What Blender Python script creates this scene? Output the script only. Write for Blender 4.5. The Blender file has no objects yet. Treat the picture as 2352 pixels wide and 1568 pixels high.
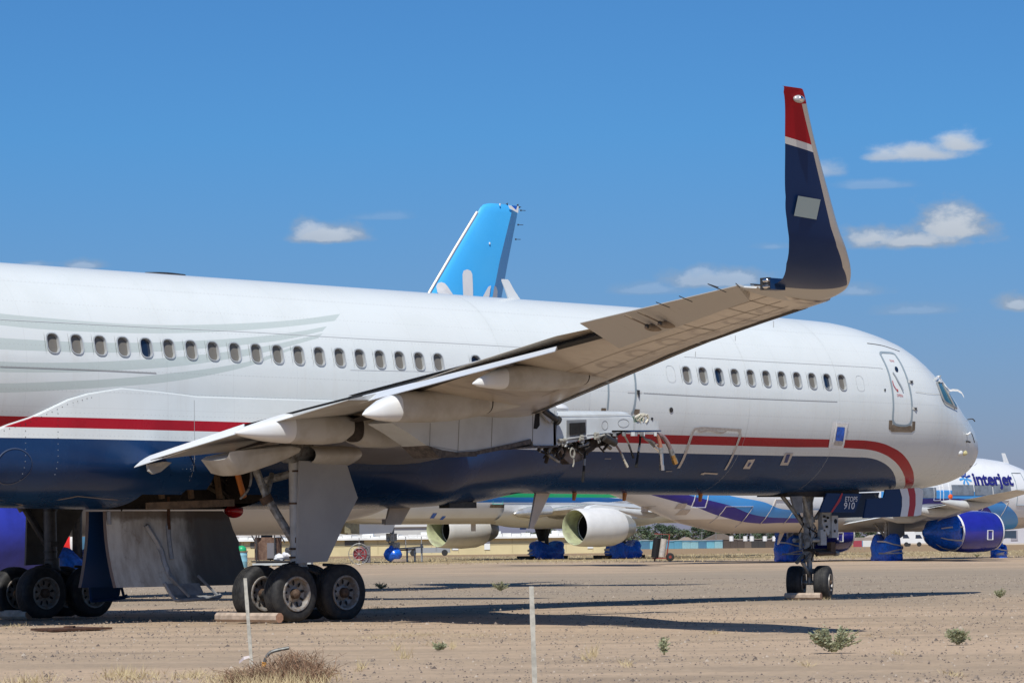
import bpy, bmesh, math, random
import numpy as np
from mathutils import Vector, Matrix, noise as mnoise

# ------------------------------------------------------------------ camera, sky, sun, exposure
SC = bpy.context.scene
COL = SC.collection
PW, PH = 2352.0, 1568.2                  # pixel frame in which the photograph was measured
CAM = np.array([-36.588, -46.295, 1.250])
YAW, PIT, ROLL, FOC = 0.7935, 0.0649, -0.0125, 12637.58 / 1.7415
FWD = np.array([math.cos(YAW) * math.cos(PIT), math.sin(YAW) * math.cos(PIT), math.sin(PIT)])
_r = np.array([math.sin(YAW), -math.cos(YAW), 0.0])
_u = np.cross(_r, FWD)
RGT = _r * math.cos(ROLL) + _u * math.sin(ROLL)
UPV = _u * math.cos(ROLL) - _r * math.sin(ROLL)
HF = np.array([math.cos(YAW), math.sin(YAW), 0.0])     # level forward
HR = np.array([math.sin(YAW), -math.cos(YAW), 0.0])    # level right

cam = bpy.data.cameras.new("camera")
cam_o = bpy.data.objects.new("camera", cam)
COL.objects.link(cam_o)
cam.sensor_width = 36.0
cam.lens = FOC / PW * 36.0
cam.clip_start = 0.5
cam.clip_end = 20000.0
m = Matrix.Identity(4)
for i in range(3):
    m[i][0], m[i][1], m[i][2], m[i][3] = RGT[i], UPV[i], -FWD[i], CAM[i]
cam_o.matrix_world = m
SC.camera = cam_o

SUNV = np.array([-0.63, -0.48, 1.0]); SUNV /= np.linalg.norm(SUNV)
EL = math.asin(SUNV[2]); ROT = math.atan2(SUNV[0], SUNV[1])
world = bpy.data.worlds.new("World")
SC.world = world
world.use_nodes = True
sun = bpy.data.lights.new("sun", 'SUN')
sun.energy = 4.6
sun.angle = math.radians(0.53)
sun.color = (1.0, 0.965, 0.885)
sun_o = bpy.data.objects.new("sun", sun)
COL.objects.link(sun_o)
sun_o.rotation_euler = Vector(SUNV).to_track_quat('Z', 'Y').to_euler()
SC.view_settings.view_transform = 'Standard'
SC.view_settings.look = 'None'
SC.view_settings.gamma = 1.0
SC.view_settings.exposure = 0.0
SC.cycles.max_bounces = 6
SC.cycles.diffuse_bounces = 4
SC.cycles.glossy_bounces = 3
SKY_STRENGTH = 0.085

def build_sky():
    nt = world.node_tree; N = nt.nodes; L = nt.links
    N.clear()
    out = N.new('ShaderNodeOutputWorld'); bg = N.new('ShaderNodeBackground')
    sky = N.new('ShaderNodeTexSky'); sky.sky_type = 'NISHITA'; sky.sun_disc = False
    sky.sun_elevation = EL; sky.sun_rotation = ROT
    sky.altitude = 350; sky.air_density = 1.0; sky.dust_density = 0.6; sky.ozone_density = 2.2
    bg.inputs[1].default_value = SKY_STRENGTH
    tc = N.new('ShaderNodeTexCoord'); sep = N.new('ShaderNodeSeparateXYZ')
    L.new(tc.outputs['Generated'], sep.inputs[0])
    def mth(op, a, b=None, c=None):
        n = N.new('ShaderNodeMath'); n.operation = op
        for k, v in enumerate((a, b, c)):
            if v is None: continue
            if isinstance(v, (int, float)): n.inputs[k].default_value = v
            else: L.new(v, n.inputs[k])
        return n.outputs[0]
    az = mth('ARCTAN2', sep.outputs[1], sep.outputs[0])       # azimuth, radians
    el = mth('ARCSINE', sep.outputs[2])
    cmb = N.new('ShaderNodeCombineXYZ')
    L.new(az, cmb.inputs[0]); L.new(mth('MULTIPLY', el, 1.7), cmb.inputs[1])
    def fbm(scale, detail, rough, off):
        mp = N.new('ShaderNodeMapping'); mp.inputs['Location'].default_value = (off, off * 0.7, 0)
        L.new(cmb.outputs[0], mp.inputs[0])
        n = N.new('ShaderNodeTexNoise'); n.noise_dimensions = '2D'
        n.inputs['Scale'].default_value = scale; n.inputs['Detail'].default_value = detail
        n.inputs['Roughness'].default_value = rough
        L.new(mp.outputs[0], n.inputs['Vector']); return n.outputs[0]
    n1 = fbm(110, 7, 0.6, 3.1); n2 = fbm(28, 3, 0.5, 8.7)
    total = None; shade = None
    # clouds of the day: azimuth, elevation (radians), half width, half height, opacity
    cl = [((2120, 356), 165, 46, .95), ((2195, 338), 95, 52, 1.0), ((2040, 362), 80, 24, .8),
          ((2080, 556), 215, 52, .95), ((2180, 528), 115, 88, 1.05), ((2010, 550), 110, 56, .95),
          ((1865, 396), 95, 44, .55), ((1650, 648), 165, 44, .6), ((1620, 640), 80, 40, .5), ((1480, 668), 110, 30, .25),
          ((748, 546), 118, 44, .9), ((710, 540), 60, 44, .8), ((190, 612), 65, 24, .5), ((70, 608), 60, 14, .35),
          ((2335, 702), 70, 42, .75), ((1960, 672), 110, 30, .3), ((2100, 716), 140, 28, .22),
          ((1775, 568), 60, 18, .2), ((2000, 428), 120, 22, .22), ((880, 500), 90, 20, .14)]
    for (px, py), w, h, op in cl:
        d = FWD + RGT * (px - PW / 2) / FOC - UPV * (py - PH / 2) / FOC
        d /= np.linalg.norm(d)
        a0 = math.atan2(d[1], d[0]); e0 = math.asin(d[2])
        dx = mth('DIVIDE', mth('SUBTRACT', az, a0), w / FOC)
        dy0 = mth('SUBTRACT', el, e0)
        # flat base, billowing top
        dy = mth('DIVIDE', mth('MAXIMUM', dy0, mth('MULTIPLY', dy0, -2.6)), h / FOC)
        r2 = mth('ADD', mth('MULTIPLY', dx, dx), mth('MULTIPLY', dy, dy))
        f = mth('SUBTRACT', 1.0, mth('SQRT', r2))                       # 1 at the core, <0 outside
        f = mth('ADD', f, mth('MULTIPLY', mth('SUBTRACT', n1, 0.5), 0.85))
        f = mth('ADD', f, mth('MULTIPLY', mth('SUBTRACT', n2, 0.5), 0.75))
        mr = N.new('ShaderNodeMapRange'); mr.interpolation_type = 'SMOOTHSTEP'
        L.new(f, mr.inputs[0]); mr.inputs[1].default_value = 0.0; mr.inputs[2].default_value = 0.75
        mk = mth('MULTIPLY', mr.outputs[0], op)
        lum = mth('MULTIPLY_ADD', mth('DIVIDE', dy0, h / FOC), 0.2, 0.8)
        total = mk if total is None else mth('MAXIMUM', total, mk)
        shade = lum if shade is None else mth('ADD', mth('MULTIPLY', shade, mth('SUBTRACT', 1.0, mr.outputs[0])), mth('MULTIPLY', lum, mr.outputs[0]))
    total = mth('MINIMUM', mth('MULTIPLY', total, 0.86), 0.9)
    hsv = N.new('ShaderNodeHueSaturation'); L.new(sky.outputs[0], hsv.inputs['Color'])
    hsv.inputs['Saturation'].default_value = 1.0; hsv.inputs['Value'].default_value = 1.0
    tint = N.new('ShaderNodeMix'); tint.data_type = 'RGBA'; tint.blend_type = 'MULTIPLY'; tint.inputs[0].default_value = 1.0
    L.new(hsv.outputs[0], tint.inputs[6]); tm = N.new('ShaderNodeMix'); tm.data_type = 'RGBA'; mrg = N.new('ShaderNodeMapRange'); L.new(el, mrg.inputs[0]); mrg.inputs[1].default_value = 0.0; mrg.inputs[2].default_value = 0.13
    L.new(mrg.outputs[0], tm.inputs[0]); tm.inputs[6].default_value = (.45, .455, .78, 1); tm.inputs[7].default_value = (.315, .69, 1.09, 1); L.new(tm.outputs[2], tint.inputs[7])
    ccol = N.new('ShaderNodeCombineColor')
    sh = mth('MINIMUM', mth('MAXIMUM', shade, 0.55), 1.0)
    k = 0.80 / SKY_STRENGTH
    L.new(mth('MULTIPLY', sh, k * .86), ccol.inputs[0]); L.new(mth('MULTIPLY', sh, k * .92), ccol.inputs[1]); L.new(mth('MULTIPLY', sh, k * 1.0), ccol.inputs[2])
    mix = N.new('ShaderNodeMix'); mix.data_type = 'RGBA'
    L.new(total, mix.inputs[0]); L.new(tint.outputs[2], mix.inputs[6]); L.new(ccol.outputs[0], mix.inputs[7])
    L.new(mix.outputs[2], bg.inputs[0]); L.new(bg.outputs[0], out.inputs[0])
build_sky()

# ------------------------------------------------------------------ measuring helpers (photo pixel + a known real plane -> point)
def ray(px, py):
    return FWD + RGT * ((px - PW / 2) / FOC) - UPV * ((py - PH / 2) / FOC)
def onY(px, py, y):
    d = ray(px, py); return CAM + d * ((y - CAM[1]) / d[1])
def onX(px, py, x):
    d = ray(px, py); return CAM + d * ((x - CAM[0]) / d[0])
def onZ(px, py, z=0.0):
    d = ray(px, py); return CAM + d * ((z - CAM[2]) / d[2])
def onV(px, py, x0, y0, sl):             # on the upright plane x = x0 + sl (y - y0)
    d = ray(px, py); n = np.array([1.0, -sl, 0.0]); t = np.dot(np.array([x0, y0, 0]) - CAM, n) / np.dot(d, n)
    return CAM + d * t
def atD(px, py, D):
    return CAM + ray(px, py) * D
_gd = [(-400, 0), (92, 0), (120, .09), (150, .2), (175, .28), (216, .42), (300, .5), (450, .58), (9000, .62)]
def gz(x, y):
    d = (x - CAM[0]) * HF[0] + (y - CAM[1]) * HF[1]
    return float(np.interp(d, [a for a, b in _gd], [b for a, b in _gd]))
def gp(px, D):                            # ground point seen in picture column px at depth D
    p = atD(px, 1255, D); return np.array([p[0], p[1], gz(p[0], p[1])])

# ------------------------------------------------------------------ mesh helpers
class MB:
    def __init__(s): s.v = []; s.f = []; s.m = []
    def add(s, V, F, m=0):
        o = len(s.v); s.v += [tuple(map(float, p)) for p in V]
        s.f += [tuple(i + o for i in f) for f in F]; s.m += [m] * len(F)
    def box(s, c, d, m=0, R=None):
        x, y, z = d[0] / 2, d[1] / 2, d[2] / 2
        V = [np.array(p) for p in ((-x, -y, -z), (x, -y, -z), (x, y, -z), (-x, y, -z), (-x, -y, z), (x, -y, z), (x, y, z), (-x, y, z))]
        if R is not None: V = [R @ p for p in V]
        s.add([p + np.array(c) for p in V], [(3, 2, 1, 0), (4, 5, 6, 7), (0, 1, 5, 4), (1, 2, 6, 5), (2, 3, 7, 6), (3, 0, 4, 7)], m)
    def beam(s, p, q, w, h=None, m=0):
        p, q = np.array(p, float), np.array(q, float); h = h or w
        R = frame(q - p); s.box((p + q) / 2, (w, h, np.linalg.norm(q - p)), m, R)
    def cyl(s, p, q, r1, r2=None, n=16, m=0, cap=True):
        r2 = r1 if r2 is None else r2
        s.loft([ring(p, np.array(q, float) - np.array(p, float), r1, n), ring(q, np.array(q, float) - np.array(p, float), r2, n)], m, cap=(cap, cap))
    def tube(s, pts, r, n=8, m=0, k=4):
        P = smooth_path(pts, k) if len(pts) > 2 and k > 1 else [np.array(p, float) for p in pts]
        rs = r if callable(r) else (lambda t: r)
        rings = []
        for i, p in enumerate(P):
            d = P[min(i + 1, len(P) - 1)] - P[max(i - 1, 0)]
            rings.append(ring(p, d, rs(i / max(1, len(P) - 1)), n))
        s.loft(rings, m)
    def loft(s, rings, m=0, closed=True, cap=(True, True)):
        n = len(rings[0]); V = [p for r in rings for p in r]; F = []
        for i in range(len(rings) - 1):
            for j in range(n if closed else n - 1):
                k = (j + 1) % n
                F.append((i * n + j, i * n + k, (i + 1) * n + k, (i + 1) * n + j))
        if cap[0]: F.append(tuple(range(n - 1, -1, -1)))
        if cap[1]: F.append(tuple((len(rings) - 1) * n + j for j in range(n)))
        s.add(V, F, m)
    def rev(s, prof, org, axis, n=32, m=0, cap=(False, False)):   # prof: (along axis, radius)
        a = np.array(axis, float); a /= np.linalg.norm(a)
        s.loft([ring(np.array(org) + a * h, a, max(r, 1e-4), n) for h, r in prof], m, cap=cap)
    def prism(s, pts, vec, m=0):
        n = len(pts); v = np.array(vec, float); A = [np.array(p, float) for p in pts]
        s.add(A + [p + v for p in A], [tuple(range(n - 1, -1, -1)), tuple(range(n, 2 * n))] + [(i, (i + 1) % n, n + (i + 1) % n, n + i) for i in range(n)], m)
    def grid(s, rows, m=0):
        s.loft(rows, m, closed=False, cap=(False, False))
    def blob(s, c, r, m=0, amp=.18, seed=0, n=10, freq=1.7):
        rings = []
        for i in range(n + 1):
            t = math.pi * i / n; rg = []
            for j in range(2 * n):
                a = math.pi * j / n
                d = np.array([math.sin(t) * math.cos(a), math.sin(t) * math.sin(a), math.cos(t)])
                k = 1 + amp * mnoise.noise(Vector(d * freq) + Vector((seed * 3.7, seed * 1.3, 0)))
                rg.append(np.array(c) + d * np.array(r) * k)
            rings.append(rg)
        s.loft(rings, m, cap=(False, False))
    def build(s, name, mats, parent=None, sharp=35, fix=True):
        me = bpy.data.meshes.new(name)
        me.from_pydata(s.v, [], s.f)
        if not isinstance(mats, (list, tuple)): mats = [mats]
        for k in mats: me.materials.append(k)
        me.polygons.foreach_set('material_index', s.m)
        if fix:
            bm = bmesh.new(); bm.from_mesh(me); bmesh.ops.recalc_face_normals(bm, faces=bm.faces); bm.to_mesh(me); bm.free()
        if sharp:
            me.polygons.foreach_set('use_smooth', [True] * len(me.polygons))
            me.set_sharp_from_angle(angle=math.radians(sharp))
        me.update()
        o = bpy.data.objects.new(name, me); COL.objects.link(o)
        if parent is not None: o.parent = parent
        return o
def frame(d):
    z = np.array(d, float); z = z / (np.linalg.norm(z) + 1e-12)
    a = np.array([0, 0, 1.0]) if abs(z[2]) < .9 else np.array([1.0, 0, 0])
    x = np.cross(a, z); x /= np.linalg.norm(x); return np.stack([x, np.cross(z, x), z], 1)
def ring(c, d, r, n, ph=0.0):
    R = frame(d); c = np.array(c, float)
    return [c + R @ np.array([r * math.cos(2 * math.pi * i / n + ph), r * math.sin(2 * math.pi * i / n + ph), 0]) for i in range(n)]
def smooth_path(pts, k=4):
    P = [np.array(p, float) for p in pts]; Q = []
    for i in range(len(P) - 1):
        a, b, c, d = P[max(i - 1, 0)], P[i], P[i + 1], P[min(i + 2, len(P) - 1)]
        for j in range(k):
            t = j / k
            Q.append(.5 * (2 * b + (c - a) * t + (2 * a - 5 * b + 4 * c - d) * t * t + (3 * b - a - 3 * c + d) * t ** 3))
    return Q + [P[-1]]
def tag(o, label=None, cat=None, group=None, kind=None):
    if label: o['label'] = label
    if cat: o['category'] = cat
    if group: o['group'] = group
    if kind: o['kind'] = kind
    return o
def thing(name, label, cat, loc=(0, 0, 0), rz=0.0, group=None):
    o = bpy.data.objects.new(name, None); COL.objects.link(o)
    o.location = loc; o.rotation_euler = (0, 0, rz); o.empty_display_size = .3
    return tag(o, label, cat, group)
def kids(o): return [c for c in COL.objects if c.parent == o]
def dup(o, loc, rz=0.0, label=None, scale=None):
    def cp(a, par):
        c = a.copy(); COL.objects.link(c); c.parent = par
        for ch in kids(a): cp(ch, c)
        return c
    c = cp(o, None); c.location = loc; c.rotation_euler = (0, 0, rz)
    if label: c['label'] = label
    if scale: c.scale = scale
    return c

# ------------------------------------------------------------------ material helpers
class NT:
    def __init__(s, name):
        s.mat = bpy.data.materials.new(name); s.mat.use_nodes = True
        s.N = s.mat.node_tree.nodes; s.L = s.mat.node_tree.links
        s.b = s.N.get('Principled BSDF')
    def set(s, k, v):
        if isinstance(v, (int, float, tuple, list)): s.b.inputs[k].default_value = v
        else: s.L.new(v, s.b.inputs[k])
    def node(s, t, ins=None, **kw):
        n = s.N.new(t)
        for k, v in kw.items(): setattr(n, k, v)
        for k, v in (ins or {}).items():
            if isinstance(v, (int, float, tuple, list)): n.inputs[k].default_value = v
            else: s.L.new(v, n.inputs[k])
        return n
    def m(s, op, a, b=None, c=None):
        ins = {0: a}
        if b is not None: ins[1] = b
        if c is not None: ins[2] = c
        return s.node('ShaderNodeMath', ins, operation=op).outputs[0]
    def obj(s, scale=None, loc=None, rot=None):
        o = s.node('ShaderNodeTexCoord').outputs['Object']
        if scale or loc or rot:
            mp = s.node('ShaderNodeMapping'); s.L.new(o, mp.inputs[0])
            if scale: mp.inputs['Scale'].default_value = scale
            if loc: mp.inputs['Location'].default_value = loc
            if rot: mp.inputs['Rotation'].default_value = rot
            o = mp.outputs[0]
        return o
    def noise(s, scale, detail=4, rough=.55, vec=None, dist=0.0):
        n = s.node('ShaderNodeTexNoise', {'Scale': scale, 'Detail': detail, 'Roughness': rough, 'Distortion': dist})
        s.L.new(vec if vec is not None else s.obj(), n.inputs['Vector']); return n.outputs[0]
    def ramp(s, f, a, b, smooth=True):
        n = s.node('ShaderNodeMapRange', {0: f, 1: a, 2: b}); 
        if smooth: n.interpolation_type = 'SMOOTHSTEP'
        return n.outputs[0]
    def mix(s, f, a, b, blend='MIX'):
        n = s.node('ShaderNodeMix', data_type='RGBA', blend_type=blend)
        for k, v in ((0, f), (6, a), (7, b)):
            if isinstance(v, (int, float)): n.inputs[k].default_value = v
            elif isinstance(v, (tuple, list)): n.inputs[k].default_value = tuple(v) + ((1,) if len(v) == 3 else ())
            else: s.L.new(v, n.inputs[k])
        return n.outputs[2]
    def bump(s, h, strength=.3, dist=.02):
        n = s.node('ShaderNodeBump', {'Strength': strength, 'Distance': dist, 'Height': h}); s.L.new(n.outputs[0], s.b.inputs['Normal'])
def rgb(c): return (c[0], c[1], c[2], 1.0)
def mat(name, col, rough=.5, metal=0.0, var=.0, vs=6.0, col2=None, bump=0.0, bs=40.0, coat=0.0, spec=.5, emit=None):
    t = NT(name)
    if var or col2:
        c2 = col2 or tuple(x * (1 - var) for x in col)
        f = t.ramp(t.noise(vs, 5, .6), .38, .66)
        t.set('Base Color', t.mix(f, col, c2))
    else: t.set('Base Color', rgb(col))
    t.set('Roughness', rough); t.set('Metallic', metal); t.set('Specular IOR Level', spec)
    if coat: t.set('Coat Weight', coat); t.set('Coat Roughness', .08)
    if bump: t.bump(t.noise(bs, 4, .6), bump, .01)
    return t.mat
M = {}
M['white'] = mat('white_paint', (.74, .75, .75), .32, var=.06, vs=.9)
M['grey_wing'] = mat('wing_grey_paint', (.50, .50, .485), .38, var=.25, vs=1.3, col2=(.40, .385, .355))
M['panel_grey'] = mat('pale_grey_panel', (.56, .575, .575), .4, var=.12, vs=2.0)
M['door_grey'] = mat('gear_door_paint', (.33, .335, .34), .45, var=.1, vs=1.6)
M['navy'] = mat('navy_paint', (.010, .038, .115), .35, spec=.2)
M['red'] = mat('red_paint', (.42, .012, .025), .28, coat=.2)
M['metal'] = mat('bare_metal', (.60, .58, .55), .28, 1.0, var=.15, vs=5)
M['steel'] = mat('gear_steel', (.34, .35, .35), .45, .35, var=.4, vs=9, col2=(.16, .15, .14))
M['darksteel'] = mat('dark_steel', (.06, .058, .056), .5, .4, var=.4, vs=12)
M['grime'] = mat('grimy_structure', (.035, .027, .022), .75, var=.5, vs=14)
M['black'] = mat('black_gap', (.006, .006, .007), .8)
M['seal'] = mat('grey_blue_seal', (.27, .33, .37), .6)
M['line'] = mat('panel_gap', (.30, .30, .30), .7)
M['tyre'] = mat('tyre_rubber', (.012, .012, .014), .72, var=.35, vs=10, col2=(.03, .029, .028), bump=.2, bs=60)
M['rim'] = mat('wheel_rim', (.30, .29, .28), .5, .3, var=.4, vs=14, col2=(.22, .17, .13))
M['hub'] = mat('rusty_hub', (.10, .06, .038), .75, var=.5, vs=25)
M['shade'] = mat('window_shade', (.155, .143, .125), .6)
M['glass'] = mat('dark_window', (.012, .022, .045), .08, spec=.8)
M['green_glass'] = mat('cockpit_glass', (.05, .135, .12), .12, spec=.9, var=.5, vs=3, col2=(.02, .07, .075))
M['trim'] = mat('window_trim', (.47, .49, .50), .35, .2)
M['tape'] = mat('white_tape', (.80, .80, .79), .5, var=.12, vs=20)
M['oldtape'] = mat('weathered_tape', (.55, .50, .45), .6, var=.2, vs=15)
M['bluefilm'] = mat('blue_cover_film', (.012, .14, .70), .25, var=.4, vs=9, bump=.5, bs=14)
M['wood'] = mat('weathered_timber', (.47, .37, .29), .85, var=.3, vs=8)
M['wood_end'] = mat('timber_end', (.36, .20, .13), .85, var=.3, vs=12)
M['stake'] = mat('grey_stake_wood', (.50, .48, .42), .9, var=.3, vs=14)
M['rust'] = mat('rusty_iron', (.10, .045, .025), .85, var=.5, vs=12)
M['orange'] = mat('orange_tube', (.55, .17, .03), .5)
M['beamtan'] = mat('tan_primer_beam', (.20, .13, .075), .6, var=.4, vs=8)
M['hose_red'] = mat('rust_red_hose', (.42, .17, .11), .6, var=.2, vs=20)
M['hose_mauve'] = mat('mauve_hose', (.28, .20, .19), .6, var=.2, vs=20)
M['chrome'] = mat('bright_fitting', (.75, .75, .74), .18, 1.0)
M['brass'] = mat('brass_fitting', (.55, .33, .12), .35, .8)
M['cream'] = mat('cream_cable', (.60, .56, .45), .6)
M['green_int'] = mat('primer_green', (.06, .13, .08), .6, var=.3, vs=20)
M['redtext'] = mat('red_lettering', (.45, .03, .04), .6)
M['whitetext'] = mat('white_lettering', (.75, .75, .75), .5)
M['scuff'] = mat('scuff_plate', (.27, .22, .17), .4, .5, var=.35, vs=6)
M['beacon'] = mat('red_beacon_lens', (.55, .008, .01), .15)
M['amber'] = mat('amber_drain_mast', (.42, .15, .03), .5)
M['beige_under'] = mat('sun_bleached_panel', (.58, .51, .43), .5, var=.15, vs=3)
M['peach'] = mat('grey_patch', (.34, .43, .43), .5)

def text_mesh(txt, size, shear=0.0, spacing=1.0, bold=0.0):
    cu = bpy.data.curves.new('lettering', 'FONT'); cu.body = txt; cu.size = size; cu.shear = shear
    cu.space_character = spacing; cu.offset = bold; cu.align_x = 'CENTER'; cu.align_y = 'CENTER'
    cu.resolution_u = 4
    o = bpy.data.objects.new('lettering', cu); COL.objects.link(o)
    dg = bpy.context.evaluated_depsgraph_get(); me = bpy.data.meshes.new_from_object(o.evaluated_get(dg))
    V = [tuple(v.co) for v in me.vertices]; F = [tuple(p.vertices) for p in me.polygons]
    COL.objects.unlink(o); bpy.data.objects.remove(o); bpy.data.curves.remove(cu); bpy.data.meshes.remove(me)
    return V, F
def sub_text(mb, txt, size, fn, m=0, **kw):   # fn maps flat (u, v) to space
    V, F = text_mesh(txt, size, **kw); mb.add([fn(v[0], v[1]) for v in V], F, m)

# ================================================================== the ground
def build_ground():
    ds = np.concatenate([np.linspace(-60, 30, 10), np.linspace(33, 240, 150), np.linspace(250, 600, 30), np.array([700, 900, 1300, 2000, 3500, 6000, 9000])])
    rs_ = np.linspace(-1, 1, 81)
    rows = []
    for d in ds:
        w = max(120, abs(d) * .8 + 60); row = []
        for t in rs_:
            p = CAM + HF * d + HR * (w * t)
            z = gz(p[0], p[1])
            if 28 < d < 260:
                z += .05 * mnoise.noise(Vector((p[0] * .22, p[1] * .22, 0))) * min(1, (d - 28) / 20) + .018 * mnoise.noise(Vector((p[0] * 1.3, p[1] * 1.3, 5)))
                z -= .02
            row.append((p[0], p[1], z))
        rows.append(row)
    b = MB(); b.grid(rows)
    t = NT('desert_dirt')
    geo = t.obj()
    # u = level right, w = level forward measured from the camera
    mp = t.node('ShaderNodeMapping', vector_type='TEXTURE'); t.L.new(geo, mp.inputs[0])
    mp.inputs['Location'].default_value = (CAM[0], CAM[1], 0); mp.inputs['Rotation'].default_value = (0, 0, YAW)
    sp = t.node('ShaderNodeSeparateXYZ', {0: mp.outputs[0]}); dep, lat = sp.outputs[0], sp.outputs[1]
    n_big = t.noise(.09, 4, .6, geo); n_mid = t.noise(.7, 5, .65, geo); n_fine = t.noise(7, 5, .7, geo); n_grit = t.noise(38, 3, .7, geo)
    streak = t.noise(1.0, 4, .6, t.node('ShaderNodeMapping', {0: mp.outputs[0], 'Scale': (.55, .05, 1)}).outputs[0])
    base = t.mix(t.ramp(n_mid, .3, .7), (.46, .345, .235), (.375, .285, .20))
    base = t.mix(t.ramp(streak, .42, .62), base, (.52, .385, .265))
    base = t.mix(t.m('MULTIPLY', t.ramp(n_big, .5, .68), .6), base, (.335, .262, .19))
    # strip of grey gravel running across, and gravel patches
    wob = t.m('ADD', dep, t.m('MULTIPLY', t.m('SUBTRACT', n_big, .5), 14))
    wob = t.m('ADD', wob, t.m('MULTIPLY', t.m('SUBTRACT', n_mid, .5), 4))
    g1 = t.m('MULTIPLY', t.ramp(wob, 66, 76), t.m('SUBTRACT', 1, t.ramp(wob, 122, 140)))
    base = t.mix(t.m('MULTIPLY', g1, .62), base, (.285, .245, .19))
    # faint vehicle tracks running across
    trk = None
    for d0, wv in ((36.5, 1.6), (38.4, 1.6), (46.2, 2.4), (48.1, 2.4), (60, 3.0), (61.9, 3.0)):
        k = t.m('SUBTRACT', 1, t.ramp(t.m('ABSOLUTE', t.m('SUBTRACT', t.m('ADD', dep, t.m('MULTIPLY', t.m('SUBTRACT', n_big, .5), wv)), d0)), .12, .30)); trk = k if trk is None else t.m('MAXIMUM', trk, k)
    base = t.mix(t.m('MULTIPLY', trk, t.m('MULTIPLY', t.ramp(n_mid, .25, .6), .5)), base, (.50, .375, .265))
    base = t.mix(t.m('MULTIPLY', t.ramp(t.noise(.22, 3, .55, geo), .62, .70), .35), base, (.20, .155, .115))
    # dry grass field beyond
    far = t.ramp(t.m('ADD', dep, t.m('MULTIPLY', t.m('SUBTRACT', n_big, .5), 30)), 186, 200)
    grass = t.mix(t.ramp(n_mid, .35, .65), (.40, .31, .165), (.31, .235, .13))
    far2 = t.ramp(t.m('ADD', dep, t.m('MULTIPLY', t.m('SUBTRACT', n_big, .5), 40)), 255, 275)
    grass = t.mix(far2, grass, (.33, .225, .125))
    base = t.mix(far, base, grass)
    # stones: light and dark specks
    vor = t.node('ShaderNodeTexVoronoi', {'Vector': geo, 'Scale': 11.0, 'Randomness': 1.0})
    vcol = t.node('ShaderNodeSeparateColor', {0: vor.outputs['Color']})
    speck = t.m('MULTIPLY', t.m('LESS_THAN', vor.outputs['Distance'], .26), t.m('GREATER_THAN', vcol.outputs[0], .55))
    sc = t.mix(vcol.outputs[1], (.15, .12, .095), (.47, .39, .31))
    base = t.mix(t.m('MULTIPLY', speck, t.m('SUBTRACT', .8, t.m('MULTIPLY', far, .8))), base, sc)
    base = t.mix(t.m('MULTIPLY', t.ramp(n_fine, .35, .7), .35), base, (.20, .15, .12))
    base = t.mix(t.m('MULTIPLY', t.ramp(n_grit, .5, .75), .3), base, (.50, .39, .30))
    t.set('Base Color', base); t.set('Roughness', .95); t.set('Specular IOR Level', .1)
    h = t.m('ADD', t.m('MULTIPLY', n_fine, .6), t.m('ADD', t.m('MULTIPLY', n_grit, .35), t.m('MULTIPLY', speck, .35)))
    t.bump(h, .7, .035)
    o = b.build('ground', t.mat, None, sharp=80)
    tag(o, kind='structure')
build_ground()

# ================================================================== the parked airliner in front
def fx(x, y): return (x / 1.7415, y / 1.7415)
def Z(ox, oy, s):
    return lambda x, y: ((ox + x / s) / 1.7415, (oy + y / s) / 1.7415)
z4 = Z(1400, 1200, 1.80923); z5 = Z(2400, 1100, 1.96); z7 = Z(3300, 1300, 2.613); z8 = Z(3000, 1800, 2.146); z1 = Z(0, 1000, 2.2402)
zb = Z(400, 2000, 3.7333); zf = Z(500, 1650, 3.36); zp = Z(1100, 1600, 3.36); zh = Z(2100, 1550, 2.94); zn = Z(3050, 1900, 3.0156); zw = Z(3000, 300, 1.568)

KN = [0, .12, .35, .8, 1.5, 2.5, 4, 6, 8.5]
KW = [0, .242, .42, .748, 1.14, 1.49, 1.80, 1.865, 1.88]
KT = [-1.0, -.792, -.574, -.189, .167, .901, 1.588, 1.856, 1.88]
KB = [-1.0, -1.162, -1.363, -1.632, -1.816, -1.937, -1.996, -2.068, -2.115]
XN = 24.43
TK = [0, 5, 10, 14, 17.5, 20.5, 22.0]           # tail, distance behind x = -0.8 (dimensions of this type)
TW = [1.88, 1.84, 1.62, 1.25, .82, .38, .16]
TT = [1.88, 1.88, 1.82, 1.68, 1.46, 1.16, .98]
TB = [-2.115, -1.95, -1.30, -.55, .12, .56, .74]
def pch(xs, ys, x):
    xs = np.sqrt(np.array(xs, float)); x = np.sqrt(np.array(x, float)); ys = np.array(ys, float)
    h = np.diff(xs); d = np.diff(ys) / h; mm = np.zeros(len(xs)); mm[0] = d[0]
    for i in range(1, len(xs) - 1):
        if d[i - 1] * d[i] > 0:
            a = 2 * h[i] + h[i - 1]; b = h[i] + 2 * h[i - 1]; mm[i] = (a + b) / (a / d[i - 1] + b / d[i])
    k = np.clip(np.searchsorted(xs, x) - 1, 0, len(xs) - 2); s = (x - xs[k]) / h[k]
    return (1 + 2 * s) * (1 - s) ** 2 * ys[k] + s * (1 - s) ** 2 * h[k] * mm[k] + s * s * (3 - 2 * s) * ys[k + 1] + s * s * (s - 1) * h[k] * mm[k + 1]
def zu(x): return 4.503 - .0043 * x
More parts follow.
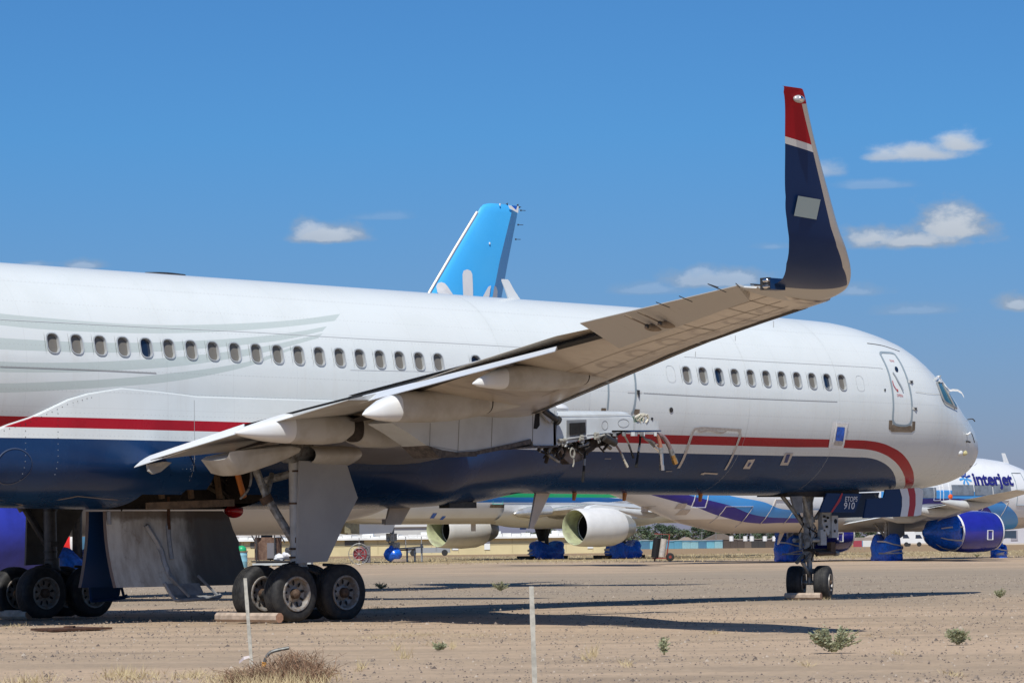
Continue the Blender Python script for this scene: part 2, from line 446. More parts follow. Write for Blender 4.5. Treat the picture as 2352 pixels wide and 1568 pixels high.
def sec(x):                                    # half width, top, bottom of the body at station x
    x = np.array(x, float)
    if np.all(x > -.8):
        d = np.clip(XN - x, 0, 8.5); w, t, b = pch(KN, KW, d), pch(KN, KT, d), pch(KN, KB, d)
    else:
        w1, t1, b1 = [np.interp(np.clip(XN - x, 0, 8.5), KN, q) for q in (KW, KT, KB)]
        d = np.clip((-6 - x) * 1.3, 0, 22.0)
        w, t, b = np.where(x > -.8, w1, np.interp(d, TK, TW)), np.where(x > -.8, t1, np.interp(d, TK, TT)), np.where(x > -.8, b1, np.interp(d, TK, TB))
    return w, t + zu(x), b + zu(x)
def surf(x, ph, off=0.0):                       # ph: 0 starboard, 90 deg top, -90 belly
    w, t, b = sec(x); zm = (t + b) / 2; hh = (t - b) / 2
    c, s = math.cos(ph), math.sin(ph)
    n = np.array([0, -c / max(w, .02), s / max(hh, .02)]); n /= np.linalg.norm(n)
    return np.array([x, -w * c, zm + hh * s]) + n * off
def hit(px, py, off=0.0):                       # where a sight line meets the body
    d = ray(px, py); T = np.linspace(40, 85, 3000); P = CAM + d * T[:, None]
    w, t, b = sec_arr(P[:, 0])
    f = (P[:, 1] / np.maximum(w, 1e-3)) ** 2 + ((P[:, 2] - (t + b) / 2) / np.maximum((t - b) / 2, 1e-3)) ** 2 - 1
    f = np.where(P[:, 0] > XN, 9, f); k = int(np.argmax(f < 0))
    if f[k] >= 0: p = P[int(np.argmin(f))]     # grazes the outline
    else: a = f[k - 1] / (f[k - 1] - f[k]); p = P[k - 1] + (P[k] - P[k - 1]) * a
    w, t, b = [float(q[0]) for q in sec_arr(np.array([p[0]]))]
    n = np.array([0, p[1] / w ** 2, (p[2] - (t + b) / 2) / ((t - b) / 2) ** 2]); n /= np.linalg.norm(n)
    return p + n * off
def sec_arr(x):
    d = np.clip(XN - x, 0, 8.5)
    w, t, b = pch(KN, KW, d), pch(KN, KT, d), pch(KN, KB, d)
    return w, t + zu(x), b + zu(x)

def livery():
    t = NT('airline_livery'); o = t.obj(); sp = t.node('ShaderNodeSeparateXYZ', {0: o}); X, Y, Zc = sp.outputs
    Zt = t.m('ADD', Zc, t.m('MULTIPLY', X, .0035))
    def curve(pts, x0, x1, v0, v1, inp):
        n = t.node('ShaderNodeFloatCurve'); c = n.mapping.curves[0]
        P = [((x - x0) / (x1 - x0), (v - v0) / (v1 - v0)) for x, v in pts]
        while len(c.points) < len(P): c.points.new(.5, .5)
        for p, q in zip(c.points, P): p.location = q; p.handle_type = 'AUTO'
        n.mapping.update()
        f = t.node('ShaderNodeMapRange', {0: inp, 1: x0, 2: x1}, clamp=True).outputs[0]
        t.L.new(f, n.inputs['Value'])
        return t.m('MULTIPLY_ADD', n.outputs[0], v1 - v0, v0)
    sl = .0035
    E1 = curve([(x, z + sl * x) for x, z in [(16, 3.52), (17.58, 3.518), (18.38, 3.51), (18.92, 3.46), (19.31, 3.38), (19.68, 3.28), (19.99, 3.16), (20.5, 2.92), (21.06, 2.66), (21.53, 2.49), (22.2, 2.33), (24, 2.2)]], 16, 24, 1.8, 4.0, X)
    E2 = curve([(x, z + sl * x) for x, z in [(16, 3.335), (18.0, 3.333), (18.67, 3.30), (19.14, 3.22), (19.51, 3.12), (19.83, 3.01), (20.08, 2.91), (20.42, 2.77), (20.8, 2.62), (21.23, 2.48), (21.7, 2.33), (24, 2.1)]], 16, 24, 1.8, 4.0, X)
    E3 = curve([(x, z + sl * x) for x, z in [(16, 3.15), (18.0, 3.15), (18.74, 3.13), (19.22, 3.05), (19.64, 2.93), (20.08, 2.76), (20.4, 2.63), (20.87, 2.47), (21.3, 2.3), (24, 2.0)]], 16, 24, 1.8, 4.0, X)
    above = lambda e: t.m('GREATER_THAN', Zt, e)
    n1 = t.noise(1.1, 5, .6); n2 = t.noise(.35, 3, .5)
    white = t.mix(t.ramp(n1, .4, .75), (.685, .72, .72), (.65, .685, .68))
    # vertical weather streaks
    st = t.noise(2.2, 5, .65, t.obj(scale=(2.2, .12, .12)))
    white = t.mix(t.m('MULTIPLY', t.ramp(st, .5, .75), t.m('MULTIPLY', t.m('LESS_THAN', Zc, 4.7), .3)), white, (.60, .59, .56))
    gone = t.m('GREATER_THAN', t.noise(5.5, 6, .7), .735)                      # chips in the paint
    white = t.mix(t.m('MULTIPLY', gone, t.m('GREATER_THAN', Zc, 5.0)), white, (.42, .43, .43))
    # pale grey sweeps at the rear
    sweeps = [([(-8, 5.55), (-4.97, 5.35), (-3.93, 5.31), (-2.85, 5.28), (-1.86, 5.28), (-.83, 5.32), (.78, 5.43), (1.8, 5.53), (3.02, 5.70), (4, 5.84)],
               [(-8, 5.30), (-5.03, 5.14), (-3.99, 5.1), (-2.91, 5.1), (-1.91, 5.12), (-.88, 5.17), (.72, 5.3), (1.74, 5.41), (2.78, 5.55), (4, 5.72)], 2.78, 5.55),
              ([(-8, 5.05), (-5.08, 4.92), (-4.15, 4.91), (-3.19, 4.91), (-2.21, 4.94), (-1.19, 5.0), (.67, 5.16), (1.68, 5.29), (2.5, 5.43), (4, 5.68)],
               [(-8, 4.80), (-5.11, 4.72), (-4.18, 4.72), (-3.22, 4.73), (-1.99, 4.78), (-.97, 4.86), (.62, 5.03), (1.41, 5.14), (2.35, 5.33), (4, 5.62)], 2.35, 5.33),
              ([(-8, 4.58), (-5.13, 4.51), (-4.19, 4.52), (-3.24, 4.56), (-2.26, 4.63), (-1.24, 4.72), (.59, 4.95), (1.43, 5.10), (2.3, 5.28), (4, 5.6)],
               [(-8, 4.36), (-5.13, 4.33), (-4.2, 4.35), (-3.24, 4.39), (-2.27, 4.46), (-1.26, 4.55), (.05, 4.74), (.94, 4.90), (2.2, 5.19), (4, 5.55)], 2.2, 5.2),
              ([(-8, 4.12), (-5.12, 4.14), (-3.95, 4.2), (-2.76, 4.28), (-1.52, 4.41), (-.23, 4.58), (.56, 4.73), (1.6, 5.02), (4, 5.5)],
               [(-8, 3.92), (-5.1, 3.98), (-3.94, 4.05), (-2.75, 4.14), (-1.52, 4.26), (-.24, 4.47), (.55, 4.65), (1.58, 4.97), (4, 5.45)], 1.58, 4.98)]
    sw = None
    for tp, bt, xe, ze in sweeps:
        a = t.m('LESS_THAN', Zc, curve(tp, -8, 4, 3.5, 6.2, X)); b = t.m('GREATER_THAN', Zc, curve(bt, -8, 4, 3.5, 6.2, X))
        c = t.m('LESS_THAN', t.m('SUBTRACT', X, t.m('MULTIPLY', t.m('SUBTRACT', Zc, ze), 1.6)), xe)
        k = t.m('MULTIPLY', t.m('MULTIPLY', a, b), c); sw = k if sw is None else t.m('MAXIMUM', sw, k)
    white = t.mix(sw, white, (.50, .56, .545))
    navy = t.mix(t.ramp(n1, .35, .7), (.008, .034, .108), (.010, .044, .132))
    scr = t.m('GREATER_THAN', t.noise(9, 6, .75), .745)
    navy = t.mix(t.m('MULTIPLY', scr, .7), navy, (.16, .16, .17))
    # skin laps, frames and rivet rows, barely darker than the paint
    fr = t.m('LESS_THAN', t.m('FRACT', t.m('MULTIPLY', X, 1 / 1.524)), .010)
    lap = None
    for z0 in (5.95, 5.28, 4.42, 4.02, 3.75):
        k = t.m('LESS_THAN', t.m('ABSOLUTE', t.m('SUBTRACT', Zt, z0)), .007); lap = k if lap is None else t.m('MAXIMUM', lap, k)
    riv = t.m('MULTIPLY', t.m('LESS_THAN', t.m('FRACT', t.m('MULTIPLY', X, 11.0)), .3), t.m('LESS_THAN', t.m('ABSOLUTE', t.m('SUBTRACT', t.m('FRACT', t.m('MULTIPLY', Zt, 2.6)), .5)), .022))
    white = t.mix(t.m('MULTIPLY', t.m('MAXIMUM', fr, lap), .11), white, (.33, .33, .33)); white = t.mix(t.m('MULTIPLY', riv, .22), white, (.3, .3, .3))
    white = t.mix(t.m('MULTIPLY', t.ramp(n2, .35, .65), .10), white, (.60, .58, .54))
    red = t.mix(t.ramp(n1, .4, .7), (.38, .008, .020), (.32, .007, .017))
    c = t.mix(above(E3), navy, white); c = t.mix(t.m('MULTIPLY', above(E2), t.m('LESS_THAN', Zt, E1)), c, red)
    t.set('Base Color', c)
    t.set('Roughness', t.m('MULTIPLY_ADD', n1, .14, .20)); t.set('Coat Weight', .10); t.set('Coat Roughness', .06); t.set('Specular IOR Level', .22)
    t.bump(t.noise(1.4, 3, .5, t.obj(scale=(1, .7, 1.6))), .05, .05)
    return t.mat
M['livery'] = livery()

plane = thing('airliner', 'large white airliner with red and navy stripes and a missing engine in the foreground', 'airplane')

WX0, WZ = -3.978, 4.868
WIDX = list(range(19)) + [20] + list(range(32, 43))
WPOS = [WX0 + .508 * i for i in WIDX]
def win_phi(x):
    w, t, b = sec(x); return math.asin((WZ - .0043 * (x - WX0) - (t + b) / 2) / ((t - b) / 2))
def rr(hw, hh, r, n=5):                         # rounded rectangle outline, counter-clockwise
    P = []
    for cx, cy, a0 in ((hw - r, hh - r, 0), (-hw + r, hh - r, 90), (-hw + r, -hh + r, 180), (hw - r, -hh + r, 270)):
        for k in range(n + 1):
            a = math.radians(a0 + 90 * k / n); P.append((cx + r * math.cos(a), cy + r * math.sin(a)))
    return P

def build_fuselage():
    b = MB()
    cw, ch = .165, .215                         # window cell half sizes
    xs = set(np.round(XN - 8.5 * np.linspace(0.0, 1, 34) ** 2, 4)) | set(np.round(np.arange(-23.6, 16, .45), 4))
    cells = []
    for x in WPOS:
        xs = {q for q in xs if abs(q - x) > cw + .03 or q > XN - 1}
        cells.append((round(x - cw, 4), round(x + cw, 4)))
    for a, c in cells: xs |= {a, c}
    xs = sorted(xs)
    p0 = win_phi(5.0); R = 1.99; dp = ch / R
    ph = sorted([p0 - dp, p0 + dp] + [q for q in np.radians(np.arange(-180, 180, 5.0)) if abs(q - p0) > dp + .03])
    n = len(ph)
    iw = ph.index(p0 - dp)
    starts = {a for a, c in cells}
    V = [surf(x, q) for x in xs for q in ph]; F = []
    for i in range(len(xs) - 1):
        for j in range(n):
            if j == iw and xs[i] in starts: continue
            xm = (xs[i] + xs[i + 1]) / 2; qm = math.degrees(ph[j])
            k = (j + 1) % n
            # wheel well openings in the belly, and the nose gear bay
            if -1.75 < xm < 1.15 and (qm > 178 - 360 and -118 <= qm < -58): continue
            if -.1 < xm < 1.25 and -58 <= qm < -16: continue
            if 17.0 < xm < 19.6 and -96 < qm < -84: continue
            F.append((i * n + j, i * n + k, (i + 1) * n + k, (i + 1) * n + j))
    b.add(V, F, 0)
    for x in WPOS:                              # skin round each window opening
        O = rr(.140, .190, .115); q0 = win_phi(x)
        pm = (ph[iw] + ph[iw + 1]) / 2
        outer = []
        for u, v in O:
            s = max(abs(u) / cw, abs(v) / ch); outer.append((u / s, v / s))
        Vi = [surf(x + u, pm + v / R) for u, v in O]; Vo = [surf(x + u, pm + v / R) for u, v in outer]
        m_ = len(O); b.add(Vi + Vo, [(i, (i + 1) % m_, m_ + (i + 1) % m_, m_ + i) for i in range(m_)], 0)
        # exact corners
        for sx, sy in ((1, 1), (-1, 1), (-1, -1), (1, -1)):
            cpt = (sx * cw, sy * ch)
            d = [math.hypot(o[0] - cpt[0], o[1] - cpt[1]) for o in outer]
            near = [i for i in range(m_) if (outer[i][0] - cpt[0]) ** 2 + (outer[i][1] - cpt[1]) ** 2 < .2 ** 2 and outer[i][0] * sx > 0 and outer[i][1] * sy > 0]
            left = min((i for i in near if abs(abs(outer[i][1]) - ch) < 1e-6), key=lambda i: d[i]); rgt = min((i for i in near if abs(abs(outer[i][0]) - cw) < 1e-6), key=lambda i: d[i])
            b.add([surf(x + outer[left][0], pm + outer[left][1] / R), surf(x + outer[rgt][0], pm + outer[rgt][1] / R), surf(x + cpt[0], pm + cpt[1] / R)], [(0, 1, 2)], 0)
    # panel joints: fine strips lying on the skin
    def strip(pts, w, mi, off=.004):
        P = [p for p in pts if p is not None]
        rows = []
        for i, p in enumerate(P):
            d = P[min(i + 1, len(P) - 1)] - P[max(i - 1, 0)]; d /= np.linalg.norm(d)
            nn = np.array([0, p[1], p[2] - 4.39]); nn /= np.linalg.norm(nn); s = np.cross(d, nn)
            rows.append([p + s * w / 2, p - s * w / 2])
        b.grid(rows, mi)
    def hp(pts, n=10, off=.005):
        Q = smooth_path([(x, y, 0) for x, y in pts], n); return [hit(q[0], q[1], off) for q in Q]
    strip(hp([z1(0, 1045), z1(700, 1070), z1(1400, 1103)]), .018, 1)
    strip(hp([z1(0, 622), z1(1300, 690), z1(2294, 738), z4(0, 275), z4(700, 310), z4(1300, 345)]), .012, 2)
    strip(hp([z4(0, 505), z4(700, 520)]), .008, 2)
    strip(hp([z5(660, 640), z5(1200, 672), z5(2100, 722), z7(600, 460)]), .012, 2)
    strip(hp([z5(340, 925), z5(1000, 960), z5(1860, 993)]), .012, 1)
    strip(hp([z7(945, 695), z7(1080, 712), z7(1205, 722)]), .012, 2)
    strip(hp([z7(440, 190), z7(600, 215), z7(780, 275)]), .02, 3)
    for q in ((z5(1360, 360), z5(1360, 410)), (z5(1060, 475), z5(1060, 515)), (z5(747, 600), z5(747, 640))): strip(hp(list(q), 4), .015, 1)
    for x in (6.9, 14.2, 17.2): strip([surf(x, a, .004) for a in np.radians(np.arange(-80, 95, 5))], .006, 2)
    # painted window plugs, thin outlines
    for px, py in (z5(555, 773), z5(2040, 848)):
        c = hit(px, py); pmn = win_phi(c[0])
        O = rr(.13, .18, .1); strip([surf(c[0] + u, pmn + v / R, .004) for u, v in O + O[:1]], .008, 2)
    o = b.build('fuselage', [M['livery'], M['line'], mat('faint_joint', (.55, .56, .56), .5), M['scuff']], plane, sharp=30, fix=False)
    return strip
build_fuselage()

def build_windows():
    bf = MB(); O = rr(.140, .190, .115, 6); I = rr(.121, .171, .10, 6); B = rr(.121, .171, .10, 6)
    # local: x along body, y outward, z up the skin
    lip = [[(u, .004, v) for u, v in O], [(u * .985, .010, v * .985) for u, v in O], [(u, .008, v) for u, v in I], [(u, -.065, v) for u, v in B]]
    bf.loft([[np.array(p) for p in r] for r in lip], cap=(False, False))
    bp = MB(); bp.add([(u, -.056, v) for u, v in B], [tuple(range(len(B)))])
    dark = {4, 20, 34, 41}
    f0 = None
    for k, (i, x) in enumerate(zip(WIDX, WPOS)):
        q = win_phi(x); pos = surf(x, q); w, t, b_ = sec(x)
        n = np.array([0, -math.cos(q) / w, math.sin(q) / ((t - b_) / 2)]); n /= np.linalg.norm(n)
        up = np.array([0, n[2], -n[1]]);
        R = Matrix((( -1, n[0], up[0]), (0, n[1], up[1]), (0, n[2], up[2])))
        if f0 is None:
            f0 = bf.build('window', M['trim'], plane); p0 = bp.build('pane', M['shade'], f0, sharp=None); p1m = p0.data.copy(); p1m.materials.clear(); p1m.materials.append(M['glass']); f, p = f0, p0
        else:
            f = f0.copy(); COL.objects.link(f); f.parent = plane; p = p0.copy(); COL.objects.link(p); p.parent = f
        if i in dark: p.data = p1m; tag(f, 'cabin window with its shade up, dark')
        f.matrix_local = Matrix.Translation(Vector(pos)) @ R.to_4x4()
build_windows()

# ---- decals, doors and small fittings on the skin
def skin_quad(mb, q, m=0, off=.008, n=4):       # q: four picture corners in order
    rows = []
    for i in range(n + 1):
        a = i / n; row = []
        for j in range(n + 1):
            c = j / n
            x = (1 - a) * ((1 - c) * q[0][0] + c * q[1][0]) + a * ((1 - c) * q[3][0] + c * q[2][0])
            y = (1 - a) * ((1 - c) * q[0][1] + c * q[1][1]) + a * ((1 - c) * q[3][1] + c * q[2][1])
            row.append(hit(x, y, off))
        rows.append(row)
    mb.grid(rows, m)
def skin_line(mb, pts, w, m=0, off=.008, k=5, closed=False, th=0.0):
    if closed: pts = list(pts) + [pts[0]]
    Q = smooth_path([(x, y, 0) for x, y in pts], k) if k > 1 else [np.array((x, y, 0)) for x, y in pts]
    P = [hit(q[0], q[1], off) for q in Q]; P = [p for p in P if p is not None]; rows = []
    for i, p in enumerate(P):
        d = P[min(i + 1, len(P) - 1)] - P[max(i - 1, 0)]; d /= np.linalg.norm(d) + 1e-9
        nn = np.array([0, p[1], p[2] - 4.39]); nn /= np.linalg.norm(nn); s = np.cross(d, nn); s /= np.linalg.norm(s)
        if th: rows.append([p + s * w / 2, p + s * w / 2 + nn * th, p - s * w / 2 + nn * th, p - s * w / 2])
        else: rows.append([p + s * w / 2, p - s * w / 2])
    if th: mb.loft(rows, m)
    else: mb.grid(rows, m)

def build_skin_parts():
    # forward service door: seal outline, handle, port, lettering, sill plate
    b = MB()
    outline = [z7(585, 285), z7(640, 288), z7(710, 297), z7(745, 330), z7(800, 420), z7(850, 540), z7(885, 660), z7(905, 800), z7(908, 930), z7(893, 1020), z7(850, 1052), z7(780, 1050), z7(730, 1035), z7(708, 980), z7(714, 850), z7(705, 700), z7(685, 580), z7(650, 460), z7(605, 360), z7(578, 305)]
    skin_line(b, outline, .06, 0, .007, 4, True)
    d = b.build('door', M['seal'], plane); 
    h = MB(); skin_line(h, [z7(703, 495), z7(735, 545), z7(760, 590), z7(790, 640), z7(812, 690)], .03, 0, .014, 3, th=.012)
    h.build('handle', mat('door_handle_grey', (.45, .48, .49), .4, .3), d)
    a = MB(); skin_line(a, [z7(703, 580), z7(715, 625), z7(735, 660), z7(758, 685)], .022, 0, .009, 3)
    skin_quad(a, [z7(745, 690), z7(766, 692), z7(757, 665), z7(757, 665)], 0, .009, 2); a.build('arrow', M['redtext'], d)
    v = MB(); c = hit(*z7(744, 462)); 
    ringp = []
    for k in range(16):
        t = 2 * math.pi * k / 16; ringp.append(hit(*z7(744 + 17 * math.cos(t) + 8 * math.sin(t), 462 + 28 * math.sin(t)), .012))
    v.add(ringp, [tuple(range(16))]); v.build('door_port', M['glass'], d, sharp=None)
    def lettering(name, txt, px, py, hgt, dxdu, par, m='redtext', shear=0.0):
        mb = MB(); c = hit(px, py); ph = math.asin(max(-1, min(1, (c[2] - (sec(c[0])[1] + sec(c[0])[2]) / 2) / ((sec(c[0])[1] - sec(c[0])[2]) / 2))))
        sub_text(mb, txt, hgt, lambda u, w_: surf(c[0] + u, ph + w_ / 2.0, .009), 0, shear=shear, bold=.0)
        return mb.build(name, M[m], par, sharp=None)
    lettering('exit_lettering', 'EXIT', *z7(700, 377), .085, 1, d); lettering('open_lettering', 'OPEN', *z7(781, 736), .09, 1, d)
    s = MB()
    skin_quad(s, [z7(668, 993), z7(700, 993), z7(706, 1114), z7(664, 1085)], 0, .006); skin_quad(s, [z7(700, 1040), z7(905, 1052), z7(905, 1118), z7(690, 1114)], 0, .006); skin_quad(s, [z7(912, 1004), z7(943, 1006), z7(938, 1095), z7(905, 1118)], 0, .006)
    s.build('sill_plate', M['scuff'], d)
    hm = [mat('hinge_plate', (.63, .63, .6), .4), M['darksteel']]
    for q in ((888, 590), (930, 868)):
        hn = MB(); skin_quad(hn, [z7(q[0] - 22, q[1] - 16), z7(q[0] + 34, q[1] - 14), z7(q[0] + 34, q[1] + 18), z7(q[0] - 22, q[1] + 14)], 0, .012, 2)
        skin_quad(hn, [z7(q[0] - 10, q[1] - 5), z7(q[0] + 22, q[1] - 4), z7(q[0] + 16, q[1] + 26), z7(q[0] - 2, q[1] + 8)], 1, .03, 2)
        hn.build('hinge', hm, d)
    # mid door behind the wing: two seal strips and its hinge
    b = MB()
    skin_line(b, [z4(2055, 520), z4(2065, 600), z4(2066, 700), z4(2052, 790), z4(2035, 825)], .055, 0, .007, 5)
    skin_line(b, [z4(1868, 600), z4(1870, 690), z4(1862, 790)], .05, 0, .007, 5)
    d2 = b.build('door', M['seal'], plane)
    b = MB(); skin_quad(b, [z4(1818, 780), z4(1852, 781), z4(1850, 800), z4(1815, 799)]); skin_quad(b, [z4(2060, 788), z4(2096, 790), z4(2090, 830), z4(2052, 825)]); b.build('sill_plate', M['scuff'], d2)
    b = MB(); skin_quad(b, [z5(215, 905), z5(330, 908), z5(330, 926), z5(215, 923)], 0, .006); skin_quad(b, [z5(280, 900), z5(305, 903), z5(302, 965), z5(285, 930)], 1, .03, 2); b.build('hinge', [mat('hinge_strip', (.62, .63, .62), .4), M['darksteel']], d2)
    # taped cargo door outline
    b = MB()
    skin_line(b, [z5(612, 1510), z5(640, 1460), z5(670, 1390), z5(700, 1300), z5(722, 1235), z5(738, 1208)], .075, 0, .010, 5, th=.004)
    skin_line(b, [z5(980, 1522), z5(1020, 1450), z5(1055, 1370), z5(1085, 1290), z5(1098, 1245), z5(1088, 1218)], .06, 0, .010, 5, th=.004)
    skin_line(b, [z5(735, 1205), z5(800, 1198), z5(900, 1203), z5(1000, 1208), z5(1105, 1215)], .06, 0, .012, 5, th=.004)
    skin_line(b, [z5(760, 1212), z5(790, 1222), z5(850, 1212), z5(945, 1232), z5(985, 1214)], .05, 0, .022, 4, th=.004)
    tag(b.build('tape_outline', M['oldtape'], plane), 'torn tape round the cargo door')
    # tape framed blue covers
    def framed(q, inner, blue, bx):
        mb = MB(); skin_quad(mb, q, 0, .010); f = mb.build('tape_patch', M['tape' if blue else 'oldtape'], plane)
        mb = MB(); skin_quad(mb, inner, 0, .022 if bx else .016, 6); mb.build('blue_film', M['bluefilm'] if blue else mat('faded_blue_film', (.02, .04, .16), .4), f)
        return f
    f = framed([z5(1822, 1140), z5(1950, 1148), z5(1905, 1358), z5(1788, 1355)], [z5(1852, 1188), z5(1912, 1192), z5(1905, 1298), z5(1842, 1295)], True, True)
    mb = MB()
    for l in ([z5(1850, 1165), z5(1838, 1230), z5(1822, 1310)], [z5(1925, 1168), z5(1915, 1240), z5(1900, 1330)], [z5(1845, 1160), z5(1935, 1166)]): skin_line(mb, l, .045, 0, .03, 4, th=.006)
    skin_quad(mb, [z5(1838, 1300), z5(1900, 1304), z5(1890, 1335), z5(1830, 1330)], 1, .018)
    mb.build('tape_edge', [M['tape'], M['oldtape']], f)
    framed([z5(1160, 1445), z5(1215, 1440), z5(1172, 1516), z5(1118, 1515)], [z5(1165, 1466), z5(1185, 1465), z5(1165, 1495), z5(1150, 1495)], False, False)
    framed([z5(1452, 1392), z5(1515, 1393), z5(1472, 1488), z5(1408, 1488)], [z5(1460, 1402), z5(1488, 1402), z5(1465, 1466), z5(1440, 1466)], False, False)
    b = MB(); skin_line(b, [z5(790, 1556), z5(830, 1550), z5(920, 1556)], .05, 0, .01, 3); skin_line(b, [z5(805, 1562), z5(822, 1543)], .06, 0, .012, 2); b.build('tape_strip', M['oldtape'], plane)
    # small port, drain marks
    b = MB(); P = [hit(*z5(556 + 15 * math.cos(t), 1056 + 20 * math.sin(t)), .012) for t in np.linspace(0, 2 * math.pi, 14, endpoint=False)]; b.add(P, [tuple(range(14))]); b.build('vent_port', M['darksteel'], plane, sharp=None)
    b = MB(); P = [hit(*z7(624 + 9 * math.cos(t), 677 + 14 * math.sin(t)), .012) for t in np.linspace(0, 2 * math.pi, 12, endpoint=False)]; b.add(P, [tuple(range(12))]); b.build('static_port', M['darksteel'], plane, sharp=None)
    # cockpit windows
    b = MB(); skin_quad(b, [z7(1170, 600), z7(1212, 590), z7(1338, 850), z7(1245, 790)], 0, .012, 6); skin_quad(b, [z7(1216, 590), z7(1243, 620), z7(1378, 848), z7(1345, 845)], 0, .012, 6)
    w = b.build('cockpit_window', M['green_glass'], plane)
    b = MB(); skin_line(b, [z7(1160, 595), z7(1195, 690), z7(1240, 795), z7(1300, 835), z7(1345, 860), z7(1372, 875)], .05, 0, .02, 4, th=.012); skin_line(b, [z7(1208, 588), z7(1270, 705), z7(1350, 862)], .05, 0, .022, 4, th=.012)
    b.build('window_frame', mat('window_frame_grey', (.30, .30, .29), .4), w)
    b = MB()
    for l in ([z7(1150, 575), z7(1175, 545), z7(1198, 570), z7(1185, 600), z7(1215, 600)], [z7(1205, 580), z7(1240, 630), z7(1262, 660), z7(1300, 700)], [z7(1160, 565), z7(1200, 540)]):
        skin_line(b, l, .045, 0, .03, 4, th=.012)
    p1 = hit(*z7(1290, 690)); b.grid([[p1 + np.array([a * .6, -a * .6, .03 + z]), p1 + np.array([a * .6 + .01, -a * .6, -.02 + z])] for a, z in ((0, 0), (.12, .02), (.25, .01), (.36, -.05), (.42, -.15))])
    b.build('torn_tape', M['tape'], w)
    # nose probes and lights
    for q, dv in (((1480, 1140), (-.1, -.22, .1)), ((1478, 1215), (.1, -.24, -.05))):
        b = MB(); p = hit(*z7(*q)); b.tube([p, p + np.array([-.01, -.05, 0]), p + np.array([.05, -.07, dv[2] * .4])], .02, 8, 0 if q[1] < 1200 else 1)
        b.build('pitot_probe', [M['tape'], M['darksteel']], plane)
    b = MB()
    for q in ((1413, 1335), (1460, 1335)): b.blob(hit(*z7(*q)), (.09, .05, .06), 0 if q[0] < 1440 else 1, seed=q[0])
    b.build('taped_sensor', [M['tape'], mat('yellowed_tape', (.62, .55, .28), .5)], plane)
    b = MB(); p = hit(*z7(1490, 985)); b.tube([p, p + np.array([.10, -.07, .01]), p + np.array([.15, -.10, -.05])], .014, 6, 0); b.build('wiper_arm', M['darksteel'], plane); b = MB()
    skin_line(b, [z7(1530, 1128), z7(1545, 1170), z7(1562, 1228)], .02, 0, .006, 4); skin_line(b, [z7(1585, 1440), z7(1560, 1465), z7(1512, 1480)], .02, 0, .006, 4)
    b.build('radome_joint', M['darksteel'], plane)
    # aerials on the roof and under the belly
    b = MB(); x0 = onY(1182, 684, 0)[0]; zt = sec(x0)[1]
    b.loft([[np.array([x0 + a, -.02, zt - .02]), np.array([x0 + c, -.02, zt - .02]), np.array([x0 + c, .02, zt - .02]), np.array([x0 + a, .02, zt - .02])] if k == 0 else [np.array([x0 + a, -.012, zt + k]), np.array([x0 + c, -.012, zt + k]), np.array([x0 + c, .012, zt + k]), np.array([x0 + a, .012, zt + k])] for k, a, c in ((0, -.17, .17), (.2, -.28, -.03), (.36, -.36, -.15), (.40, -.36, -.2))])
    b.build('roof_aerial', M['white'], plane)
    b = MB(); x0 = onY(380, 628, 0)[0]; b.loft([[np.array([x0 + a * k, .16 * math.sin(t) * k, sec(x0)[1] - .03 + h]) for t, a in [(u, .55 * math.cos(u)) for u in np.linspace(0, 2 * math.pi, 12, endpoint=False)]] for k, h in ((1, 0), (.85, .055), (.4, .07))]); b.build('roof_beacon', M['darksteel'], plane)
    b = MB(); x0 = 15.3; zt = sec(x0)[1]; b.box((x0, 0, zt + .02), (.4, .06, .1)); b.build('roof_blister', M['white'], plane)
    b = MB()
    for px in (1232, 1345, 1565):                # blade and drain masts below the belly
        pass
    p = onY(*fx(2150 + 75 / 3.62, 1900 + 260 / 3.62), 0)
    for (xa, wv, hh_, mi) in ((p[0], .42, .75, 0),):
        zb_ = sec(xa)[2] + .03
        b.loft([[np.array([xa + wv / 2, -.03, zb_]), np.array([xa + wv / 2, .03, zb_]), np.array([xa - wv / 2, .03, zb_]), np.array([xa - wv / 2, -.03, zb_])], [np.array([xa - .30, -.015, zb_ - hh_]), np.array([xa - .30, .015, zb_ - hh_]), np.array([xa - .42, .015, zb_ - hh_]), np.array([xa - .42, -.015, zb_ - hh_])]])
    b.build('belly_aerial', M['beige_under'], plane)
    b = MB(); xa = onY(*fx(1300 + 780 / 2.613, 1900 + 360 / 2.613), 0)[0]; b.loft([[np.array([xa + a, y, z]) for a, y in ((.28, -.03), (.28, .03), (-.28, .03), (-.28, -.03))] for z in (2.07,)] + [[np.array([xa + a, y, 1.72]) for a, y in ((.02, -.02), (.02, .02), (-.40, .02), (-.40, -.02))]]); b.box((xa - .40, 0, 1.78), (.05, .12, .10)); b.build('belly_aerial', M['beige_under'], plane)
    b = MB(); xa = onY(*fx(1300 + 1425 / 2.613, 1900 + 315 / 2.613), -.5)[0]; b.box((xa, -.4, 2.10), (.75, .3, .12)); b.build('belly_vent', M['darksteel'], plane)
    b = MB()
    for px_, c in (Z(2150, 1900, 3.62)(538, 270), Z(2150, 1900, 3.62)(1265, 280), Z(2100, 1900, 2.352)(1653, 185)):
        xa = onY(px_, c, -.25)[0]; b.cyl((xa, -.25, sec(xa)[2] + .02), (xa - .03, -.25, sec(xa)[2] - .14), .05, .035, 8)
    b.build('drain_mast', M['amber'], plane)
    b = MB(); c = onY(537, 1176, -.1); b.blob((c[0], -.1, 1.99), (.22, .12, .13), amp=.02); b.build('beacon_light', M['beacon'], plane)
    # small stencil marks low on the navy
    b = MB()
    for q in (z5(540, 1535), z4(185, 1320), z4(180, 1342)):
        skin_line(b, [(q[0] - 7, q[1]), (q[0] + 7, q[1])], .03, 0, .008, 2)
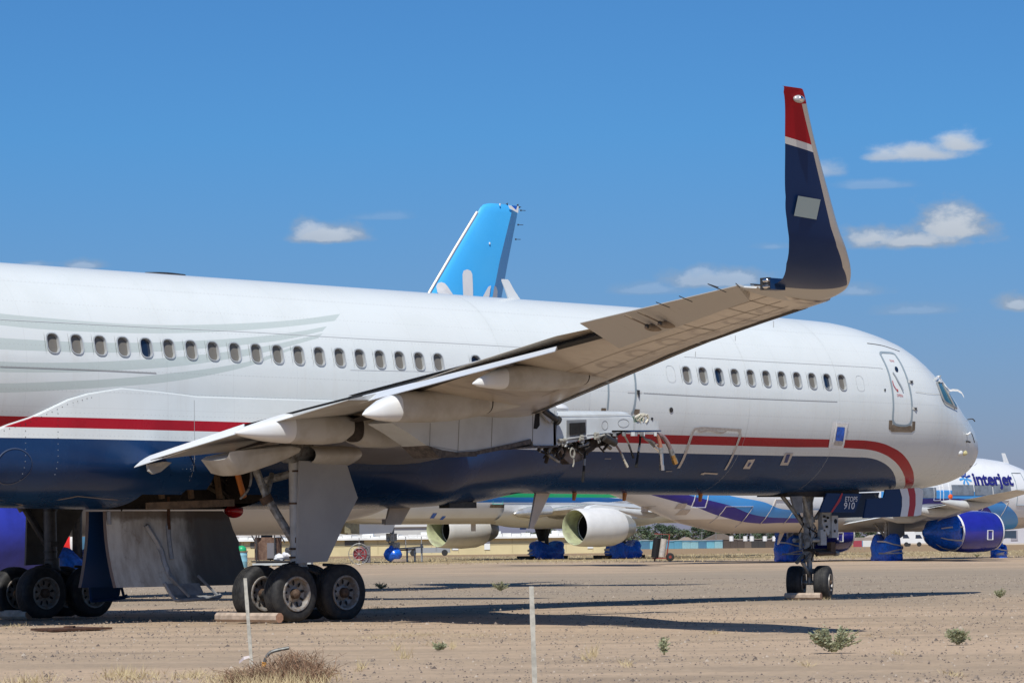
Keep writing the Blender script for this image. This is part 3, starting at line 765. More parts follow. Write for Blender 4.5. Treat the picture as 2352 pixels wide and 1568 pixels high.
    skin_line(b, [z5(35, 1436), z5(85, 1437)], .02, 0, .008, 2)
    b.build('stencil_mark', mat('faded_stencil', (.28, .29, .32), .6), plane)
build_skin_parts()

# ---- wing to body fairing, with the open wheel well
def build_fairing():
    xa = onY(500, 1100, -1.9)[0]; xb = onY(592, 1100, -1.9)[0]
    tx = [-9.5, -6.5, -4.83, -4.41, -4.11, -3.68, -3.27, -2.55, -1.7, -.86, 2.6, 4.0, 5.0, 7.0, 8.4, 9.3]
    tz = [2.35, 2.8, 3.44, 3.57, 3.70, 3.89, 4.0, 4.11, 4.07, 4.01, 4.01, 4.25, 4.38, 4.38, 4.37, 4.37]
    bx = [-9.5, -7.5, -4, -1.5, 4.5, 5.7, 7.4, 8.0, 8.5, 9.3]; bz = [2.37, 2.22, 2.06, 2.02, 2.03, 2.04, 2.12, 2.19, 2.27, 2.38]
    xs = sorted(set(np.round(np.linspace(-9.5, 9.3, 70), 3)) | {-1.75, 1.2, round(float(xa), 3), round(float(xb), 3)} | {round(q, 3) for q in tx})
    N = 26; rows = []
    for x in xs:
        w, t, b = sec(x); zm = (t + b) / 2; hh = (t - b) / 2
        zt = float(np.interp(x, tx, tz)); zb = float(np.interp(x, bx, bz)); e = min(1.0, (x + 9.5) / 2, (9.3 - x) / 2)
        q0 = math.asin(max(-.999, min(.999, (zt - zm) / hh))); side = []
        zs = min(zm, zt); P = []
        q1 = min(q0, 0.0)
        for k in range(9):                       # follows the body
            q = q0 + (q1 - q0) * k / 8; n = .012 + .03 * e * min(1, k / 2)
            p = surf(x, q, n); P.append((p[1], p[2]))
        y1, z1_ = P[-1]; zv = min(z1_ - .02, 2.98); e2 = max(0.0, min(1.0, (9.3 - x) / 3.5, (x + 9.5) / 2)); wi = max(abs(y1), w * .98 if zt > 3.9 else abs(y1))
        def yb_(z): k = (z - zm) / hh; return w * math.sqrt(max(0.0, 1 - k * k))
        Q = [(-wi, z1_ + (zv - z1_) * k / 5) for k in range(1, 6)]
        for k in range(1, N - 13):
            a = (math.pi / 2) * k / (N - 14); Q.append((-wi * max(0, math.cos(a)) ** .80, zv - (zv - zb) * max(0.0, math.sin(a)) ** .85))
        for yq, zq in Q: yy = yb_(zq) + .012; P.append((-(yy + (abs(yq) - yy) * e2) if zq > b else yq * e2, zq))
        P[-1] = (0.0, P[-1][1])
        R_ = [(x, y, z) for y, z in P]
        rows.append(R_ + [(x, -y, z) for y, z in reversed(P[:-1])])
    n = len(rows[0]); V = [p for r in rows for p in r]; F = []
    for i in range(len(rows) - 1):
        xm = (xs[i] + xs[i + 1]) / 2
        for j in range(n - 1):
            yc = (rows[i][j][1] + rows[i][j + 1][1]) / 2; zc = (rows[i][j][2] + rows[i][j + 1][2]) / 2
            if -1.75 < xm < 1.2 and zc < 2.42 and abs(yc) < 1.5: continue
            if xa < xm < xb and zc < 3.0 and yc < 0: continue
            F.append((i * n + j, i * n + j + 1, (i + 1) * n + j + 1, (i + 1) * n + j))
    b = MB(); b.add(V, F, 0)
    # raised edge and fastener rows
    edge = [np.array(rows[i][0]) for i in range(len(rows))]
    b.loft([[p + np.array([0, .0, .02]), p + np.array([0, -.010, .008]), p + np.array([0, -.010, -.012]), p + np.array([0, .01, -.02])] for p in edge if -6.5 < p[0] < 3.2], 1)
    def side(x, z):
        w, t, bb = sec(x); zm = (t + bb) / 2; hh = (t - bb) / 2
        if z > zm: return np.array([x, -(w * math.sqrt(max(0, 1 - ((z - zm) / hh) ** 2)) + .046), z])
        zb = float(np.interp(x, bx, bz)); zt_ = float(np.interp(x, tx, tz)); wi = (w * .98 + .042) if zt_ > 3.9 else w * math.sqrt(max(0, 1 - ((zt_ - zm) / hh) ** 2)) + .042
        if z > zt_: return np.array([x, -(w * math.sqrt(max(0, 1 - ((z - zm) / hh) ** 2)) + .02), z])
        if z > 2.98: return np.array([x, -wi, z])
        s = min(1, (2.98 - z) / (2.98 - zb)); a = math.asin(s ** (1 / .85)); return np.array([x, -wi * math.cos(a) ** .80, z])
    def dot(x, z, r=.009, m=2):
        p = side(x, z); b.add([p + np.array([r * math.cos(t), -.002, r * math.sin(t)]) for t in np.linspace(0, 2 * math.pi, 6, endpoint=False)], [tuple(range(6))], m)
    for px, zt, dbl in ((143, 3.7, 0), (251, 3.9, 1), (350, 4.0, 1), (448, 4.0, 1), (76, 3.5, 0)):
        x = onY(px, 1000, -1.93)[0]
        z = zt - .05
        while z > 2.5:
            dot(x - .02, z, m=2 if z > 3.2 else 3); 
            if dbl and random.random() < .6: dot(x + .03, z, m=2 if z > 3.2 else 3)
            z -= .105
    for x in np.arange(-5.2, -1.0, .10): dot(x, float(np.interp(x, tx, tz)) - .07, .009)
    for x in np.arange(-2.6, -.9, .09): dot(x, 2.72, .009, 3)
    for px in (352, 450, 251): 
        x = onY(px, 1000, -1.93)[0]; b.grid([[side(x, z) + np.array([-.005, -.004, 0]), side(x, z) + np.array([.005, -.004, 0])] for z in np.linspace(2.5, 3.95, 14)], 4)
    # round access panel and belly panel outline
    c = onY(46, 1070, -1.85); P = [side(c[0] + .33 * math.cos(t), c[2] + .3 * math.sin(t)) + np.array([0, -.006, 0]) for t in np.linspace(0, 2 * math.pi, 33)]
    b.grid([[p, c_] for p, c_ in zip(P, [p + (p - c) * .05 for p in P])], 5)
    for l in (((0, 1142), (95, 1158)), ((95, 1160), (150, 1145), (172, 1139)), ((172, 1139), (230, 1144), (273, 1147)), ((0, 1146), (95, 1163))):
        Q = [onY(x_, y_, -1.25) for x_, y_ in l]
        b.tube([np.array([q[0], side(q[0], q[2])[1] - .002, q[2]]) for q in Q], .009, 4, 6, k=2)
    b.build('belly_fairing', [M['livery'], mat('fairing_edge', (.64, .67, .66), .5), M['darksteel'], mat('rivet_light', (.28, .31, .36), .5), M['line'], mat('faint_panel_ring', (.055, .075, .13), .4), mat('tan_joint', (.26, .2, .15), .6)], plane, sharp=40, fix=False)
    # inside of the wheel well
    b = MB()
    x0, x1 = -1.75, 1.25
    yb = abs(side(0, 2.40)[1]) - .07
    b.add([(x0, -yb, 2.40), (x1, -yb, 2.40), (x1, yb, 2.40), (x0, yb, 2.40), (x0, -1.6, 3.2), (x1, -1.6, 3.2), (x1, 1.6, 3.2), (x0, 1.6, 3.2)], [(4, 5, 6, 7), (2, 3, 7, 6)], 0)
    for xx in (x0 + .01, x1 - .01):
        P = [(abs(side(xx, z)[1]) - .06, z) for z in (2.12, 2.25, 2.4, 2.6, 2.9, 3.2)]; b.add([(xx, -y, z) for y, z in P] + [(xx, y, z) for y, z in P[::-1]], [tuple(range(12))], 0)
    b.box((-.27, 0, 2.6), (2.9, .3, 1.15), 0); b.box((-.27, 1.0, 2.75), (2.9, .2, .85), 0)
    for k in range(9):
        x = x0 + .2 + k * .33; b.beam((x, -1.5, 3.1), (x, 1.5, 3.1), .06, .2, 0)
    rnd = random.Random(4)
    for k in range(34):
        x = rnd.uniform(x0 + .1, x1 - .1); y = rnd.uniform(-1.3, .6); z = rnd.uniform(2.3, 3.1); l = rnd.uniform(.3, 1.2)
        a = np.array([rnd.uniform(-1, 1), rnd.uniform(-.3, .3), rnd.uniform(-.4, .4)]); b.tube([(x, y, z), np.array([x, y, z]) + a * l * .5, np.array([x, y, z]) + a * l + np.array([0, 0, -.1])], rnd.uniform(.015, .05), 6, rnd.choice([0, 0, 1, 2]))
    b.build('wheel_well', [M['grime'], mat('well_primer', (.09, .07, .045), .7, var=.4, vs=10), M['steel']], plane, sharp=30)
    b = MB()
    a, c = onY(338, 1162, -1.15), onY(535, 1154, -1.15); b.beam((a[0], -1.15, a[2] - .0), (c[0], -1.15, c[2]), .09, .13)
    for px in (372, 440, 505): q = onY(px, 1165, -1.15); b.beam((q[0], -1.15, 2.2), (q[0], -1.0, 2.9), .08)
    b.build('keel_beam', M['beamtan'], plane, sharp=None)
    b = MB(); p, q = onY(539, 1065, -1.75), onY(560, 1140, -1.55); b.tube([p + np.array([0, 0, .25]), p, q], .055, 10, 0, k=1); b.build('actuator_tube', M['orange'], plane)
    b = MB(); b.tube([onY(576, 1078, -1.8), onY(576, 1105, -1.8), onY(568, 1128, -1.75), onY(552, 1145, -1.6)], .022, 8); b.build('well_hose', M['steel'], plane)
build_fairing()

# ---- wing
def LEx(y): return -3.2 + (19 + y) * .52
WS = [(-1.3, 6.0, -.10, 3.30, 3.15, .135), (-2.2, 5.53, -.20, 3.36, 3.20, .135), (-4.0, 4.6, -.30, 3.53, 3.42, .13), (-5.5, 3.82, -.60, 3.66, 3.62, .12), (-7.0, 3.04, -1.05, 3.79, 3.82, .112), (-10.0, 1.48, -1.98, 4.04, 4.13, .105),
      (-13.0, -.08, -2.90, 4.30, 4.40, .10), (-14.0, -.60, -3.05, 4.385, 4.47, .10), (-16.0, -1.64, -3.62, 4.51, 4.59, .10), (-18.3, -2.84, -4.50, 4.63, 4.72, .095)]
def wsec(y, ws=WS):
    Y = [-w[0] for w in ws]; return [float(np.interp(-y, Y, [w[k] for w in ws])) for k in range(1, 6)]
def airfoil(xl, xt, zl, zt, tc, y, n=14, dy=(0, 1)):
    c = xl - xt; up, lo = [], []
    for k in range(n + 1):
        s = .5 * (1 - math.cos(math.pi * k / n)); th = 5 * tc * (.2969 * math.sqrt(s) - .126 * s - .3516 * s * s + .2843 * s ** 3 - .1015 * s ** 4) * c
        z = zl + (zt - zl) * s
        up.append((xl - c * s, z + th * .85)); lo.append((xl - c * s, z - th * 1.15))
    return [np.array([x, y, z]) for x, z in up[::-1]] + [np.array([x, y, z]) for x, z in lo[1:]]
def wing_low(x, y):                             # height of the lower skin
    xl, xt, zl, zt, tc = wsec(y); c = xl - xt; s = min(1, max(0, (xl - x) / c))
    th = 5 * tc * (.2969 * math.sqrt(s) - .126 * s - .3516 * s * s + .2843 * s ** 3 - .1015 * s ** 4) * c
    return zl + (zt - zl) * s - th * 1.15
def build_wing():
    ys = sorted(set([-w[0] for w in WS] + list(np.arange(1.3, 18.3, .5))))
    rings = [airfoil(*wsec(-y), -y) for y in ys]
    t = NT('wing_skin'); o = t.obj(); sp = t.node('ShaderNodeSeparateXYZ', {0: o})
    n = t.noise(1.2, 5, .6, o); n2 = t.noise(5, 5, .65, o); sm = t.noise(1.0, 5, .65, t.obj(scale=(.5, 2.2, 1)))
    c = t.mix(t.ramp(n, .35, .7), (.54, .475, .385), (.45, .385, .305))
    c = t.mix(t.m('MULTIPLY', t.ramp(sm, .53, .70), .8), c, (.19, .14, .10))
    c = t.mix(t.m('MULTIPLY', t.ramp(n2, .55, .8), .4), c, (.25, .20, .15))
    # inspection plates: dark stain rings along the lower skin
    u = t.m('ADD', sp.outputs[0], t.m('MULTIPLY', sp.outputs[1], -.42)); tgt = -.42 * -14 - 1.55
    v = t.m('SUBTRACT', t.m('FRACT', t.m('MULTIPLY', sp.outputs[1], 1.0 / 1.05)), .5)
    r = t.m('SQRT', t.m('ADD', t.m('POWER', t.m('MULTIPLY', t.m('SUBTRACT', u, tgt), 1.0), 2), t.m('POWER', t.m('MULTIPLY', v, 1.0), 2)))
    rg = t.m('MULTIPLY', t.ramp(r, .14, .2), t.m('SUBTRACT', 1, t.ramp(r, .25, .34)))
    rg = t.m('MULTIPLY', rg, t.m('MULTIPLY', t.m('LESS_THAN', sp.outputs[1], -10.6), t.ramp(n2, .3, .55)))
    c = t.mix(t.m('MULTIPLY', rg, .75), c, (.15, .095, .06))
    t.set('Base Color', c); t.set('Roughness', .3); t.set('Specular IOR Level', .5); t.set('Coat Weight', .35); t.set('Coat Roughness', .12)
    M['wing_skin'] = t.mat
    b = MB(); b.loft(rings, 0)
    # polished leading edge: strip proud of the skin, with slat joints and grime on its lower rear edge
    o_ = b.build('wing', [M['wing_skin']], plane, sharp=50)
    b = MB()
    def le_ring(y, s1, off):
        P = airfoil(*wsec(y), y, n=28); nn = 28
        k0 = [i for i in range(len(P)) if (wsec(y)[0] - P[i][0]) / (wsec(y)[0] - wsec(y)[1]) < s1]
        return [P[i] + .5 * off * np.array([.5, 0, .9 if i < nn else -1.0]) for i in k0]
    segs = [(-2.4, -5.8), (-7.1, -10.5), (-10.56, -14.2), (-14.26, -17.6)]
    for a, c_ in segs:
        R_ = [le_ring(y, .10, .012) for y in np.linspace(a, c_, 6)]; L = min(len(r) for r in R_); b.loft([r[:L] for r in R_], 0, closed=False, cap=(False, False))
    b.build('slat', mat('slat_metal', (.52, .47, .42), .3, .75, var=.5, vs=3.5, col2=(.22, .18, .14)), plane)
    b = MB(); rnd = random.Random(9)
    for a, c_ in segs:                            # dark gap behind the slats
        rows = []
        for y in np.linspace(a, c_, 40):
            xl, xt, *_ = wsec(y); x = xl - (xl - xt) * .112; w = .10 + .07 * mnoise.noise(Vector((y * 1.1, 2, 0))) + .02 * rnd.random()
            rows.append([np.array([x, y, wing_low(x, y) - .006]), np.array([x - w, y, wing_low(x - w, y) - .006])])
        b.grid(rows, 0)
    b.build('slat_gap', M['grime'], plane, sharp=None)
    # static lower skin joints
    b = MB()
    for f1, f2, y1, y2 in ((.52, .50, -10.3, -18), (.70, .70, -13.8, -18.1), (.33, .33, -9, -17.8)):
        rows = []
        for k in range(20):
            y = y1 + (y2 - y1) * k / 19; xl, xt, *_ = wsec(y); x = xl - (xl - xt) * (f1 + (f2 - f1) * k / 19)
            rows.append([np.array([x, y, wing_low(x, y) - .004]), np.array([x - .012, y, wing_low(x - .012, y) - .004])])
        b.grid(rows, 0)
    for y in (-15.4, -16.9, -17.6):
        rows = []
        for k in range(10):
            xl, xt, *_ = wsec(y); x = xl - (xl - xt) * (.33 + .4 * k / 9); rows.append([np.array([x, y, wing_low(x, y) - .004]), np.array([x, y - .02, wing_low(x, y - .02) - .004])])
        b.grid(rows, 0)
    b.build('skin_joint', mat('skin_joint_dark', (.20, .16, .12), .7), plane, sharp=None)
build_wing()

def slab(mb, P, Q, th, m=0, n=8):                # flat tapered panel between two edges (front edge P, rear edge Q), thickness th at the front
    P = [np.array(p) for p in P]; Q = [np.array(q) for q in Q]; R_ = []
    for k in range(n + 1):
        t = k / n; p = P[0] + (P[1] - P[0]) * t; q = Q[0] + (Q[1] - Q[0]) * t
        d = q - p; up = np.array([-d[2], 0, d[0]]); up /= np.linalg.norm(up)
        if up[2] < 0: up = -up
        R_.append([p + up * th * .5, p + d * .25 + up * th * .55, p + d * .6 + up * th * .34, q + up * .006, q - up * .006, p + d * .6 - up * th * .2, p + d * .25 - up * th * .4, p - up * th * .5])
    mb.loft(R_, m)
def build_flaps():
    # aft flap segments: their sunlit upper sides slope down towards the tail
    white = mat('flap_white', (.70, .73, .76), .4, var=.06, vs=2)
    o1, o2 = onV(804, 932, -1.30, -6.8, .3), onV(1275, 806.5, -1.30, -6.8, .3)
    t1, t2 = onV(836, 911, -.95, -6.8, .3), onV(1280, 798.5, -.95, -6.8, .3)
    b = MB(); slab(b, (t1, t2), (o1, o2), .05, 0, 14)
    b.build('flap', white, plane, sharp=40)
    i1, i2 = onX(308, 1073, -2.35), onV(542, 1001, -1.6, -4.4, -.25)
    i3 = onV(560, 992, -1.6, -4.4, -.2)
    ti1, ti2 = onX(335, 1052, -1.95), onV(562, 976, -1.25, -4.4, -.2)
    b = MB(); slab(b, (ti1, ti2), (i1, i3), .05, 0, 10); fl = b.build('flap', white, plane, sharp=40)
    b = MB(); w = onX(328, 1075, -2.2); b.prism([onX(372, 1060, -1.9), onX(335, 1066, -2.2), onX(338, 1082, -2.2), onX(348, 1089, -2.1), onX(365, 1083, -1.9), onX(390, 1062, -1.6)], (0, -.06, 0)); b.build('flap_end_rib', M['grey_wing'], fl, sharp=None)
    # main flap segments ahead of them, and the dark cove above
    def low(y, x): return wing_low(x, y)
    b = MB(); slab(b, ((.1, -2.0, 3.14), (-.35, -6.75, 3.84)), (onX(345, 1056, -2.2), onX(800, 918, -2.0)), .16, 0, 10)
    b.build('main_flap', M['grey_wing'], plane, sharp=40)
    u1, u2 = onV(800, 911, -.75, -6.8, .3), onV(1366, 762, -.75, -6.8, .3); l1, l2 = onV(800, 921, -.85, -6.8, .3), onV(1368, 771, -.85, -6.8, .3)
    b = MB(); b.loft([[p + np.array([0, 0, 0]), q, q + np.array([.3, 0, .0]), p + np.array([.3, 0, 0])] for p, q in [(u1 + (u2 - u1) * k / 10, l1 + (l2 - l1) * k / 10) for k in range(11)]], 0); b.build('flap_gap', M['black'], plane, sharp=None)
    b = MB(); slab(b, (u1 + np.array([.9, 0, .05]), u2 + np.array([.7, 0, .04])), (u1 + np.array([-.03, 0, .022]), u2 + np.array([-.03, 0, .022])), .03, 0, 8); b.build('spoiler', white, plane, sharp=40)
    b = MB(); P = [onV(px, py, -1.15, -5.0, .0) for px, py in ((318, 1056), (420, 1023), (540, 983), (620, 962), (700, 940), (806, 913))]; b.tube([p + np.array([.0, 0, 0]) for p in P], .020, 6, 0, k=2); b.build('flap_gap_line', M['black'], plane)  # black tube standing in for the dark gap above the inboard flap
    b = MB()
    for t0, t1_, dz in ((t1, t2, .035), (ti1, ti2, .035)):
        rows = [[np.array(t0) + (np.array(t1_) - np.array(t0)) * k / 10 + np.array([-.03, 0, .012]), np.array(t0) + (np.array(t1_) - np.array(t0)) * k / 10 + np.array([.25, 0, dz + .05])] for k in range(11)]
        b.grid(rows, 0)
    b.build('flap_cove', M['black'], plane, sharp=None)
    b = MB()                                     # dark slots on the underside between the segments
    for (xa, ya), (xb, yb), w in (((-.95, -2.1), (-1.0, -4.2), .12), ((-.2, -2.0), (-.3, -6.6), .22), ((-.75, -7.2), (-2.4, -12.6), .14)):
        rows = []
        for k in range(16):
            x = xa + (xb - xa) * k / 15; y = ya + (yb - ya) * k / 15; w_ = w * (1 + .3 * math.sin(k * 2.1))
            rows.append([np.array([x, y, wing_low(x, y) - .012 - (.13 if y > -6.9 else 0)]), np.array([x - w_, y, wing_low(x - w_, y) - .012 - (.13 if y > -6.9 else 0)])])
        b.grid(rows, 0)
    b.build('flap_slot', M['grime'], plane, sharp=None)
    # raised aileron and its two actuator fairings with oil stains
    t = NT('aileron_skin'); o = t.obj(); n = t.noise(3, 5, .6, t.obj(scale=(.35, 1.6, 1)))
    t.set('Base Color', t.mix(t.m('MULTIPLY', t.ramp(n, .6, .8), .5), (.47, .45, .415), (.22, .165, .115))); t.set('Roughness', .5)
    h1, h2 = onV(1424, 793, -2.72, -14.0, .3), onV(1722, 682, -4.2, -18.2, .3)
    e1, e2 = onV(1332, 742, -3.47, -14.06, .3), onV(1692, 656, -4.72, -18.25, .3)
    b = MB(); slab(b, (h1, h2), (e1, e2), .10, 0, 12); b.build('aileron', t.mat, plane, sharp=40)
    b = MB()
    for q in ((1497, 757), (1527, 750)):
        p = onV(q[0], q[1], -3.15, -14.3, .3); b.blob(p + np.array([.05, 0, .03]), (.20, .05, .055), 0, amp=.02); b.blob(p + np.array([-.10, 0, .04]), (.03, .04, .04), 1, amp=.02); b.tube([p + np.array([-.05, .02, .05]), p + np.array([-.45, .12, .20])], .012, 5, 0, k=1)
    b.build('actuator_fairing', [mat('stained_fairing', (.27, .21, .15), .5, var=.4, vs=8), M['darksteel']], plane)
    b = MB(); b.prism([onV(1690, 655, -4.75, -18.3, .3), onV(1708, 660, -4.6, -18.3, .3), onV(1737, 662, -4.6, -18.7, .3), onV(1700, 668, -4.5, -18.4, .3)], (.02, 0, .02)); b.build('wing_tip_panel', M['panel_grey'], plane, sharp=None)
    # static wicks
    for q, r_ in (((1626, 652), (1668, 671)), ((1560, 680), (1590, 693)), ((1507, 694), (1538, 706)), ((1690, 651), (1700, 660)), ((1733, 655), (1766, 656)), ((1626, 652), (1650, 660))):
        b = MB(); p2 = onV(r_[0], r_[1], -4.72, -18.25, .3); p1 = onV(q[0], q[1], -4.72 - .3, -18.25, .3); b.tube([p1, p2], .007, 5, k=1)
        b.build('static_wick', M['darksteel'], plane, sharp=None)
build_flaps()

def build_winglet():
    S_ = [(-18.1, 4.64, -2.74, -4.42, .095, 0), (-18.6, 4.68, -3.02, -4.52, .09, 0), (-19.1, 4.74, -3.42, -4.80, .085, .18), (-19.45, 4.90, -3.80, -5.12, .08, .5), (-19.68, 5.14, -4.17, -5.33, .08, .9), (-19.80, 5.38, -4.46, -5.50, .08, 1.15),
          (-19.92, 5.70, -4.75, -5.66, .08, 1.3), (-20.2, 6.44, -5.40, -5.98, .08, 1.3), (-20.42, 6.95, -5.84, -6.25, .08, 1.3), (-20.46, 7.02, -5.95, -6.32, .05, 1.3)]
    b = MB(); nt = 30; T = np.linspace(0, len(S_) - 1, nt); rings = []
    SP = smooth_path([s[:3] for s in S_], 8); n_ = len(SP)
    for i in range(n_):
        t = i / (n_ - 1) * (len(S_) - 1); k = min(int(t), len(S_) - 2); f = t - k
        y, z, xl = SP[i]; xt, tc, an = [S_[k][q] + (S_[k + 1][q] - S_[k][q]) * f for q in (3, 4, 5)]
        P = airfoil(xl, xt, 0, .04 if i < 6 else 0.0, tc, 0, n=12)
        rings.append([np.array([p[0], y - math.sin(an) * (p[2]) * -1 * -1, z + math.cos(an) * p[2]]) if an < .01 else np.array([p[0], y + math.sin(an) * p[2], z + math.cos(an) * p[2]]) for p in P])
    b.loft(rings, 0)
    t = NT('winglet_paint'); o = t.obj(); sp = t.node('ShaderNodeSeparateXYZ', {0: o}); X, Y, Zz = sp.outputs
    # leading edge line runs through the measured points; the metal strip lies ahead of it
    n = t.node('ShaderNodeFloatCurve'); c = n.mapping.curves[0]
    pts = [(4.4, -3.16), (4.62, -3.22), (4.68, -3.37), (4.76, -3.69), (4.90, -4.07), (5.14, -4.43), (5.38, -4.68), (5.7, -4.93), (6.44, -5.515), (6.84, -5.865), (6.90, -5.2), (7.4, -5.0)]
    P = [((z - 4.4) / 3, (x + 7) / 4) for z, x in pts]
    while len(c.points) < len(P): c.points.new(.5, .5)
    for p, q in zip(c.points, P): p.location = q; p.handle_type = 'VECTOR'
    n.mapping.update(); t.L.new(t.node('ShaderNodeMapRange', {0: Zz, 1: 4.4, 2: 7.4}).outputs[0], n.inputs['Value'])
    edge = t.m('MULTIPLY_ADD', n.outputs[0], 4, -7); metal = t.m('GREATER_THAN', X, edge)
    # colour bands sloping down towards the leading edge
    Zt = t.m('ADD', Zz, t.m('MULTIPLY', t.m('ADD', X, 6), .13))
    navy = t.mix(t.noise(2, 4, .6), (.008, .030, .105), (.012, .038, .125))
    col = t.mix(t.m('GREATER_THAN', Zt, 6.355), navy, (.72, .72, .70)); col = t.mix(t.m('GREATER_THAN', Zt, 6.435), col, (.40, .012, .022))
    base = t.m('MULTIPLY', t.m('GREATER_THAN', Y, -18.92), t.m('LESS_THAN', Zz, 4.95))
    low = t.m('LESS_THAN', t.m('ADD', Y, t.m('MULTIPLY', t.m('ADD', X, 4.6), .42)), -18.72)
    col = t.mix(low, (.45, .44, .42), col)
    col = t.mix(metal, col, (.56, .55, .53)); t.set('Base Color', col); t.set('Metallic', t.m('MULTIPLY', metal, .5)); t.set('Roughness', .35); t.set('Specular IOR Level', .12)
    w = b.build('winglet', t.mat, plane, sharp=50)
    def yz(z): return float(np.interp(z, [s[1] for s in S_], [s[0] for s in S_]))
    b = MB(); q = [zw(302, 758), zw(443, 782), zw(417, 907), zw(276, 883)]; R_ = []
    rows = []
    for i in range(5):
        row = []
        for j in range(5):
            a, cc = i / 4, j / 4; px = (1 - a) * ((1 - cc) * q[0][0] + cc * q[1][0]) + a * ((1 - cc) * q[3][0] + cc * q[2][0]); py = (1 - a) * ((1 - cc) * q[0][1] + cc * q[1][1]) + a * ((1 - cc) * q[3][1] + cc * q[2][1])
            p = onY(px, py, -20.0); p = onY(px, py, yz(p[2]) - .058); row.append(p)
        rows.append(row)
    b.grid(rows); b.build('patch', M['peach'], w, sharp=None)
    b = MB(); p = onY(*zw(307, 152), -20.3); p = onY(*zw(307, 152), yz(p[2]) - .03); b.blob(p, (.10, .05, .05), 0, amp=.02); b.blob(p + np.array([0, -.02, 0]), (.05, .045, .04), 1, amp=.02); b.build('tip_light', [M['trim'], M['chrome']], w)
    b = MB(); p = onY(*zw(110, 1310), -18.75); b.box(p + np.array([.12, .0, -.0]), (.30, .16, .15), 0); b.box(p + np.array([-.04, 0, 0]), (.05, .15, .16), 1)
    b.blob(p + np.array([-.05, -.02, .04]), (.04, .06, .035), 2, amp=.02); b.blob(p + np.array([-.05, -.02, -.04]), (.04, .06, .035), 2, amp=.02); b.tube([p + np.array([-.05, 0, -.02]), p + np.array([-.32, .02, -.02])], .01, 5, 1, k=1); b.build('position_light', [M['navy'], M['darksteel'], M['chrome']], plane, sharp=30)
build_winglet()

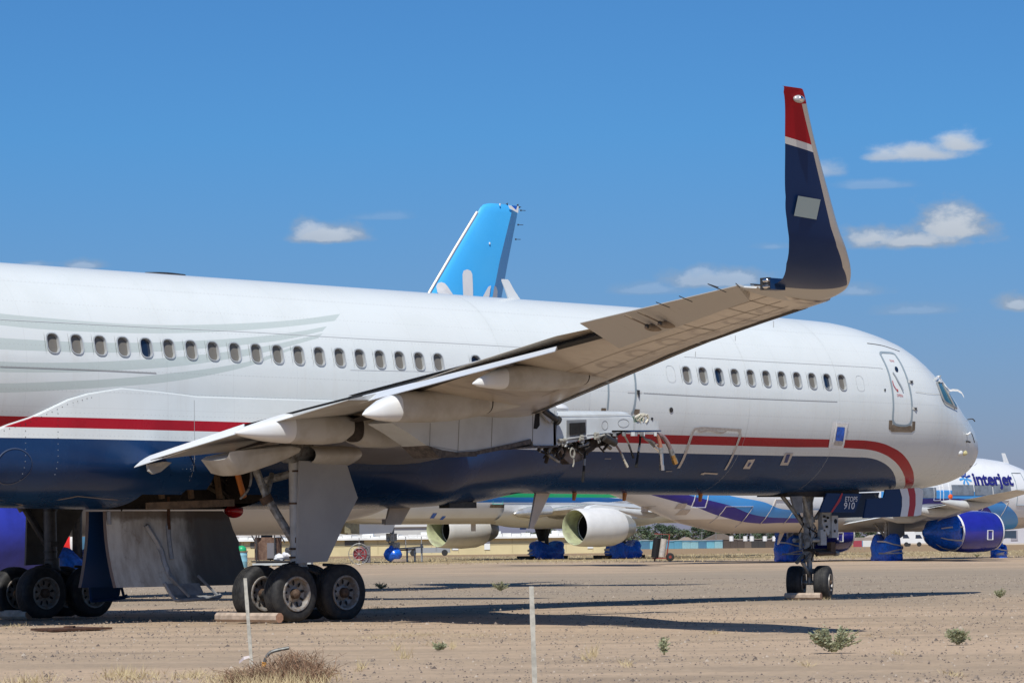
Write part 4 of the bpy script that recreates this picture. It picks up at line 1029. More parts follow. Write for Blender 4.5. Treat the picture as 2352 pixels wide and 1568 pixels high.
# ---- flap track fairings
def build_track_fairings():
    body = mat('track_fairing_paint', (.49, .48, .45), .42, var=.22, vs=2.2, col2=(.40, .375, .33)); cone = mat('track_cone_white', (.74, .75, .75), .38, var=.06, vs=2)
    def fair(y, st, split, w, gap=None):
        # st: (px, top, bottom) along the fairing; sections before 'split' are the white tail cone
        R_ = []
        for px, t, bm in st:
            a, c = onY(px, t, y), onY(px, bm, y); zc = (a[2] + c[2]) / 2; hh = max(.012, (a[2] - c[2]) / 2); ww = w * min(1, hh / .20)
            R_.append([np.array([a[0], y + ww * .5 * (abs(math.cos(q)) ** .75) * (1 if math.cos(q) > 0 else -1), zc + hh * (abs(math.sin(q)) ** .75) * (1 if math.sin(q) > 0 else -1)]) for q in np.linspace(0, 2 * math.pi, 24, endpoint=False)])
        b = MB(); b.loft(R_[:split + 1], 0); f = b.build('track_fairing', cone, plane, sharp=50)
        b = MB(); hi = len(R_) if gap is None else gap
        b.loft(R_[split:hi], 0); b.build('fixed_cone', body, f, sharp=50)
        if gap is not None: b = MB(); b.loft(R_[gap:], 0); b.build('front_cone', body, f, sharp=50)
        b = MB()
        for k in ([] if gap is None else [gap]):
            r_ = [p + (np.array([0, y, np.mean([q[2] for q in R_[k]])]) - p) * np.array([0, .08, .08]) for p in R_[k]]; r2 = [p + (np.array([0, y, np.mean([q[2] for q in R_[k - 1]])]) - p) * np.array([0, .25, .25]) for p in R_[k - 1]]; b.loft([r2, r_], 0)
        if gap is not None: b.build('fairing_gap', M['grime'], f)
        else:
            r_ = R_[-4]; k = len(R_) - 4
            c = np.mean(r_, axis=0); b.loft([[c + (p - c) * np.array([1, 1.02, 1.012]) + np.array([d, 0, 0]) for p in r_] for d in (-.012, .012)], 0, cap=(False, False)); b.build('fairing_joint', M['grime'], f)
    fair(-10.9, [(1086, 879, 882), (1100, 869, 888), (1120, 858, 891), (1150, 843, 894), (1170, 840, 896), (1210, 838, 898), (1260, 835, 897), (1320, 832, 889), (1333, 832, 884), (1345, 838, 882), (1400, 848, 868), (1450, 852, 858)], 3, .44)
    fair(-7.9, [(833, 950, 953), (845, 938, 959), (875, 917, 966), (905, 904, 969), (930, 899, 970), (980, 896, 970), (1040, 892, 966), (1100, 892, 955), (1110, 894, 950), (1125, 897, 948), (1210, 904, 930), (1290, 906, 914)], 3, .46)
    fair(-5.3, [(540, 992, 996), (560, 981, 1003), (610, 964, 1013), (655, 950, 1018), (690, 950, 1020), (740, 950, 1021), (775, 952, 1017), (790, 955, 1005), (812, 950, 1018), (835, 952, 1027), (880, 960, 1029), (930, 965, 1024), (985, 968, 1010), (1060, 970, 988)], 3, .60, gap=8)
    # fairings above the main leg: drooping shroud behind it and half barrel ahead
    b = MB()
    out = [(508, 1056), (520, 1048), (560, 1038), (610, 1027), (655, 1020), (672, 1030), (671, 1043), (655, 1053), (625, 1067), (590, 1080), (560, 1089), (540, 1092), (531, 1091)]
    rings = []
    for yy, k in ((-4.12, .35), (-4.09, .72), (-4.0, .92), (-3.85, 1.0), (-3.6, 1.0), (-3.35, .9)):
        rings.append([onY(x_, 1030 + (y_ - 1030) * k, -3.9) * np.array([1, 0, 1]) + np.array([0, yy, 0]) for x_, y_ in out])
    b.loft(rings, 0); b.build('leg_shroud', body, plane, sharp=60)
    b = MB()
    R_ = []
    for px, t, bm, wd in ((700, 1024, 1066, .6), (720, 1024, 1068, .7), (790, 1024, 1070, .7), (806, 1026, 1060, .6)):
        a, c = onY(px, t, -3.9), onY(px, bm, -3.9); R_.append([np.array([a[0], -3.9 + wd * .5 * math.cos(q), (a[2] + c[2]) / 2 + (a[2] - c[2]) / 2 * math.sin(q)]) for q in np.linspace(0, 2 * math.pi, 20, endpoint=False)])
    b.loft(R_, 0, cap=(False, True)); b.loft([[p + np.array([.02, 0, 0]) for p in R_[0]], [p + np.array([.2, 0, 0]) for p in R_[0]]], 1, cap=(False, True)); b.build('trunnion_fairing', [body, M['black']], plane, sharp=50)
    b = MB(); p, q = onY(655, 1036, -3.7), onY(705, 1036, -3.7); b.cyl(p, q, .21, n=18); b.build('trunnion', M['steel'], plane)
build_track_fairings()

# ---- engine strut (pylon) with its cut hoses
def build_pylon():
    Y0, Y1 = -6.80, -6.20
    pg = NT('pylon_paint'); n = pg.noise(1.6, 5, .6); 
    pg.set('Base Color', pg.mix(pg.ramp(n, .4, .7), (.56, .59, .60), (.48, .50, .50))); pg.set('Roughness', .4)
    P3 = lambda q, y=Y0: onY(q[0], q[1], y)
    def side(pts, name, m, y0=Y0, y1=Y1, bevel=.0):
        b = MB(); b.prism([P3(p, Y0) + np.array([0, y0 - Y0, 0]) for p in pts], (0, y1 - y0, 0), 0); return b.build(name, m, plane, sharp=None)
    # rear part under the wing
    side([z4(300, 888), z4(420, 960), z4(570, 1062), z4(700, 1095), z4(780, 1108), z4(900, 1095), z4(1000, 1085), z4(1150, 1050), z4(1308, 1005), z4(1330, 1052), z4(1490, 1052), z4(1500, 780), z4(1420, 700), z4(900, 700), z4(500, 780)], 'engine_strut', pg.mat)
    # forward box, rounded along the top
    b = MB(); sec_ = []
    for (xa, xb, top, bot_a, bot_b) in ():
        pass
    prof = [(z4(1470, 798), z4(1485, 1052)), (z4(1540, 798), z4(1540, 1040)), (z4(1700, 799), z4(1700, 1008)), (z4(1880, 800), z4(1880, 966)), (z4(1995, 802), z4(1990, 950)), (z4(2030, 808), z4(2030, 944)), (z4(2052, 832), z4(2052, 944))]
    rings = []
    for t, bm in prof:
        a, c = P3(t), P3(bm); x = a[0]; r = min(.16, (a[2] - c[2]) * .4); q = [(Y0, c[2])]
        for k in range(7): an = math.pi * k / 12; q.append((Y0 + r - r * math.cos(an), a[2] - r + r * math.sin(an)))
        for k in range(7): an = math.pi * k / 12; q.append((Y1 - r + r * math.sin(an), a[2] - r + r * math.cos(an)))
        q.append((Y1, c[2])); rings.append([np.array([x, yy, zz]) for yy, zz in q])
    b.loft(rings, 0); st = b.build('strut_box', pg.mat, plane, sharp=40)
    # open nose of the box and the low wedge ahead of it
    b = MB(); b.prism([P3(z4(2052, 888)), P3(z4(2160, 866)), P3(z4(2232, 872)), P3(z4(2234, 942)), P3(z4(2052, 942))], (0, .6, 0), 0)
    b.prism([P3(z4(1895, 942)), P3(z4(2253, 941)), P3(z4(2250, 949)), P3(z4(1895, 956))], (0, .62, 0), 1); b.build('strut_nose', [pg.mat, M['navy']], plane, sharp=None)
    b = MB(); rnd = random.Random(2)
    c0 = P3(z4(2105, 858))
    b.prism([P3(z4(2060, 850)) + np.array([0, .08, 0]), P3(z4(2140, 835)) + np.array([0, .08, 0]), P3(z4(2160, 880)) + np.array([0, .08, 0]), P3(z4(2060, 895)) + np.array([0, .08, 0])], (0, .4, 0), 0)
    b.tube([P3(z4(2060, 850)), P3(z4(2100, 828)), P3(z4(2140, 830)), P3(z4(2158, 855)), P3(z4(2140, 888))], .022, 8, 1)
    for k in range(9):
        p = c0 + np.array([rnd.uniform(-.15, .12), .0, rnd.uniform(-.06, .06)]); b.tube([p, p + np.array([rnd.uniform(-.12, .12), -.02, rnd.uniform(0, .05)]), p + np.array([rnd.uniform(-.15, .15), 0, rnd.uniform(-.05, .04)])], .012, 6, 2)
    b.build('wire_bundle', [M['green_int'], M['cream'], M['cream']], st)
    b = MB(); b.beam(P3(z4(2185, 868)), P3(z4(2187, 850)), .03); b.build('stud', M['darksteel'], st, sharp=None)
    # air grille
    b = MB(); off = np.array([0, -.012, 0]); q = [P3(p) + off for p in (z4(1566, 868), z4(1708, 864), z4(1706, 1003), z4(1566, 1012))]; b.prism(q, (0, .03, 0), 0)
    q = [P3(p) + off * 4 for p in (z4(1580, 890), z4(1690, 884), z4(1690, 962), z4(1580, 976))]; b.prism(q, (0, .02, 0), 1)
    for k in range(13):
        u = 1584 + k * 8.4; p, w = P3(z4(u, 888)) + off * 5, P3(z4(u, 970)) + off * 5; b.beam(p, w, .006, .006, 3)
    b.prism([P3(p) + off * 3 for p in (z4(1568, 994), z4(1705, 975), z4(1706, 986), z4(1568, 1006))], (0, .02, 0), 2); b.build('air_grille', [mat('grille_frame', (.20, .205, .21), .5), M['black'], M['panel_grey'], M['darksteel']], st, sharp=None)
    # panel joints, access panels
    b = MB()
    def ln(pts, w=.012, m=0): 
        for p, q in zip(pts[:-1], pts[1:]): b.beam(P3(p) + np.array([0, -.002, 0]), P3(q) + np.array([0, -.002, 0]), w, .006, m)
    ln([z4(580, 890), z4(576, 1050)]); ln([z4(790, 860), z4(780, 1100)]); ln([z4(1030, 850), z4(1022, 1060)]); ln([z4(1322, 830), z4(1320, 1050)]); ln([z4(2060, 850), z4(2060, 942)], .008)
    ln([z4(1500, 838), z4(1800, 832), z4(2035, 826)], .008); ln([z4(1500, 1010), z4(1700, 975), z4(1890, 955)], .02, 1); ln([z4(1480, 800), z4(1492, 1050)], .01)
    ln([z4(600, 1058), z4(800, 1092), z4(1000, 1072), z4(1290, 1012)], .01, 0)
    def el(cx, cy, rx, ry): ln([z4(cx + rx * math.cos(t), cy + ry * math.sin(t)) for t in np.linspace(0, 2 * math.pi, 17)], .008)
    el(1843, 905, 22, 32); el(1978, 890, 40, 30)
    b.build('panel_joint', [mat('strut_joint', (.27, .27, .27), .7), M['panel_grey']], st, sharp=None)
    b = MB(); b.prism([P3(z4(1340, 822)) + off, P3(z4(1368, 818)) + off, P3(z4(1370, 905)) + off, P3(z4(1350, 932)) + off, P3(z4(1328, 930)) + off], (0, .02, 0), 0); b.build('open_panel', M['black'], st, sharp=None)
    # black seal and grime along the lower edge
    b = MB(); o2 = np.array([0, -.03, 0])
    b.prism([P3(p) + o2 for p in (z4(555, 1052), z4(660, 1085), z4(760, 1100), z4(905, 1092), z4(912, 1130), z4(760, 1135), z4(640, 1138))], (0, .66, 0), 0)
    b.prism([P3(p) + o2 for p in (z4(905, 1092), z4(1150, 1042), z4(1300, 1005), z4(1300, 1040), z4(1160, 1070), z4(912, 1118))], (0, .64, 0), 0)
    b.prism([P3(p) + o2 for p in (z4(1160, 1072), z4(1330, 1052), z4(1500, 1052), z4(1500, 1062), z4(1170, 1080))], (0, .64, 0), 0)
    b.build('lower_seal', mat('perished_seal', (.055, .05, .048), .7, var=.6, vs=12, col2=(.14, .12, .11)), st, sharp=None)
    # torn hardware under the box
    b = MB(); rnd = random.Random(7)
    b.prism([P3(p, -6.55) for p in (z4(1515, 1058), z4(1560, 1050), z4(1720, 1040), z4(1730, 1070), z4(1700, 1150), z4(1592, 1186), z4(1545, 1140))], (0, .2, 0), 1)
    b.prism([P3(p, -6.6) for p in (z4(1590, 1060), z4(1720, 1030), z4(1900, 960), z4(1990, 952), z4(1905, 1000), z4(1870, 1040), z4(1760, 1075), z4(1700, 1120))], (0, .1, 0), 0)
    for k in range(46):
        u = rnd.uniform(1400, 1900); v0 = 1052 - max(0, u - 1500) * .22; p = P3(z4(u, v0 + rnd.uniform(-4, 14)), rnd.uniform(-6.75, -6.3)); L = rnd.uniform(.08, .28)
        b.tube([p, p + np.array([rnd.uniform(-.12, .12), rnd.uniform(-.05, .05), -L * .5]), p + np.array([rnd.uniform(-.2, .2), rnd.uniform(-.05, .05), -L])], rnd.uniform(.012, .038), 6, rnd.choice([0, 0, 0, 2]))
    for k in range(14):
        u = rnd.uniform(1500, 2240); v0 = 1045 - max(0, u - 1500) * .23 if u < 1900 else 955; p = P3(z4(u, v0), -6.82); b.cyl(p, p + np.array([0, 0, -.07]), rnd.uniform(.02, .045), n=8, m=rnd.choice([2, 3]))
    b.build('torn_bracket', [M['grime'], mat('heat_stained_metal', (.25, .19, .15), .4, .6, var=.5, vs=8), M['steel'], M['panel_grey']], st)
    b = MB()                                     # pale clips and wire loops
    for q in ((1525, 1015), (1552, 1012), (1675, 988), (1672, 1005), (1785, 968), (1785, 995), (1795, 985)): p = P3(z4(*q), -6.84); b.cyl(p - np.array([.04, 0, 0]), p + np.array([.04, 0, 0]), .035, n=8); b.beam(p, p + np.array([.05, 0, -.10]), .02)
    c = P3(z4(1608, 1100), -6.85)
    for k in range(2): b.tube([c + np.array([(.05 + .01 * k) * math.cos(t), -.01 * k, .08 * math.sin(t) - .02 * k]) for t in np.linspace(0, 2 * math.pi, 9)], .009, 5)
    b.tube([c + np.array([.02, 0, -.08]), c + np.array([.04, 0, -.18]), c + np.array([.01, 0, -.26])], .014, 5)
    b.tube([P3(z4(1810, 985), -6.84), P3(z4(1850, 975), -6.86), P3(z4(1880, 985), -6.86), P3(z4(1880, 1010), -6.84)], .022, 6)
    b.build('wire_loop', mat('pale_wire', (.33, .32, .28), .5), st)
    # dark stub tube under the wing leading edge
    b = MB(); b.cyl(P3(z4(1395, 795), -6.9), P3(z4(1505, 872), -6.9), .06, n=14, m=0); b.cyl(P3(z4(1498, 868), -6.9), P3(z4(1508, 875), -6.9), .085, n=14, m=0); b.beam(P3(z4(1385, 800), -6.88), P3(z4(1450, 875), -6.88), .05, .10, 1); b.build('stub_tube', [M['darksteel'], M['grey_wing']], st)
    b = MB(); b.cyl(P3(z4(1835, 990), -6.85), P3(z4(1918, 1034), -6.85), .075, .07, n=14); b.build('stub_tube', M['darksteel'], st)
    b = MB(); b.blob(P3(z4(1480, 785), -6.5), (.3, .2, .10), amp=.05); b.build('strut_top_fairing', M['white'], st)
    # hanging hoses
    def hose(pts, r, m, tip=None, tm='chrome', y=-6.6):
        b = MB(); Q = [P3(zh(*p), y) for p in pts]; b.tube(Q, r, 9, 0, k=6)
        if tip:
            d = Q[-1] - Q[-2]; d /= np.linalg.norm(d); b.cyl(Q[-1], Q[-1] + d * tip, r * 1.1, n=10, m=1); b.cyl(Q[-1] + d * tip, Q[-1] + d * (tip + .1), r * 1.35, n=6, m=1); b.cyl(Q[-1] - d * .12, Q[-1], r * 1.15, n=10, m=2)
        b.build('hose', [M[m], M[tm], M['steel']], st)
    hose([(1140, 550), (1175, 575), (1215, 650), (1245, 735)], .017, 'cream', .06, 'darksteel')
    hose([(1355, 560), (1352, 640), (1335, 750)], .02, 'black', .2, 'black')
    hose([(1385, 560), (1410, 600), (1470, 640), (1520, 690)], .022, 'steel', .12, 'chrome')
    hose([(1380, 570), (1420, 605), (1480, 620), (1530, 662)], .02, 'steel', .12, 'chrome', -6.7)
    hose([(1540, 545), (1570, 600), (1595, 690), (1600, 780)], .036, 'hose_red', .2, 'chrome', -6.75)
    hose([(1530, 545), (1610, 570), (1670, 640), (1710, 720), (1735, 790)], .042, 'hose_mauve', .08, 'brass', -6.65)
    hose([(1060, 660), (1100, 720), (1135, 780), (1160, 835)], .02, 'hose_mauve', .08, 'cream')
    hose([(730, 680), (705, 790), (695, 915)], .02, 'black', .2, 'black')
build_pylon()

# ---- wheels
def wheel(par, c, ax, R, W, rr_, outer=1, flat=.0, name='wheel'):
    # ax: axle direction (unit) pointing to the side whose rim face is seen
    c = np.array(c, float); ax = np.array(ax, float); ax /= np.linalg.norm(ax)
    b = MB(); h = W / 2
    pr = [(-h * .55, rr_), (-h * .92, rr_ * 1.12), (-h, R * .78), (-h * .94, R * .90), (-h * .74, R * .975), (-h * .5, R * .995)]
    for g in (-.36, -.12, .12, .36): pr += [(h * (g - .035), R), (h * (g - .03), R - .010), (h * (g + .03), R - .010), (h * (g + .035), R)]
    pr += [(h * .5, R * .995), (h * .74, R * .975), (h * .94, R * .90), (h, R * .78), (h * .92, rr_ * 1.12), (h * .55, rr_)]
    b.rev(pr, c, ax, 48)
    o = b.build(name, M['tyre'], par, sharp=50)
    for v in o.data.vertices:                     # flattened where it bears on the ground
        if v.co.z < c[2] - R * .93: v.co.z = max(v.co.z, c[2] - R * .945)
    b = MB(); f = c + ax * (h * .80)
    b.rev([(.02, rr_ * 1.13), (.045, rr_ * 1.10), (.04, rr_ * 1.0), (.0, rr_ * .93), (-.06, rr_ * .88), (-.08, rr_ * .55), (-.05, rr_ * .36), (-.05, rr_ * .30)], f, ax, 40, 0)
    R_ = frame(ax)
    for k in range(9):                            # hand holes
        a = 2 * math.pi * (k + .3) / 9; d = R_ @ np.array([math.cos(a), math.sin(a), 0]); s = np.cross(ax, d)
        p = f - ax * .055 + d * rr_ * .70; b.add([p + ax * .004 + d * rr_ * .17 * math.cos(t) + s * rr_ * .085 * math.sin(t) for t in np.linspace(0, 2 * math.pi, 12, endpoint=False)], [tuple(range(12))], 1)
    b.rev([(-.05, rr_ * .33), (.03, rr_ * .31), (.05, rr_ * .24), (.075, rr_ * .12), (.08, .001)], f, ax, 20, 2)
    b.build('rim', [M['rim'], M['black'], M['hub']], o, sharp=35, fix=False)
    b2 = MB(); b2.cyl(c - ax * h * .82, c - ax * h * .5, rr_ * 1.05, rr_ * .9, 32, 0); b2.rev([(-h * 1.0, rr_ * .55), (-h * .8, rr_ * .62)], c, ax, 24, 1, cap=(True, True)); b2.build('brake', [M['darksteel'], M['grime']], o)
    return o
def build_main_gear(ys, near):
    s = -1 if ys < 0 else 1
    for dx in (-.572, .572):
        for k in (-1, 1):
            wheel(plane, (dx, ys + k * .432, .485), (0, -1, 0), .505, .37, .275)
    b = MB()
    b.cyl((-.62, ys, .47), (.62, ys, .47), .13, n=14); 
    for dx in (-.572, .572): b.cyl((dx, ys - .5, .475), (dx, ys + .5, .475), .085, n=14)
    b.box((0, ys, .55), (.5, .3, .36)); b.cyl((0, ys, .5), (0, ys, .95), .17, n=18); b.box((.15, ys, .8), (.4, .22, .25))
    for k in range(7): b.tube([(-.1 + .1 * k, ys - .2, .9), (.1 + .09 * k, ys - .3, .85 - .03 * k), (.3 + .06 * k, ys - .25, .62)], .02, 6)
    b.tube([(.35, ys - .25, .98), (.62, ys - .3, .95), (.75, ys - .3, .8), (.78, ys - .3, .62)], .028, 7)
    b.tube([(-.45, ys - .1, .93), (-.2, ys - .1, .97), (-.1, ys, 1.0)], .07, 8)
    b.build('bogie_beam', M['darksteel'], plane)
    b = MB(); b.cyl((0, ys, .9), (0, ys, 1.15), .15, n=20, m=0); b.cyl((-.03, ys, 1.1), (-.06, ys, 2.9), .125, n=20, m=0)
    for z in (1.10, 1.25, 2.05, 2.62): b.cyl((-.04, ys, z), (-.04, ys, z + .035), .14, n=20, m=1)
    b.box((-.04, ys - .1, 1.42), (.2, .1, .10), 1)
    b.build('shock_strut', [mat('strut_paint', (.46, .47, .47), .4, .1, var=.15, vs=5) if near else mat('shade_dark_strut', (.09, .09, .09), .5, .1, var=.4, vs=5), M['hub'] if near else M['darksteel']], plane)  # far strut painted darker, the deep shade there put into its colour
    b = MB(); b.tube([(-.55, ys + .55, 2.75), (-.4, ys + .4, 2.2), (-.04, ys + .05, 1.35)], .075, 10, 0, k=1); b.tube([(-.36, ys + .42, 2.25), (-.1, ys + .6, 2.6)], .05, 8, 0, k=1); b.cyl((-.42, ys + .42, 2.2), (-.37, ys + .38, 2.08), .11, n=12, m=1)
    b.tube([(.1, ys + .3, 2.6), (.1, ys + 1.0, 2.5)], .07, 8, 0, k=1); b.build('side_brace', [M['steel'] if near else M['darksteel'], M['hub'] if near else M['darksteel']], plane)  # far brace in darker metal, shade put into the colour
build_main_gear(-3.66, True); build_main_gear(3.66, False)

def build_gear_doors():
    Y = -4.05
    def door(Y, th, P):
        b = MB(); b.prism([np.array(p) for p in P], (0, th, 0)); return b.build('leg_door', M['door_grey'] if Y < 0 else mat('shade_dark_leg_door', (.085, .085, .08), .6, var=.4, vs=2), plane, sharp=None)  # far leg door coloured dark to stand for the shade on it
    P = [onY(px, py, Y) for px, py in ((690, 1058), (795, 1060), (806, 1095), (822, 1143), (790, 1205), (752, 1289), (683, 1293), (686, 1160))]
    d = door(Y, .05, P)
    b = MB()
    for z in (1.3, 1.9, 2.4): b.beam((-.03, -3.7, z), (.0, Y + .05, z), .06)
    b.build('door_link', M['steel'], d, sharp=None)
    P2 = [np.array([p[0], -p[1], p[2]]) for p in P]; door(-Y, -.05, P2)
    # big belly doors hanging from the keel, dirty inside, navy outside
    t = NT('gear_door_inner'); o = t.obj(); n = t.noise(1.4, 6, .65, t.obj(scale=(1.6, 1, .45))); n2 = t.noise(4, 5, .65); sp = t.node('ShaderNodeSeparateXYZ', {0: o})
    c = t.mix(t.ramp(n, .35, .68), (.62, .61, .575), (.33, .295, .255))
    soot = t.m('MULTIPLY', t.ramp(t.m('ADD', sp.outputs[0], t.m('MULTIPLY', n, 1.2)),   .15, .95), .90); c = t.mix(soot, c, (.075, .067, .06))
    c = t.mix(t.m('MULTIPLY', t.ramp(n2, .55, .75), .5), c, (.16, .10, .06)); c = t.mix(t.m('MULTIPLY', t.ramp(t.m('ADD', sp.outputs[2], t.m('MULTIPLY', n2, .25)), 1.9, 2.02), .7), c, (.09, .06, .04))
    t.set('Base Color', c); t.set('Roughness', .7); t.bump(n2, .25, .03)
    M['door_in'] = t.mat
    for s in (-1, 1):
        x0, x1 = (-1.72, 1.20); rows_o, rows_i = [], []
        for k in range(13):
            a = k / 12; z = 1.99 - 1.38 * a; y = s * (.33 + .30 * a ** 2.0) if s < 0 else .27 + .24 * a ** 2.0
            xr = x1 + .05 - (.10 * math.sin(a * 9) * (1 - a) if a < .5 else 0) + .14 * a
            if a < .15: xr -= .25 * (1 - a / .15) ** 2
            cols = [x0 + (xr - x0) * j / 16 for j in range(17)]
            rows_i.append([np.array([x, y, z]) for x in cols]); rows_o.append([np.array([x, y - s * .09, z]) for x in cols])
        b = MB(); b.grid(rows_i, 0); b.grid(rows_o, 1)
        for r0, r1 in ((rows_i, rows_o),):
            b.grid([[p, q] for p, q in zip([r[0] for r in r0], [r[0] for r in r1])], 2); b.grid([[p, q] for p, q in zip([r[-1] for r in r0], [r[-1] for r in r1])], 2); b.grid([r0[-1], r1[-1]], 2); b.grid([r0[0], r1[0]], 2)
        d = b.build('belly_door', [M['door_in'], M['navy'], mat('door_edge', (.18, .13, .11), .6)], plane, sharp=40, fix=False)
        b = MB()                                   # stiffener, hinge arms and the tail bumper frame at the foot
        yb = s * .64
        def at(x, z, off=.02): a = (1.99 - z) / 1.38; return np.array([x, s * (.33 + .30 * max(0, a) ** 2) + s * off, z])
        q0 = lambda px, py: onY(px, py, -.5)
        xq = [q0(*zb(u, v)) for u, v in ((760, 370), (900, 620), (950, 760), (970, 950), (1010, 1130), (1080, 1250))]
        if s < 0:
            b.tube([at(p[0], p[2], .01) for p in xq], .06, 6, 0)
            b.tube([at(q0(*zb(1085, 420))[0], z, .01) for z in (1.72, 1.4, 1.1)], .05, 6, 0)
            b.tube([at(q0(*zb(1085, 100))[0], z, .05) for z in (2.25, 1.9, 1.65)], .03, 6, 1)
            b.tube([at(q0(*zb(200, 200))[0], z, .04) for z in (1.98, 1.75)], .04, 6, 0)
        xa, xb_ = (onY(398, 1362, -.75)[0] - .22, onY(500, 1362, -.85)[0] - .05) if s < 0 else (-1.45, -.45)
        b.tube([np.array([xa + .1, yb, .68]), np.array([xa + .22, yb + s * .12, .40]), np.array([xa + .35, yb + s * .2, .36]), np.array([xb_, yb + s * .25, .40]), np.array([xb_ + .1, yb + s * .2, .44])], .035, 8, 0)
        b.tube([np.array([xa + .25, yb, .78]), np.array([xa + .5, yb + s * .22, .42])], .028, 6, 0, k=1); b.tube([np.array([xb_ - .25, yb, .80]), np.array([xb_ + .04, yb + s * .22, .43])], .028, 6, 0, k=1)
        b.grid([[np.array([xa + .12, yb - s * .02, .66]), np.array([xb_ - .2, yb - s * .02, .66])], [np.array([xa + .2, yb + s * .08, .44]), np.array([xb_ - .16, yb + s * .08, .46])], [np.array([xa + .34, yb + s * .2, .37]), np.array([xb_ - .12, yb + s * .2, .40])]], 0)
        b.build('door_bumper', [mat('bumper_grey', (.33, .34, .36), .5, .2, var=.3, vs=6) if s < 0 else M['navy'], M['rust']], d)
build_gear_doors()

# ---- nose gear
def build_nose_gear():
    X = 18.29; a = math.radians(27); ax = np.array([math.sin(a) * 1.0, -math.cos(a), 0])     # steered to port
    ax = np.array([math.cos(math.radians(-62)), math.sin(math.radians(-62)), 0])
    for s in (-1, 1):
        wheel(plane, np.array([X, 0, .365]) + ax * .31 * s, ax, .385, .34, .175)
    b = MB()
    b.cyl(np.array([X, 0, .365]) - ax * .35, np.array([X, 0, .365]) + ax * .35, .05, n=12); b.cyl((X, 0, .33), (X, 0, .9), .065, n=14); b.cyl((X, 0, .85), (X, 0, 1.02), .10, n=16); b.box((X, 0, .62), (.16, .2, .12))
    st = b.build('axle', M['steel'], plane)
    b = MB()
    b.cyl((X, 0, 1.0), (X - .02, 0, 2.5), .115, n=18); b.cyl((X, 0, 1.0), (X, 0, 1.12), .15, n=18); b.cyl((X, 0, 1.72), (X, 0, 1.85), .15, n=18); b.cyl((X, 0, 1.35), (X, 0, 1.42), .14, n=18)
    for s in (-1, 1):
        b.tube([(X - .62, s * .34, 2.42), (X - .3, s * .2, 2.0), (X - .02, s * .1, 1.62)], .05, 8, 0, k=1); b.tube([(X + .55, s * .3, 2.45), (X + .1, s * .12, 1.8)], .05, 8, 0, k=1)
    b.build('shock_strut', M['steel'], plane)
    b = MB()
    b.tube([(X - .10, -.1, 1.0), (X - .38, -.12, .82), (X - .06, -.06, .52)], .045, 8, 0, k=1); b.tube([(X - .10, .1, 1.0), (X - .38, .05, .82)], .045, 8, 0, k=1)
    for y in (-.25, .25): b.cyl((X - .22, y, 1.32), (X + .22, y, 1.32), .05, n=10); b.cyl((X - .08, y * .7, 1.12), (X - .08, y * .7, 1.5), .04, n=10)
    b.cyl((X - .1, -.32, 1.02), (X + .52, -.32, 1.02), .05, n=12, m=2); b.cyl((X + .5, -.32, 1.02), (X + .62, -.32, 1.02), .06, n=12, m=0); b.box((X + .42, -.3, 1.14), (.16, .12, .26), 2); b.box((X + .1, -.1, 1.10), (.5, .3, .06), 1)
    for k in range(12):
        r = random.Random(k); z = r.uniform(1.1, 2.2); y = r.uniform(-.25, .2); b.tube([(X + r.uniform(-.2, .25), y, z), (X + r.uniform(-.25, .3), y - .08, z - .25), (X + r.uniform(-.2, .25), y, z - .5)], .016, 6, r.choice([0, 1]))
    b.build('steering_unit', [M['steel'], M['grime'], M['hub']], plane)
    b = MB(); b.box((X + .30, -.22, 1.73), (.28, .16, .42), 0); b.box((X + .52, -.28, 1.62), (.22, .12, .50), 0); b.box((X + .40, -.20, 1.98), (.2, .12, .22), 0); b.box((X + .16, -.25, 1.38), (.2, .1, .35), 0)
    b.prism([(X + .12, -.31, 1.94), (X + .34, -.31, 1.94), (X + .36, -.31, 1.45), (X + .3, -.31, 1.42), (X + .1, -.31, 1.70)], (0, .03, 0), 0)
    b.cyl((X + .54, -.345, 1.74), (X + .54, -.33, 1.74), .055, n=16, m=1)
    for q in ((X + .16, 1.85), (X + .2, 1.75), (X + .28, 1.82), (X + .5, 1.52), (X + .24, 1.62)): b.box((q[0], -.335, q[1]), (.05, .03, .05), 1)
    b.blob((X + .22, -.30, 2.02), (.03, .03, .03), 2, amp=0); b.build('light_bracket', [mat('bracket_grey', (.42, .43, .43), .45, var=.2, vs=9), M['black'], M['chrome']], plane, sharp=35)
    b = MB(); b.tube([(X - .02, -.2, 1.0), (X + .2, -.3, 1.0), (X + .3, -.25, .98), (X + .1, -.1, .97)], .012, 5); b.build('cable', M['cream'], plane)
    # doors: small ones at the leg, lettered door, and the long forward door with the stripes
    b = MB(); P = [onY(*q, -.55) for q in (zn(345, 255), zn(480, 250), zn(488, 455), zn(415, 448), zn(380, 380))]; b.prism(P, (0, .05, 0)); b.build('leg_door', mat('small_door_grey', (.20, .20, .195), .5, var=.3, vs=6), plane, sharp=None)
    b = MB(); Yd = -.62; P = [onY(*q, Yd) for q in (zn(780, 215), zn(1198, 225), zn(1115, 447), zn(700, 445), zn(712, 380))]; b.prism(P, (0, .04, 0)); d = b.build('nose_gear_door', M['navy'], plane, sharp=None)
    b = MB(); P = [onY(*q, Yd - .008) for q in (zn(955, 216), zn(972, 216), zn(940, 310), zn(845, 446), zn(820, 446), zn(900, 320))]; b.add(P, [tuple(range(6))]); b.build('stripe', M['red'], d, sharp=None)
